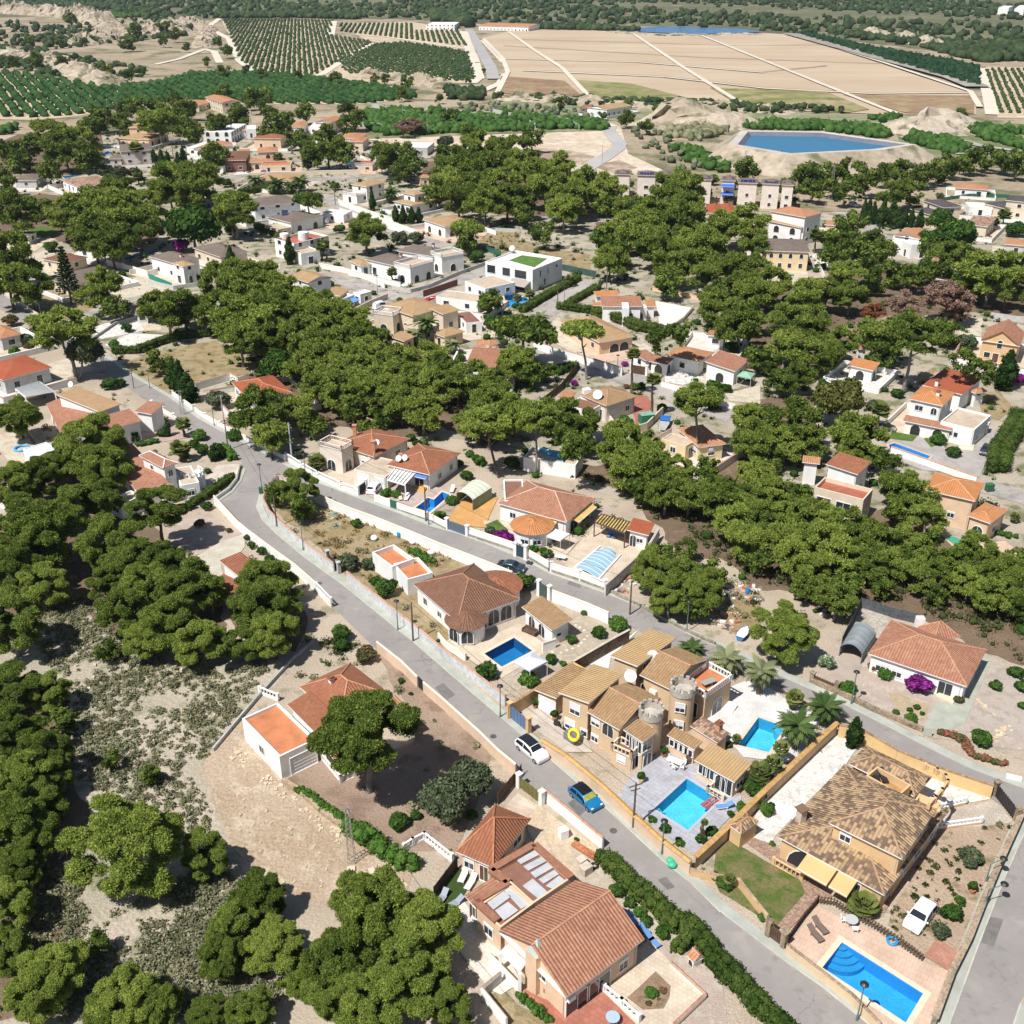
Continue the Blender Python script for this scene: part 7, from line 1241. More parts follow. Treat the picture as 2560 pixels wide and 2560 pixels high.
# palms
def frond(rng,L,droop,w,fan=False):
    """one frond as leaflet strips along an arching rib"""
    V=[];F=[]; n=9; pr=[Vector((L*k/n,0,L*(.55*k/n-droop*(k/n)**2))) for k in range(n+1)]
    for k in range(1,n+1):
        p=pr[k]; a=pr[k-1]; ww=w*math.sin(math.pi*min(.96,(k+.6)/(n+1)))
        for sd in (-1,1):
            o=len(V); V+=[a,p,p+Vector((.12*L,sd*ww,-.25*ww)),a+Vector((.10*L,sd*ww*.9,-.3*ww))]; F.append((o,o+1,o+2,o+3))
    return V,F
def palm_crown(seed,n,droop,w,mat,fan=False):
    rng=random.Random(seed); V=[];F=[];T=[]
    for k in range(n):
        a=k*2.39996; e=rng.random(); pitch=(.95-1.75*(k/n))+rng.uniform(-.15,.15); L=rng.uniform(.85,1.1)
        if fan:   # stalk with a round pleated leaf
            d=Vector((math.cos(a)*math.cos(pitch),math.sin(a)*math.cos(pitch),math.sin(pitch))); c=d*.55*L; s=d.cross(Vector((0,0,1))).normalized(); u=(s.cross(d)).normalized(); o=len(V); m=11; R0=.42*L
            vs=[c-d*.05]+[c+(d*math.cos(q)+s*math.sin(q))*R0*(1 if j%2 else .72)-Vector((0,0,.35*R0*(1-math.cos(q)+.3*math.cos(q)**2)))+u*(.05*(j%2)) for j,q in enumerate(np.linspace(-2.1,2.1,m*2+1))]
            V+=vs; F+=[(o,o+j,o+j+1) for j in range(1,2*m+1)]; T+=[rng.random()*.7+.3*(k<n*.6)-.1]*len(vs); o=len(V); V+=[Vector((0,0,0))+s*.012,s*-.012,c-s*.012,c+s*.012]; F.append((o,o+1,o+2)); F.append((o,o+2,o+3)); T+=[.5]*4
        else:
            vs,fs=frond(rng,L,droop+.25*(k/n),w); m=Matrix.Rotation(a,3,'Z')@Matrix.Rotation(-pitch+.45,3,'Y'); o=len(V); V+=[m@v for v in vs]
            for f in fs: F+= [(o+f[0],o+f[1],o+f[2]),(o+f[0],o+f[2],o+f[3])]
            T+=[rng.random()*.6+.2]*len(vs)
    return np_mesh('palm_crown',np.array([v[:] for v in V]),[np.array(F)],T,mat)
PG2=leaf_mat('date_palm_fronds',(.03,.055,.02),(.075,.12,.035),(.15,.2,.07),.25); PG3=leaf_mat('dusty_palm_fronds',(.08,.11,.05),(.18,.21,.10),(.3,.31,.16),.25)
PF=[palm_crown(i,46,.55,.2,PG2) for i in range(2)]; PW=[palm_crown(10+i,34,.5,.2,PALM,True) for i in range(2)]; PD=[palm_crown(20,44,.6,.24,PG3)]
TRP=trunk_mesh(40,0,M((.17,.12,.08),.3,5,.95,.8),.06)
def palm(tl,x,y,rp,yb,kind='f',xb=None):
    """crown centre x,y, crown radius in tile pixels, foot of the trunk xb,yb"""
    b=g(tl,xb if xb is not None else x,yb); u,v=px(tl,x,y); zc=float(min(np.linspace(.8,12,57),key=lambda z:abs(G(u,v,z).y-b.y))); p=G(u,v,zc); r=rp*TILE[tl][2]*proj(p)[2]/FPX
    root=thing('palm_tree',None,'palm tree',(p.x,p.y,0)); c=bpy.data.objects.new('crown',R.choice({'f':PF,'w':PW,'d':PD}[kind])); COL.objects.link(c); c.parent=root; c.location=(0,0,zc); c.scale=(r,r,r*.9); c.rotation_euler=(0,0,R.uniform(0,6.28))
    t=bpy.data.objects.new('trunk',TRP); COL.objects.link(t); t.parent=root; t.scale=(4.2,4.2,zc); AUTO.append((root,{'f':'feathery palm','w':'fan palm','d':'dusty pale palm'}[kind],u,v,r))
for a in ((('K',120,1310,125,1480,'d',100),('J',1700,1230,130,1330,'d'),('J',1460,1160,95,1200,'f'),('K',370,1690,150,1860,'f'),('K',560,1560,130,1680,'f'),('K',350,1500,75,1580,'w'),('N',915,1170,115,1230,'w',930),('N',340,270,70,400,'w',300),('N',260,330,90,440,'w'),('N',390,170,60,300,'w'),('I',530,420,75,480,'w'),('H',1260,160,65,260,'w'),('H',1240,330,80,420,'w'),('F',1060,780,60,1080,'w',1040),('F',1200,960,65,1215,'w',1185),('E',1285,840,85,1000,'f'),('E',1200,920,75,1000,'d'),('E',1460,990,65,1060,'d'),('E',560,325,50,420,'w'),('E',1050,495,45,580,'w'),('F',410,535,75,590,'d'),('F',260,400,40,460,'w'),('F',345,370,40,430,'w'),('F',620,270,45,320,'w'),('G',945,1170,80,1330,'w',920),('A',1480,985,65,1040,'f'),('A',1610,970,55,1030,'f'),('A',1365,960,60,1020,'d'),('A',1560,1000,50,1040,'f'),('A',725,790,45,880,'w',740),('B',270,1030,55,1090,'f'),('A',740,950,40,990,'w'),('A',1650,880,40,920,'w'),('A',1490,840,35,900,'w'),('C',820,1260,50,1360,'w'),('C',1830,1150,45,1210,'w'),('C',1770,1190,40,1230,'w'),('S',1620,240,75,330,'w'),('A',1730,1310,45,1374,'w'),('S',1190,1370,60,1600,'w',1160),('N',60,1010,50,1070,'w'),('K',1870,250,40,300,'w')),)[0]: palm(*a)
# layered conifer on the left
def norfolk():
    b=g('D',495,720); u,v=px('D',470,330); zt=float(min(np.linspace(3,22,80),key=lambda z:abs(G(u,v,z).y-b.y))); t=thing('layered_conifer','tall layered dark conifer standing before the wide brown-roofed low house','tree',(b.x,b.y,0)); mb=MB(); mb.tube(b,b+Vector((0,0,zt)),.28,.05); mb.build('trunk',BARK,t); rng=np.random.default_rng(4); L=[]
    for k in range(15):
        z=zt*(.22+.77*k/14); r=3.0*(1-.86*k/14)
        for j in range(6):
            a=j*1.047+k*.5
            for q in (.45,.75,1): L.append((b.x+math.cos(a)*r*q,b.y+math.sin(a)*r*q,z+.25*q,.32*(1.25-q*.4)))
    V,F,T=leaves(L,7000,.22,rng,flat=.6); me=np_mesh('crown',V-np.array([b.x,b.y,0]),F,T,CYP); o=bpy.data.objects.new('crown',me); COL.objects.link(o); o.parent=t
norfolk()
# scrub on the hillside at lower left: tufts nobody could count
def scrub(s,n,r0,r1,seed,mat=SCRUB,name='scrub'):
    P=pts(s); rng=np.random.default_rng(seed); xs=[p.x for p in P]; ys=[p.y for p in P]; L=[]
    while len(L)<n:
        x=rng.uniform(min(xs),max(xs)); y=rng.uniform(min(ys),max(ys))
        if inpoly(x,y,P) and math.sin(x*.35+2*math.sin(y*.21))*math.sin(y*.3+x*.11)+rng.random()*1.5>.5: r=rng.uniform(r0,r1)*rng.choice((.6,1,1,1.4)); L.append((x,y,r*.3,r))
    V,F,T=leaves(L,n*22,.16,rng,flat=.8,core=.45,jit=.9,tl=.6); o=bpy.data.objects.new(name,np_mesh(name,V,F,T,mat)); COL.objects.link(o); tag(o,kind='stuff')
scrub('H 180 1480 500 1380 700 1330 1000 1450 1300 1600 1500 1900 L 500 120 300 480 90 760 -40 900 O 1140 640 1250 850 1000 900 600 640 300 500 300 0 200 -200',2600,.12,.45,1); scrub('O 150 1000 420 1050 500 1400 1200 1000 1700 1500 1500 1932 -100 1932 -100 1000',2400,.12,.5,2); scrub('O 0 0 400 0 350 1000 0 1000',300,.2,.6,3)
UND=leaf_mat('undergrowth_leaves',(.02,.03,.012),(.06,.075,.025),(.13,.14,.055),.2,0)
scrub('E 0 700 300 600 1000 950 1500 1150 1932 1300 1932 1700 1300 1500 600 1600 300 1500 0 1250',260,.5,1.2,4,UND,'undergrowth'); scrub('J 1000 0 1932 300 1932 700 1650 560 1300 250 1000 200',110,.5,1.1,5,UND,'undergrowth'); scrub('K 100 500 800 700 1900 850 1932 1300 1700 1150 1200 950 600 860 200 800',160,.4,1.0,6,UND,'undergrowth'); scrub('L 850 0 1100 0 1000 140 850 200',30,.3,.7,7,UND,'undergrowth'); scrub('J 1640 700 1932 700 1932 1000 1600 1000',40,.3,.6,8,SCRUB); scrub('N 1400 700 1850 680 1600 1300 1280 1500 1050 1290',70,.12,.3,9,UND,'weeds'); scrub('I 300 700 900 820 1500 1080 1000 1300 700 1150',150,.2,.55,10,leaf_mat('dry_grass_blades',(.14,.10,.04),(.27,.2,.09),(.4,.31,.16),.2,0),'dry_grass_tufts'); scrub('E 1640 250 1932 240 1932 360 1780 380',60,.2,.5,11,SCRUB)

# low garden plants and weeds in the open ground between houses, clear of paving and walls
def ground_plants(n,mat,r0,r1,seed,name,reg):
    P=pts(reg); rng=np.random.default_rng(seed); xs=[p.x for p in P]; ys=[p.y for p in P]; L=[]; bb=[(min(q.x for q in a),max(q.x for q in a),min(q.y for q in a),max(q.y for q in a),a) for a in AVOID]
    for _ in range(n*6):
        if len(L)>=n: break
        x=rng.uniform(min(xs),max(xs)); y=rng.uniform(min(ys),max(ys))
        if math.sin(x*.23+1.7*math.sin(y*.17+seed))*math.sin(y*.19)+rng.random()*1.2<.5 or not inpoly(x,y,P): continue
        if any(a<x<b and c<y<d and inpoly(x,y,q) for a,b,c,d,q in bb): continue
        r=rng.uniform(r0,r1)*rng.choice((.5,.8,1,1.3)); L.append((x,y,r*.4,r))
    V,F,T=leaves(L,len(L)*24,.2,rng,flat=.8,core=.6,jit=.8,tl=.6); o=bpy.data.objects.new(name,np_mesh(name,V,F,T,mat)); COL.objects.link(o); tag(o,kind='stuff')
VILL='W -20 600 -20 300 200 250 700 260 1300 340 1932 370 1980 900 1932 1200 1500 1180 1250 1130 1000 1000 700 830 400 780 200 680'
ground_plants(1500,BROAD,.4,1.5,61,'garden_plants',VILL); ground_plants(2200,UND,.3,1.0,62,'weeds',VILL); ground_plants(500,SCRUB,.2,.7,63,'weeds','W -20 700 300 760 620 1000 900 1150 1200 1300 1932 1500 1932 1932 1100 1932 600 1400 -20 1000')
# ================================================================ vehicles, lamps, furniture and other small things
TYRE=plain((.02,.02,.022),.8); RIM=plain((.45,.46,.48),.3,.8); CGL=plain((.015,.02,.025),.05); LAMPG=plain((.75,.76,.78),.1); REDL=plain((.4,.02,.02),.2)
PROF={'hatch':([-2.0,-1.97,-1.85,-1.5,-.9,-.2,.35,.95,1.45,1.85,2.0],[.62,.86,.98,1.36,1.47,1.48,1.40,1.0,.90,.76,.55],.86),
      'suv':([-2.15,-2.12,-2.0,-1.75,-1.1,-.2,.4,1.0,1.6,2.0,2.15],[.7,.98,1.12,1.5,1.62,1.63,1.55,1.12,1.02,.88,.6],.92),
      'sedan':([-2.2,-2.17,-1.9,-1.35,-.8,-.2,.4,1.05,1.6,2.05,2.2],[.65,.9,1.0,1.08,1.36,1.42,1.36,1.0,.92,.78,.55],.88),
      'van':([-2.4,-2.39,-2.3,-2.2,-1.4,-.2,.7,1.35,1.85,2.3,2.4],[.7,1.2,1.6,1.78,1.86,1.86,1.8,1.15,1.02,.85,.6],.85)}
def car(label,tl,rear,front,color,kind='hatch',roof=None,w=.86,L=None,cat='car',name='parked_car',shade=None):
    a,b=g(tl,*rear,.4),g(tl,*front,.4); d=(b-a); d.z=0; c=(a+b)/2; an=math.atan2(d.y,d.x); t=thing(name,label,cat,(c.x,c.y,0),an)
    xs,zs,belt=PROF[kind]; k=(L/(xs[-1]-xs[0])) if L else 1; PN=plain(color,.25,.0); base=.24
    def prof(x): return float(np.interp(x,xs,zs))
    X=sorted(set(list(np.linspace(xs[0],xs[-1],34))+xs)); mb=MB(); rows_=[]
    for x in X:
        zt=prof(x); e=1-.10*max(0,(abs(x)-1.3)/.9)**2; hw=w*e; zb=base+.06*max(0,abs(x)-1.6); zl=min(belt,zt-.03); rd=hw-max(0,(zt-belt))*.26
        r=[(hw*.93,zb),(hw,zb+.16),(hw,zl*.85),(hw*.985,zl)]+([(hw*.97-(hw*.97-rd)*.5,(zl+zt)/2+.02),(rd,zt-.05),(rd*.8,zt),(0,zt+.012)] if zt-belt>.05 else [(hw*.97,zl+.01),(hw*.93,zt-.02),(hw*.8,zt),(0,zt+.01)])
        rows_.append([(x*k,y,z) for y,z in r]+[(x*k,-y,z) for y,z in r[::-1][1:]])
    m=len(rows_[0]); V=[q for r in rows_ for q in r]; n=len(rows_)
    mb.add(V,[(i*m+j,i*m+j+1,(i+1)*m+j+1,(i+1)*m+j) for i in range(n-1) for j in range(m-1)]); mb.add(rows_[0],[tuple(range(m))[::-1]]); mb.add(rows_[-1],[tuple(range(m))])
    mb.add([(X[0]*k,-w*.85,base+.02),(X[-1]*k,-w*.85,base+.02),(X[-1]*k,w*.85,base+.02),(X[0]*k,w*.85,base+.02)],[(0,1,2,3)])
    bd=mb.build('body',PN,t,off=Vector(),smooth=True)
    def glass(nm,P):
        q=MB(); q.add(P,[tuple(range(len(P)))]); return q.build(nm,CGL,t,off=Vector())
    def side(x,u,s):
        zt=prof(x); zl=min(belt,zt-.03); hw=w*(1-.10*max(0,(abs(x)-1.3)/.9)**2); rd=hw-max(0,zt-belt)*.26; z=zl+(zt-.09-zl)*u+.03; y=hw*.985+(rd-hw*.985)*u+.02; return (x*k,s*y,z)
    tops=[x for x in X if prof(x)-belt>.30]; x0,x1=tops[0]+.12,tops[-1]-.02; mid=(x0+x1)/2-.1
    for s in (1,-1):
        for p,q in ((x0,mid-.05),(mid+.05,x1)):
            P=[side(x,.02,s) for x in (p-.1 if p==x0 else p,q+.28 if q==x1 else q)]+[side(x,.86,s) for x in (q-.12 if q==x1 else q,p+.08 if p==x0 else p)]
            glass('side_window',P if s<0 else P[::-1])
        mb=MB(); mb.box((( x1+.1)*k,s*(w+.08),belt-.02),(.06,0,0),(0,.09,0),.13); mb.build('wing_mirror',PN if roof is None else plain(roof,.3),t,off=Vector(),bevel=.02)
    def top(xa,xb,nm,mat=None,f=.86):
        P=[]
        for x,sg in ((xa,-1),(xa,1),(xb,1),(xb,-1)):
            zt=prof(x); rd=w-max(0,zt-belt)*.26; P.append((x*k,sg*rd*f,zt+.022))
        q=MB(); mats=mat or CGL; N=6
        Vv=[]
        for i in range(N+1):
            x=xa+(xb-xa)*i/N; zt=prof(x); rd=(w-max(0,zt-belt)*.26)*f; Vv+=[(x*k,-rd,zt+.012),(x*k,-rd*.5,zt+.028),(x*k,rd*.5,zt+.028),(x*k,rd,zt+.012)]
        q.add(Vv,[(i*4+j,(i+1)*4+j,(i+1)*4+j+1,i*4+j+1) for i in range(N) for j in range(3)]); return q.build(nm,mats,t,off=Vector())
    i9=xs[7]; ws=xs[6]; top(ws+.08,i9-.02,'windscreen',shade); top(xs[2]+.03,xs[3]-.02,'rear_window')
    if roof is not None: top(xs[3]+.05,ws+.02,'roof_panel',plain(roof,.15),.95)
    mb=MB()
    for sx in (xs[0]*.64,xs[-1]*.66):
        for s in (1,-1):
            mb=MB(); c0=Vector((sx*k,s*(w-.2),.32)); c1=Vector((sx*k,s*(w+.012),.32)); mb.tube(c0,c1,.32,n=18); wh=mb.build('wheel',TYRE,t,off=Vector()); mb=MB(); mb.tube(c1,c1+Vector((0,s*.012,0)),.2,n=14); mb.build('rim',RIM,wh,off=Vector())
    for s in (1,-1):
        mb=MB(); mb.box((xs[-1]*k-.13,s*w*.72,.62),(.12,0,0),(0,.15,0),.13); mb.build('headlight',LAMPG,t,off=Vector(),bevel=.03); mb=MB(); mb.box((xs[0]*k+.06,s*w*.78,.78),(.08,0,0),(0,.11,0),.16); mb.build('tail_light',REDL,t,off=Vector(),bevel=.03)
    return t
car('white crossover with dark glass roof parked on the street beside the castle villa','W',(985,1402),(1022,1432),(.78,.78,.78),'suv',roof=(.02,.02,.025))
car('bright blue hatchback with black roof and yellow windscreen shade on the street','W',(1087,1491),(1122,1522),(.01,.16,.34),'hatch',roof=(.012,.012,.014),shade=M((.36,.34,.06),.3,9),L=4.0)
car('white hatchback parked on dirt beside the mottled-roof ochre villa','N',(1325,1180),(1220,1320),(.8,.8,.8),'hatch',L=4.1)
car('dark blue-grey car parked at the foot of the white steps','G',(1690,1425),(1655,1480),(.035,.045,.06),'sedan',L=4.3); car('white car nose-in on the driveway beside the white pergola','I',(900,645),(965,570),(.76,.77,.78),'hatch',L=4.2); car('red car parked behind the cream villa walls','E',(1370,695),(1285,692),(.42,.01,.02),'hatch',L=4.1); car('white van parked above the cream garden wall','E',(940,745),(995,725),(.75,.76,.78),'van',L=4.4,cat='van',name='parked_van'); car('dark car half hidden behind the island wall','J',(190,600),(245,610),(.03,.05,.06),'sedan',L=4.2); car('white car on the parking road by the row of pines','C',(1000,1095),(1035,1108),(.7,.71,.7),'suv'); car('old beige car parked under the vines by the arched porch','G',(945,1290),(1000,1300),(.25,.22,.18),'hatch')
# street lamps and poles
LG=plain((.10,.17,.17),.5); WOODP=M((.16,.11,.08),.2,5)
def lamp(label,tl,base,h=4.6,arm=(0,0),mat=LG,disc=True):
    b=g(tl,*base); t=thing('street_lamp',label,'street lamp',(b.x,b.y,0),group='street lamps of the village'); Z=Vector((0,0,1)); mb=MB(); e=b+Z*h; mb.tube(b,e,.075,.05,8); mb.tube(b,b+Z*.7,.12,.1,8)
    q=e+Vector((arm[0],arm[1],.15))
    if arm!=(0,0): mb.tube(e,q,.045,n=6)
    mb.build('pole',mat,t); mb=MB(); mb.lathe((q.x,q.y,q.z),[(0,.22),(.16,.2),(.36,.06),(.38,0),(.1,-.04),(0,-.04)],14); hd=mb.build('lamp_head',BLACKM,t); mb=MB(); mb.lathe((q.x,q.y,q.z-.12),[(.17,.08),(.12,0),(0,-.02)],10); mb.build('glass_bowl',plain((.6,.6,.55),.2),hd)
for l,tl,b,h,a in (('street lamp leaning over the big blue pool wall','N',(868,1910),4.3,(0,0)),('street lamp by the square pool street wall','S',(612,1810),4.3,(0,0)),('wall lamp with long arm over the side street','N',(1675,1205),2.6,(1.6,.5)),('second wall lamp farther up the side street','N',(1690,1030),2.4,(1.4,.5)),('green street lamp at the bend opposite the hedge','I',(152,625),4.6,(0,0)),('street lamp beside the grey block wall','I',(437,1040),4.6,(0,0)),('street lamp with a pale globe by the turret house','I',(1090,1590),4.4,(0,0)),('street lamp in front of the L-shaped pool','I',(1303,865),4.4,(0,0)),('slim street lamp by the tower villa palms','I',(455,545),4.4,(0,0)),('street lamp at the stone wall of the brown-hipped bungalow','K',(738,1550),4.6,(0,0)),('green street lamp before the roadside rubble plot','J',(1425,1050),4.6,(0,0)),('street lamp by the covered pool wall','J',(475,635),2.6,(0,0)),('street lamp at the castle villa gate','J',(140,1640),4.4,(0,0)),('street lamp on the upper left street','D',(290,825),4.4,(-.4,0)),('slim street lamp beside the pillared wall','D',(1480,1560),4.4,(0,0)),('street lamp above the dry grass plot','D',(1035,1300),3.6,(0,0)),('lamp post behind the grey corner villa wall','E',(950,640),4.4,(0,0)),('lamp on the modern villa lane','F',(580,450),4.6,(0,0)),('lamp by the long white street wall','F',(945,945),4.6,(0,0))): lamp(l,tl,b,h,a)
def pole(label,tl,base,h,mat=WOODP,r=.13,cross=0,name='utility_pole'):
    b=g(tl,*base); t=thing(name,label,'utility pole',(b.x,b.y,0),group='utility poles along the streets'); mb=MB(); e=b+Vector((0,0,h)); mb.tube(b,e,r,r*.7,8); mb.build('post',mat,t)
    if cross: mb=MB(); mb.obox(e+Vector((-.7*cross,-.3,-.35)),e+Vector((.7*cross,.3,-.35)),.1,.1); mb.obox(e+Vector((-.5*cross,-.2,-.9)),e+Vector((.5*cross,.2,-.9)),.08,.08); mb.build('crossarm',mat,t)
    return e
P1=pole('wooden pole with crossarms by the square pool street wall','S',(228,1450),6.0,cross=1); P2=pole('slim wooden pole beside the turret brown-roofed villa','I',(1195,1668),6.0); P3=pole('brown wooden pole at the curved island wall','I',(255,875),5.2); P4=pole('tall pale concrete pole at the top of the bend','I',(360,418),7.2,M((.5,.52,.54),.08,2),.16); P5=pole('wooden pole beside the roadside pines and rubble','J',(1033,930),5.4); P6=pole('dark slim pole in front of the L-shaped pool','I',(1283,840),6.0); P7=pole('brown pole with lamp arm at the street bend','H',(1575,345),6.0,cross=1); P8=pole('grey pole by the pillared upper street wall','D',(1550,1560),6.2,M((.4,.42,.44),.08,2)); P9=pole('pole carrying a lamp by the dry grass plot','D',(925,1300),4.6,WOODP,.1,.6)
for l,tl,b,h in (('bare pole standing in the wide wood clearing','D',(708,455),6),('pole before the blue-blind villa','E',(1330,460),6),('thin pole beside the hill-top pines','A',(785,620),9),('grey pole by the cream bare lot','B',(1405,915),10),('pale pole among the groves','B',(470,720),10),('thin pole at the edge of the citrus grove','B',(337,640),9),('pole by the reservoir corner','C',(335,765),9),('pole beyond the reservoir corner','C',(418,695),9),('pole beside the pine row by the parking road','C',(1325,960),8),('lamp pole on the parking road','C',(1240,1140),6),('white pole left of the palm house','A',(1800,1100),7),('pole on the village lane by the cypress','A',(935,870),9),('pole before the wood behind the modern villa','F',(873,340),6),('pole next to the modern villa hedge','F',(535,470),5)): pole(l,tl,b,h,M((.42,.40,.37),.1,2) if tl in 'BC' else WOODP,.14)
def lattice(label,tl,base,h,w=.35):
    b=g(tl,*base); t=thing('lattice_pole',label,'lattice pole',(b.x,b.y,0)); C=[Vector((sx*w,sy*w,0)) for sx,sy in ((-1,-1),(1,-1),(1,1),(-1,1))]; Z=Vector((0,0,1)); mb=MB(); f=lambda k,z: b+C[k%4]*(1-.55*z/h)+Z*z
    for k in range(4): mb.tube(f(k,0),f(k,h),.035,n=5)
    n=int(h/.7)
    for i in range(n):
        for k in range(4): mb.tube(f(k,h*i/n),f(k+1,h*(i+1)/n),.022,n=4,cap=False)
    mb.build('frame',M((.36,.33,.30),.12,2,.7),t); mb=MB(); e=b+Z*h; mb.obox(e+Vector((-.6,0,-.2)),e+Vector((.6,0,-.2)),.08,.08); mb.build('crossarm',STEEL,t); return e
E1=lattice('steel lattice pole on the rocky slope beside the bright hedge','L',(1048,1530),7.0); E2=lattice('steel lattice pole by the pines on the upper street','D',(722,1190),4.5); E3=lattice('lattice pole on the street above the tall fan palm','D',(1262,1480),5.0); E4=lattice('tall lattice pylon beside the parking road pines','C',(890,1075),12,.6); E5=lattice('lattice pylon behind the solar-roofed houses','C',(428,950),10,.6)
def cable(label,*Q,sag=.6):
    t=thing('power_cable',label,'power cable',Q[0]); mb=MB()
    for a,b in zip(Q,Q[1:]):
        p=[a.lerp(b,k/12)-Vector((0,0,sag*4*(k/12)*(1-k/12))) for k in range(13)]
        for x,y in zip(p,p[1:]): mb.tube(x,y,.02,n=4,cap=False)
    mb.build('wire',BLACKM,t)
cable('sagging black cable along the lower street from pole to pole',P7,P3,P2,P1); cable('thin cable from lattice pole across the dry yard',E1,g('M',250,1500,6)); cable('black cable running above the upper street',P4,P6,P5)
# loungers, tables, parasols
def lounger(label,tl,foot,head,frame=WHT,cloth=None,z=.1,group=None):
    a,b=g(tl,*foot,z+.3),g(tl,*head,z+.3); d=b-a; d.z=0; L=1.9; u=d.normalized(); n=Vector((-u.y,u.x,0)); c=(a+b)/2; a=c-u*L/2; a.z=z; t=thing('sun_lounger',label,'sun lounger',(c.x,c.y,z),group=group); Z=Vector((0,0,1))
    P=[a+Z*.32,a+u*1.15+Z*.32,a+u*1.85+Z*.72]; mb=MB()
    for p,q in zip(P,P[1:]): mb.add([p-n*.3,q-n*.3,q+n*.3,p+n*.3]+[x-Z*.05 for x in (p-n*.3,q-n*.3,q+n*.3,p+n*.3)],[(0,1,2,3),(7,6,5,4),(0,4,5,1),(2,6,7,3),(1,5,6,2),(3,7,4,0)])
    mb.build('seat',cloth or frame,t); mb=MB()
    for s in (-.3,.3): mb.obox(a+n*s+Z*.26,a+u*1.25+n*s+Z*.26,.06,.06)
    mb.build('frame',frame,t)
    for q in (.15,1.15):
        for s in (-.28,.28): mb=MB(); mb.box(a+u*q+n*s,(.03,0,0),(0,.03,0),.28); mb.build('leg',frame,t)
BRN=plain((.16,.115,.09),.7); GRYL=plain((.25,.28,.34),.6); BLUL=plain((.12,.25,.50),.7)
for l,tl,f,h,m,c,z in (('brown lounger by the big blue pool, nearer the fence','N',(670,1345),(600,1270),BRN,BRN,.11),('brown lounger by the big blue pool, nearer the street wall','N',(640,1395),(570,1320),BRN,BRN,.11),('white lounger on the artificial lawn, nearest the annexe wall','M',(140,840),(185,745),WHT,None,.08),('white lounger on the artificial lawn beside its twin','M',(185,885),(240,800),WHT,None,.08),('grey lounger at the lower corner of the artificial lawn','M',(80,1000),(130,970),WHT,GRYL,.08),('grey lounger at the left edge of the artificial lawn','M',(0,970),(30,925),WHT,GRYL,.08),('blue lounger on the paving beside the floating person','S',(1370,1160),(1545,1140),WHT,BLUL,.1),('black lounger on the sunk roof terrace, left one','N',(1000,390),(985,330),BLACKM,BLACKM,4.05),('black lounger on the sunk roof terrace, right one','N',(1050,385),(1020,325),BLACKM,BLACKM,4.05),('blue lounger under the pergola at the covered pool','J',(885,385),(910,355),BLUL,BLUL,.12),('second blue lounger under the pergola at the covered pool','J',(920,395),(945,360),BLUL,BLUL,.12),('cream lounger on the paving by the L-shaped pool','I',(1110,690),(1100,650),WHT,CRM,.1),('white lounger beside the white pergola pool','I',(1140,690),(1165,650),WHT,None,.1),('white lounger beyond the L-shaped pool steps','I',(1455,640),(1475,590),WHT,None,.1)): lounger(l,tl,f,h,m,c,z)
def gazebo(label,s,z,mat,peak=.7,name='gazebo'):
    P=pts(s,z); c=sum(P,Vector())/4; t=thing(name,label,name,(c.x,c.y,0)); mb=MB(); q=c+Vector((0,0,peak)); mb.add(P+[q]+[p-Vector((0,0,.25)) for p in P],[(i,(i+1)%4,4) for i in range(4)]+[((i+1)%4,i,5+i,5+(i+1)%4) for i in range(4)]); mb.build('canopy',mat,t)
    for p in P: mb=MB(); mb.tube((p.x,p.y,.1),p,.035,n=6); mb.build('pole',WHT,t)
gazebo('pale lilac gazebo canopy beside the deep blue pool','J 230 1255 345 1315 465 1250 360 1185',2.3,M((.60,.60,.72),.04,1))
gazebo('square white parasol canopy before the round-bay villa','J 460 385 555 415 620 370 520 335',2.3,WHT,.5,'parasol'); gazebo('green garden canopy beside the white arched bungalow','F 1775 935 1870 955 1900 920 1810 905',2.2,M((.25,.42,.3),.05,1))
def barrel(label,s,z,h,mat,cloth2=None,n=10,name='tent_carport',cat='carport'):
    """tunnel roof; s = four eave corners, the arch spans a-b"""
    a,b,c,d=pts(s,z); m=(a+b+c+d)/4; t=thing(name,label,cat,(m.x,m.y,0)); mb=MB(); K=10; V=[]
    for i in range(n+1):
        p,q=a.lerp(d,i/n),b.lerp(c,i/n)
        for k in range(K+1): x=k/K; V.append(p.lerp(q,x)+Vector((0,0,h*math.sin(math.pi*x)**.8-(.06 if i%2 else 0))))
    mb.add(V,[(i*(K+1)+k,(i+1)*(K+1)+k,(i+1)*(K+1)+k+1,i*(K+1)+k+1) for i in range(n) for k in range(K)]); mb.build('roof',mat,t)
    for p,q in ((a,d),(b,c)):
        mb=MB(); mb.quad(Vector((p.x,p.y,.05)),Vector((q.x,q.y,.05)),q,p); mb.build('side_cloth',cloth2 or mat,t)
    for p in (a,b,c,d): mb=MB(); mb.tube((p.x,p.y,0),p,.05,n=6); mb.build('post',STEEL,t)
barrel('grey tunnel tent carport beside the wide brown-hipped bungalow','K 665 1150 815 1205 910 1055 760 995',1.5,.9,M((.24,.27,.28),.1,1,.6)); barrel('pale green and cream tent carport on the orange paving','I 1495 640 1605 690 1735 605 1600 555',2.0,.6,M((.56,.58,.46),.06,1),M((.20,.24,.13),.1,1))
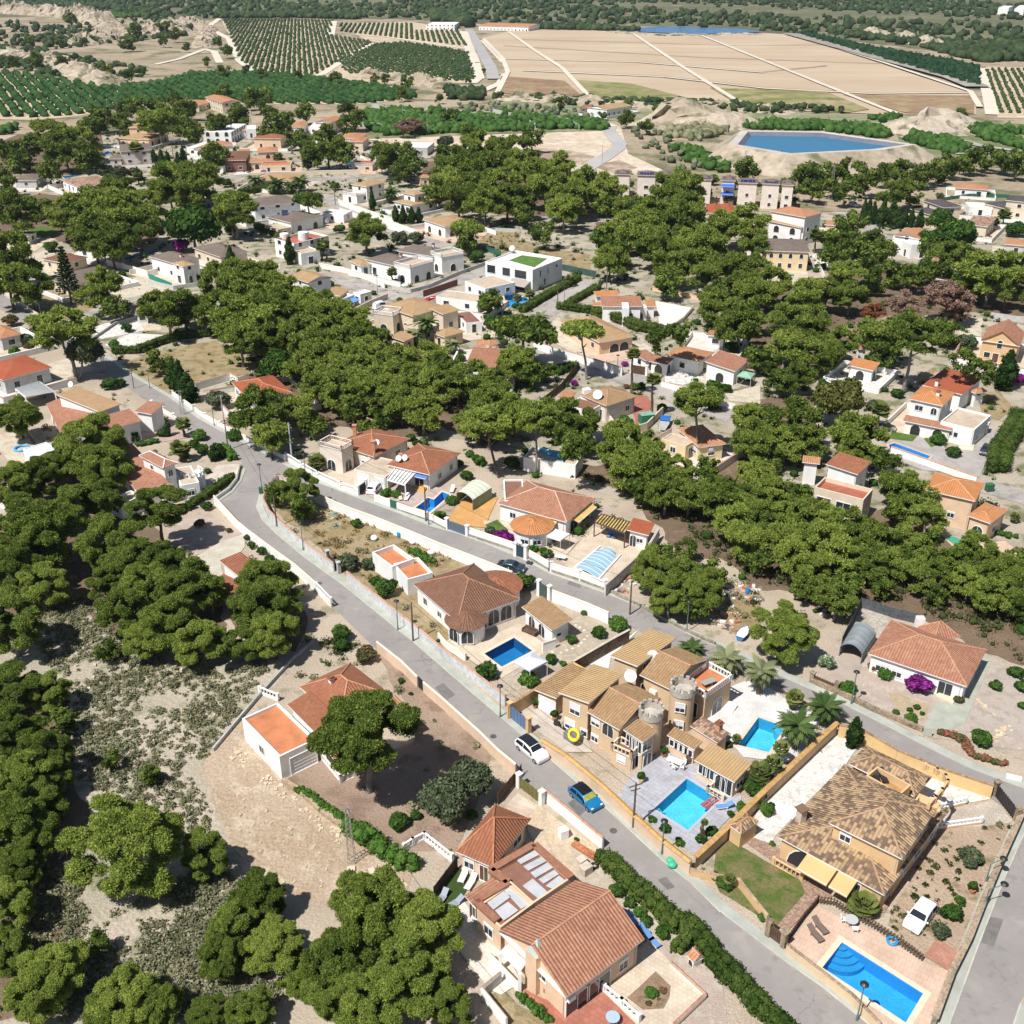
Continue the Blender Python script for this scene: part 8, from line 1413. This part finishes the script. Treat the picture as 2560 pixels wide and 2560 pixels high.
def cover():
    P=pts('J 650 605 830 455 970 512 815 685',.3); c=sum(P,Vector())/4; t=thing('pool_enclosure','glazed pale blue pool enclosure with white ribs on cream terrace','pool enclosure',(c.x,c.y,0)); a,d,c_,b=P; mb=MB(); rb=MB(); V=[]; n=8; K=8
    for i in range(n+1):
        p,q=a.lerp(d,i/n),b.lerp(c_,i/n); s=1 if i<7 else (.85 if i==7 else .45); m=(p+q)/2; p,q=m.lerp(p,s),m.lerp(q,s)
        row=[p.lerp(q,k/K)+Vector((0,0,.42*math.sin(math.pi*k/K))) for k in range(K+1)]; V+=row
        for x,y in zip(row,row[1:]): rb.tube(x,y,.03,n=5,cap=False)
    mb.add(V,[(i*(K+1)+k,(i+1)*(K+1)+k,(i+1)*(K+1)+k+1,i*(K+1)+k+1) for i in range(n) for k in range(K)])
    m,tt,bs=newmat('glazing'); bs.inputs['Base Color'].default_value=(.30,.45,.53,1); bs.inputs['Roughness'].default_value=.08; mb.build('glazing',m,t,smooth=True); rb.build('ribs',WHT,t); mb=MB()
    for p,q in ((a,d),(b,c_),(a,b)): mb.obox(p-Vector((0,0,.25)),q-Vector((0,0,.25)),.25,.3)
    mb.build('kerb',WHT,t)
cover()
def table(label,tl,p,r=.45,h=.72,mat=WHT,z=.1,square=None,name='garden_table'):
    c=g(tl,*p,z); c.z=z; t=thing(name,label,'table',c); mb=MB()
    if square: mb.box(c+Vector((0,0,h-.05)),Vector(square)*.5,Vector((-square[1],square[0],0)).normalized()*.42,.05)
    else: mb.lathe((c.x,c.y,c.z),[(0,h-.05),(r,h-.05),(r,h),(0,h)],16)
    mb.build('tabletop',mat,t)
    for k in range(4): a=math.pi/4+k*math.pi/2; q=c+Vector((math.cos(a),math.sin(a),0))*r*.7; mb=MB(); mb.tube(q,q+Vector((0,0,h-.05)),.03,n=6); mb.build('leg',mat,t)
def chair(label,tl,p,an,mat=WHT,z=.1,group=None):
    c=g(tl,*p,z); c.z=z; t=thing('garden_chair',label,'chair',c,group=group); u=Vector((math.cos(an),math.sin(an),0)); n=Vector((-u.y,u.x,0)); Z=Vector((0,0,1))
    mb=MB(); mb.box(c+Z*.40,u*.24,n*.24,.05); mb.build('seat',mat,t); mb=MB(); mb.box(c-u*.24+Z*.45,u*.03,n*.24,.45); mb.build('backrest',mat,t)
    for sx in (-1,1):
        for sy in (-1,1): mb=MB(); q=c+u*.2*sx+n*.2*sy; mb.box(q,(.02,0,0),(0,.02,0),.41); mb.build('leg',mat,t)
table('white rectangular table on the grey pool paving','S',(790,610),.6,.72,WHT,.1,(1.5,-1.0,0))
for i,(x,y,a,l) in enumerate(((735,550,-1,'white chair at the upper end of the poolside table'),(735,615,0,'white chair left of the poolside table'),(785,670,.8,'white chair in front of the poolside table'),(900,610,3.6,'white chair right of the poolside table, nearer the hut'),(890,665,2.5,'white chair right of the poolside table, nearer the pool'))): chair(l,'S',(x,y),a,group='white chairs round the poolside table')
table('round grey table beside the fan palm and pool fence','N',(830,1300),.6,.72,plain((.45,.45,.45),.5),.11); chair('white chair left of the round grey table','N',(780,1285),0,WHT,.11); chair('white chair in front of the round grey table','N',(855,1345),1.5,WHT,.11)
table('grey table on the balustraded orange roof terrace','R',(1150,935),.7,.7,plain((.30,.31,.28),.6),3.5,(1.6,.9,0)); table('white round table on the cream terrace path','M',(240,1120),.35,.65,WHT,.1); chair('white chair beside the little round path table','M',(275,1170),2,WHT,.1); table('white-covered square table by the roadside wall of the round-bay villa','J',(555,550),.7,.6,WHT,.1,(1.6,-.6,0)); table('blue-clothed table on the red tiled terrace at the bottom edge','M',(1190,1810),.6,.72,plain((.35,.45,.6),.7),.14); chair('black chair on the red tiled terrace','M',(728,1610),.5,BLACKM,.14)
for i,(x,y) in enumerate(((440,455),(480,465),(515,440))): chair(('dark wicker armchair left of the white parasol','middle dark wicker armchair by the white parasol','dark wicker armchair right beneath the white parasol')[i],'J',(x,y),.6,BLACKM,.1)
def sofa():
    c=g('J',345,1055,.1); t=thing('garden_sofa','dark brown wicker sofa before the arched-door annexe','sofa',(c.x,c.y,.1)); d=(g('J',385,1075)-g('J',305,1040)).normalized(); n=Vector((-d.y,d.x,0)); mb=MB(); mb.box(c,d*1.0,n*.38,.38); mb.build('seat',WOODD,t,bevel=.04); mb=MB(); mb.box(c+n*.38+Vector((0,0,0)),d*1.0,n*.08,.75); mb.build('backrest',WOODD,t,bevel=.03)
    for s in (-1,1): mb=MB(); mb.box(c+d*s*1.0,d*.09,n*.42,.55); mb.build('armrest',WOODD,t,bevel=.03)
sofa()
# person on a red float in the square pool
def swimmer():
    a,b=g('S',1200,1150,.05),g('S',1320,1080,.05); d=(b-a).normalized(); n=Vector((-d.y,d.x,0)); c=(a+b)/2; Z=Vector((0,0,1))
    t=thing('pool_float','red and blue air mattress floating in the square turquoise pool','air mattress',(c.x,c.y,.03))
    for k in range(5): mb=MB(); o=c+n*(k-2)*.17; mb.tube(o-d*1.0+Z*.08,o+d*1.0+Z*.08,.095,n=8); mb.build('air_tube',plain((.45,.05,.03) if k%2==0 else (.12,.25,.5),.4),t)
    t=thing('person','person lying on an air mattress in the square pool, wearing dark swimwear','person',(c.x,c.y,.2))
    V=[(0,0,.0),(.28,0,.02),(.52,0,.03),(.66,0,.05),(.80,0,.07),(.50,.19,.02),(.28,.36,-.01),(.05,.42,.0),(.50,-.19,.02),(.26,-.34,-.01),(.04,-.36,.03),(-.06,.10,0),(-.46,.14,.08),(-.88,.13,-.02),(-1.0,.14,.04),(-.06,-.10,0),(-.46,-.16,.03),(-.88,-.17,-.02),(-1.0,-.18,.05)]
    E_=[(0,1),(1,2),(2,3),(3,4),(2,5),(5,6),(6,7),(2,8),(8,9),(9,10),(0,11),(11,12),(12,13),(13,14),(0,15),(15,16),(16,17),(17,18)]; rr=[.13,.13,.14,.055,.105,.06,.045,.035,.06,.045,.035,.085,.06,.04,.035,.085,.06,.04,.035]
    me=bpy.data.meshes.new('body'); me.from_pydata([tuple(d*x+n*y+Z*z) for x,y,z in V],E_,[]); o=bpy.data.objects.new('body',me); COL.objects.link(o); o.parent=t; o.location=(0,0,.05); m=o.modifiers.new('skin','SKIN'); 
    for i,q in enumerate(me.skin_vertices[0].data if me.skin_vertices else []): q.radius=(rr[i],rr[i]*.8)
    if not me.skin_vertices:
        bpy.context.view_layer.objects.active=o; bpy.ops.mesh.customdata_skin_add()
        for i,q in enumerate(me.skin_vertices[0].data): q.radius=(rr[i],rr[i]*.8); q.use_root=(i==0)
    s=o.modifiers.new('smooth','SUBSURF'); s.levels=1; s.render_levels=2; me.materials.append(M((.48,.22,.14),.05,3,.6))
    mb=MB(); hp=Vector((c.x,c.y,.25))+d*.82+Z*.07; mb.lathe((hp.x,hp.y,hp.z),[(0,-.1),(.1,-.06),(.125,.0),(.1,.07),(0,.11)],10); mb.build('hair',plain((.03,.02,.015),.8),t); mb=MB(); q=Vector((c.x,c.y,.23)); mb.tube(q-d*.1,q+d*.06,.15,.15,10); mb.build('swimwear',plain((.05,.07,.14),.7),t)
swimmer()
# odds and ends
def box_thing(name,label,cat,tl,p,size,mat,an=0,z=.1,lid=None,bev=.03):
    c=g(tl,*p,z); c.z=z; t=thing(name,label,cat,c); u=Vector((math.cos(an),math.sin(an),0)); n=Vector((-u.y,u.x,0)); mb=MB(); mb.box(c,u*size[0]/2,n*size[1]/2,size[2]); mb.build('body',mat,t,bevel=bev)
    if lid: mb=MB(); mb.box(c+Vector((0,0,size[2])),u*(size[0]/2+.04),n*(size[1]/2+.04),.1); mb.build('lid',lid,t,bevel=.03)
    return t
box_thing('garden_shed','small green garden shed with pale green roof beside the red path','shed','F',(1145,1260),(2.6,1.8,1.8),M((.04,.17,.10),.1,2),.3,0,M((.2,.38,.28),.1,2)); box_thing('wheeled_bin','green wheeled bin at the foot of the bend lamp','bin','I',(147,645),(.6,.55,1.0),plain((.02,.10,.04),.6),.2,.1,plain((.02,.12,.05),.5)); box_thing('wheeled_bin','dark green wheeled bin beside the orange peach house lane','bin','G',(1690,1730),(1.2,.9,1.2),plain((.03,.10,.05),.6),.2,.1,plain((.05,.14,.07),.5)); box_thing('boat_trailer','white wrapped boat trailer load on the gravel beside the ochre villa','trailer','N',(400,590),(3.0,.9,.8),M((.75,.77,.78),.05,1),rad(-32),.1) ; box_thing('stone_block','left pale stone block on the front gravel','stone block','M',(975,720),(.9,.8,.8),M((.58,.50,.40),.12,2),.7,.08); box_thing('stone_block','right pale stone block on the front gravel, nearer the house','stone block','M',(1005,775),(1.1,.9,.9),M((.56,.48,.38),.12,2),.7,.08); box_thing('hot_tub','grey covered hot tub in the castle courtyard','hot tub','Q',(810,1730),(1.7,1.7,.8),plain((.2,.21,.22),.7),.75,.1,plain((.14,.15,.16),.7)); box_thing('brick_planter','orange brick planter against the white street wall','planter','M',(1010,640),(3.4,.7,.35),M((.45,.17,.08),.2,4),rad(-42),.08); box_thing('barbecue','white brick barbecue on the street-side courtyard','barbecue','M',(850,530),(.9,.8,1.1),WHT,.4,.06); box_thing('bench','white sunbed bench by the green lamp post','bench','N',(1865,375),(1.6,.5,.4),WHT,rad(-20),.15)
def ring_thing(name,label,cat,tl,p,r,rt,mat,z=.15,sc=(1,1),tilt=0):
    c=g(tl,*p,z); c.z=z; t=thing(name,label,cat,c); mb=MB(); K=18; V=[]
    for i in range(K):
        a=2*math.pi*i/K
        for k in range(8): b=2*math.pi*k/8; q=r+rt*math.cos(b); V.append(c+Vector((math.cos(a)*q*sc[0],math.sin(a)*q*sc[1],rt+rt*math.sin(b))))
    mb.add(V,[(i*8+k,((i+1)%K)*8+k,((i+1)%K)*8+(k+1)%8,i*8+(k+1)%8) for i in range(K) for k in range(8)]); mb.build('ring',mat,t,smooth=True)
ring_thing('swim_ring','bright blue swim ring hung by the picket fence','swim ring','N',(1093,1410),.42,.13,plain((.02,.25,.55),.4)); ring_thing('inflatable_boat','yellow and blue inflatable boat on the grey hot tub cover','inflatable boat','Q',(810,1690),.55,.16,plain((.75,.6,.02),.4),.95,(1,1.7)); ring_thing('paddling_pool','round blue paddling pool with pink float by the white outbuilding','paddling pool','T',(265,1320),1.2,.22,plain((.05,.35,.62),.4),.05); ring_thing('tyre','black tyre lying on the front gravel','tyre','M',(1065,735),.32,.12,TYRE,.08)
def scooter():
    c=g('Q',590,1560,.1); t=thing('motor_scooter','black and white scooter parked in the castle courtyard','scooter',(c.x,c.y,.1)); d=Vector((.75,-.62,0)).normalized(); Z=Vector((0,0,1)); n=Vector((-d.y,d.x,0)); f=plain((.7,.7,.7),.3)
    mb=MB(); mb.obox(c-d*.7+Z*.35,c+d*.1+Z*.35,.34,.35); mb.obox(c+d*.1+Z*.22,c+d*.5+Z*.22,.3,.1); mb.build('body',BLACKM,t,bevel=.06); mb=MB(); mb.obox(c-d*.65+Z*.7,c+d*.05+Z*.7,.28,.1); mb.build('seat',TYRE,t,bevel=.03); mb=MB(); mb.obox(c+d*.5+Z*.3,c+d*.6+Z*.3,.36,.7); mb.build('front_shield',f,t,bevel=.04); mb=MB(); mb.tube(c+d*.55+n*.33+Z*1.05,c+d*.55-n*.33+Z*1.05,.025); mb.build('handlebar',BLACKM,t)
    for x in (-.55,.72): mb=MB(); q=c+d*x+Z*.25; mb.tube(q-n*.06,q+n*.06,.25,n=16); mb.build('wheel',TYRE,t)
scooter()
def barrel_thing(label,tl,p,r,h,mat,z=.1,name='barrel',cat='barrel'):
    c=g(tl,*p,z); c.z=z; t=thing(name,label,cat,c); mb=MB(); mb.lathe((c.x,c.y,c.z),[(0,0),(r*.85,0),(r,h*.5),(r*.85,h),(0,h)],14); mb.build('body',mat,t); mb=MB()
    for q in (.25,.75): mb.lathe((c.x,c.y,c.z+h*q-.03),[(r*.96,0),(r*.98,.06)],14)
    mb.build('hoops',STEEL,t)
barrel_thing('old wooden barrel beside the glazed bar hut','S',(985,560),.45,1.0,WOODD); barrel_thing('blue plastic drum in the dry island garden','I',(1098,945),.35,.8,plain((.02,.22,.5),.5),.05); barrel_thing('blue plastic drum in the rubble under the pines','J',(1845,785),.35,.9,plain((.02,.2,.5),.5),.05)
def boat():
    c=g('J',1815,1075,0); t=thing('small_boat','small white and blue boat lying at the rubble plot edge','boat',(c.x,c.y,0),rad(60)); mb=MB(); H=[(-1.5,.55),(-.5,.7),(.6,.6),(1.5,.05)]; V=[]
    for x,w in H: V+=[(x,-w,.75),(x,-w*.6,.1),(x,w*.6,.1),(x,w,.75)]
    mb.add(V,[(i*4+k,(i+1)*4+k,(i+1)*4+k+1,i*4+k+1) for i in range(3) for k in range(3)]+[(0,1,2,3)]); mb.build('hull',plain((.05,.18,.42),.4),t,off=Vector()); mb=MB(); mb.add([(x*.97,s*w*.93,.66) for x,w in H for s in (-1,1)],[(i*2,i*2+1,i*2+3,i*2+2) for i in range(3)]); mb.build('deck',WHT,t,off=Vector())
boat()
def boat_cover():
    c=g('F',1270,1290,0); d=(g('F',1290,1220)-g('F',1250,1340)).normalized(); an=math.atan2(d.y,d.x); t=thing('boat_trailer','boat on trailer partly covered by bright blue sheet','boat',(c.x,c.y,0),an); mb=MB(); H=[(-2.6,.8),(-1,1.0),(1,.95),(2.6,.4)]; V=[]
    for x,w in H: V+=[(x,-w,1.1),(x,-w*.6,.4),(x,w*.6,.4),(x,w,1.1)]
    mb.add(V,[(i*4+k,(i+1)*4+k,(i+1)*4+k+1,i*4+k+1) for i in range(3) for k in range(3)]+[(0,1,2,3),(12,15,14,13)]); mb.build('hull',M((.55,.56,.58),.1,2),t,off=Vector()); mb=MB(); mb.box((1.4,0,1.1),(1.1,0,0),(0,.95,0),.3); mb.build('cover',plain((.02,.13,.45),.6),t,off=Vector(),bevel=.1); mb=MB(); mb.add([(x*.97,s*w*.93,1.0) for x,w in H for s in (-1,1)],[(i*2,i*2+1,i*2+3,i*2+2) for i in range(3)]); mb.build('deck',CONC,t,off=Vector())
    for s in (-1,1): mb=MB(); mb.tube((-.3,s*.9,.32),(-.3,s*1.05,.32),.32,n=14); mb.build('wheel',TYRE,t,off=Vector())
boat_cover()
# green sack, black bags, debris heaps
def blob(name,label,cat,tl,p,r,mat,z=0,seed=1,kind=None,sq=.7):
    rng=np.random.default_rng(seed); v,f=ico(1); c=g(tl,*p,z); V=v*(1+rng.normal(size=(len(v),1))*.08)*np.array([1,1,sq])*r; me=np_mesh(name,V,[f],np.full(len(V),.5),mat,True); o=bpy.data.objects.new(name,me); COL.objects.link(o); o.location=(c.x,c.y,z+r*sq*.8); tag(o,label,cat,kind=kind)
blob('rubbish_sack','upper of two light green sacks on the street kerb','sack','M',(1588,705),.42,plain((.05,.42,.24),.5),.14,1); blob('rubbish_sack','lower of two light green sacks on the street kerb','sack','M',(1600,735),.45,plain((.05,.42,.24),.5),.14,2); blob('rubbish_bag','left black rubbish bag by the white street wall','bag','J',(335,575),.35,BLACKM,.06,3); blob('rubbish_bag','right black rubbish bag by the white street wall','bag','J',(352,580),.33,BLACKM,.06,4); blob('builders_bag','white builder sack in the dry island garden, nearest barbecue','sack','I',(925,965),.6,WHT,.04,5); blob('builders_bag','white builder sack against the long island wall','sack','I',(1320,1065),.6,WHT,.04,6); blob('builders_bag','white sacks heap under the long island wall','sack','I',(1190,990),.6,WHT,.04,7)
def rubble(s,n,cols,seed,r0=.12,r1=.5,name='rubble'):
    P=pts(s); rng=np.random.default_rng(seed); xs=[p.x for p in P]; ys=[p.y for p in P]; mb=MB()
    k=0
    while k<n:
        x,y=rng.uniform(min(xs),max(xs)),rng.uniform(min(ys),max(ys))
        if not inpoly(x,y,P): continue
        r=rng.uniform(r0,r1)*rng.choice((.5,.7,1)); a=rng.uniform(0,3.14); mb.box((x,y,0),(math.cos(a)*r,math.sin(a)*r,0),(-math.sin(a)*r*rng.uniform(.3,.9),math.cos(a)*r*rng.uniform(.3,.9),0),r*rng.uniform(.3,1.0),int(rng.integers(len(cols)))); k+=1
    o=mb.build(name,[plain(c,.9) for c in cols],off=Vector()); tag(o,kind='stuff')
RB=((.55,.5,.45),(.4,.17,.09),(.08,.08,.09),(.6,.58,.55),(.3,.22,.15),(.5,.3,.2))
rubble('J 1640 700 1932 740 1932 880 1760 830 1650 780',110,RB,1); rubble('J 1600 880 1780 870 1800 1060 1700 1050 1580 960',70,RB,2); rubble('J 910 700 1010 650 1080 720 1000 800 920 780',45,RB,3); rubble('K 420 830 560 870 700 950 600 960 460 900',40,RB,4); rubble('I 560 700 740 740 800 820 640 900 540 800',50,((.4,.38,.35),(.3,.27,.24),(.05,.28,.4),(.5,.47,.43)),5,.1,.4); rubble('L 1020 1560 1400 1560 1440 1700 1200 1760 1000 1680',70,((.52,.40,.27),(.45,.34,.23),(.58,.48,.36)),6,.1,.45,'stones'); rubble('L 230 720 520 960 1000 1350 960 1420 500 1060 200 820',110,((.56,.46,.33),(.50,.40,.28),(.6,.5,.38)),7,.06,.3,'stones'); rubble('L 100 900 900 1500 1200 1794 600 1794 200 1300',160,((.52,.42,.31),(.46,.36,.26),(.3,.25,.15)),8,.05,.22,'stones'); rubble('H 300 1420 1300 1700 L 300 500 0 900 O 500 400 300 100',160,((.55,.48,.38),(.48,.42,.33),(.4,.36,.28)),9,.06,.28,'stones')
for s,k in (('J 440 1185 560 1195 680 1150 740 1080 720 1040 660 1005',13),): 
    P=split_line(pts(s),.75); 
    mb=MB()
    for i,p in enumerate(P): a=i*.7; mb.box(p+Vector((0,0,.06)),(.17*math.cos(a),.17*math.sin(a),0),(-.17*math.sin(a),.17*math.cos(a),0),.04)
    tag(mb.build('stepping_stones',M((.66,.58,.45),.08,2),off=Vector()),kind='structure')
for s in ('N 1790 60 1740 110 1700 150','K 1600 1510 1680 1580 1750 1640','K 1720 1740 1790 1690 1932 1700'): rubble(' '.join(s.split()[:1]+[str(float(v)+o) for o in (0,) for v in s.split()[1:]]+[str(float(v)+25) for v in s.split()[1:3]]),22,((.55,.42,.27),(.6,.48,.33)),11,.12,.3,'edging_stones')
# white steps from the terrace, orange barbecue, clothes, bell
def steps(label,s,n,rise,mat,name='steps'):
    P=pts(s,0); t=thing(name,label,'steps',(P[0].x,P[0].y,0)); a,b,c,d=P
    for k in range(n):
        mb=MB(); f=k/n; q=[a.lerp(d,f),b.lerp(c,f),c,d]; mb.prism(q,0.05,.1+rise*(k+1)); mb.build('step',mat,t)
steps('wide pale stone steps to the brown-hipped bungalow door','K 1325 1500 1440 1555 1470 1480 1350 1430',4,.17,CRM); steps('white angled steps rising from the white pool terrace','R 1340 1290 1510 1360 1590 1270 1420 1180',3,.12,WHT); steps('round-cornered steps of the orange-red white villa','G 1480 1450 1580 1460 1590 1400 1490 1380',3,.15,CRM); steps('ochre steps to the striped awning door','I 1200 625 1270 650 1290 610 1230 580',3,.16,M((.6,.35,.12),.1,1))
def trampoline():
    c=g('M',1400,1170,.1)
    for i,(x,y,l) in enumerate(((1330,1100,'upper blue and white folded sunbed leaning by the peach villa'),(1365,1150,'middle blue and white folded sunbed by the peach villa'),(1420,1190,'third blue and white folded sunbed by the peach villa'),(1460,1235,'lowest blue and white folded sunbed by the peach villa'))): lounger(l,'M',(x+22,y+22),(x-18,y-18),WHT,BLUL,.1,'blue and white folded sunbeds')
trampoline()
for l,tl,p,c in (('terracotta pot with plant by the castle garage','Q',(225,1265),(.4,.2,.1)),('terracotta pot with small tree in castle courtyard','Q',(520,1450),(.42,.2,.1)),('terracotta pot on the square pool paving corner','S',(640,490),(.4,.15,.08)),('yellow pot with plant on the square pool paving','S',(335,835),(.55,.42,.2)),('terracotta pot on dirt beside the parked white car','N',(1600,1098),(.45,.17,.08)),('terracotta pot near the red terrace corner','M',(672,1565),(.4,.2,.1))):
    q=g(tl,*p,.1); t=thing('plant_pot',l,'plant pot',(q.x,q.y,.1)); mb=MB(); mb.lathe((q.x,q.y,.1),[(0,0),(.2,0),(.3,.45),(.25,.45),(0,.4)],12); mb.build('pot',plain(c,.8),t); pl=bpy.data.objects.new('plant',R.choice(BU)); COL.objects.link(pl); pl.parent=t; pl.location=(0,0,.9); pl.scale=(.5,.5,.6)

def manhole(l,tl,x,y):
    c=g(tl,x,y); mb=MB(); mb.lathe((c.x,c.y,.072),[(.38,0),(.38,.006),(.33,.006),(.33,.002),(0,.004)],16); o=mb.build('manhole_cover',M((.10,.095,.09),.2,6,.7),off=Vector((c.x,c.y,.07))); o.location=(c.x,c.y,.07); tag(o,l,'manhole cover')
for a in (('round manhole cover at the street junction','I',265,517),('round manhole cover on the lower street near the gate','I',548,1268),('dark manhole cover near the castle gate','J',92,1772),('small manhole cover by the hedge street','M',1196,492)): manhole(*a)
# ================================================================ air between the camera and the far woods
def haze():
    mb=MB(); x,y0,y1,z0,z1=5800,-280,8900,-3,112; v=[(sx,yy,zz) for zz in (z0,z1) for sx,yy in ((-x,y0),(x,y0),(x,y1),(-x,y1))]
    mb.add(v,[(3,2,1,0),(4,5,6,7),(0,1,5,4),(1,2,6,5),(2,3,7,6),(3,0,4,7)]); m=bpy.data.materials.new('haze'); m.use_nodes=True; t=m.node_tree; t.nodes.remove(t.nodes['Principled BSDF'])
    pv=t.nodes.new('ShaderNodeVolumePrincipled'); pv.inputs['Color'].default_value=(.80,.88,1,1); pv.inputs['Density'].default_value=.00005; pv.inputs['Anisotropy'].default_value=.2; t.links.new(pv.outputs[0],t.nodes['Material Output'].inputs['Volume'])
    tag(mb.build('haze',m,off=Vector()),kind='stuff')
haze()
# ================================================================ labels for plants: by look, then by the thing they stand next to
def auto_labels():
    ex=[((px('C',800,760)),'blue reservoir'),((px('N',980,1670)),'big blue pool'),((px('S',950,1130)),'square turquoise pool'),((px('O',700,1750)),'bottom edge'),((px('O',60,800)),'left-edge slope'),((px('O',900,700)),'scrub slope'),((px('D',700,950)),'gravel garden'),((px('D',1300,1100)),'dry grass plot'),((px('I',330,700)),'street-island tip'),((px('J',1650,900)),'rubble plot'),((px('B',800,500)),'dry brown field'),((px('A',250,520)),'big citrus grove'),((px('A',300,180)),'eroded hills'),((px('B',1200,800)),'bare cream lot'),((px('B',900,620)),'green groves'),((px('E',1850,280)),'dry fenced field'),((px('E',600,1050)),'central wood'),((px('K',700,500)),'ravine wood'),((px('G',300,600)),'right-hand wood'),((px('K',1750,1500)),'pink gravel garden'),((px('C',1200,1100)),'parking road'),((px('H',300,1000)),'left pine wood'),((px('D',500,200)),'shaded pool')]
    lm=LAND+ex; grp={}
    for o,w,u,v,r in AUTO:
        c=sorted(lm,key=lambda q:(q[0][0]-u)**2+((q[0][1]-v)*1.3)**2)[0]; dx,dy=u-c[0][0],v-c[0][1]
        near=math.hypot(dx,dy)<40
        rel='right by' if near else ('behind' if dy<0 else 'in front of') if abs(dy)>abs(dx)*.8 else ('left of' if dx<0 else 'right of')
        sz='large' if r>4.6 else 'medium' if r>2.6 else 'small'
        if 'pine' not in w: sz=''
        grp.setdefault((f"{sz} {w} {rel} the {c[1]}").strip(),[]).append((u,v,o,w))
    ORD=('leftmost','second','third','fourth','fifth','sixth','seventh','eighth','ninth','tenth','eleventh','twelfth','thirteenth','fourteenth','fifteenth','sixteenth','seventeenth','eighteenth')
    for k,l in grp.items():
        l.sort(key=lambda q:q[0])
        for i,(u,v,o,w) in enumerate(l):
            o['group']={'pine':'pine trees of the village','round green shrub':'garden shrubs'}.get(w,w+'s of the village')
            if len(l)==1: o['label']=k
            elif i==0: o['label']='leftmost '+k
            elif i==len(l)-1: o['label']='rightmost '+k
            else: o['label']=f"{ORD[min(i,17)]} from left, {k}"
auto_labels()
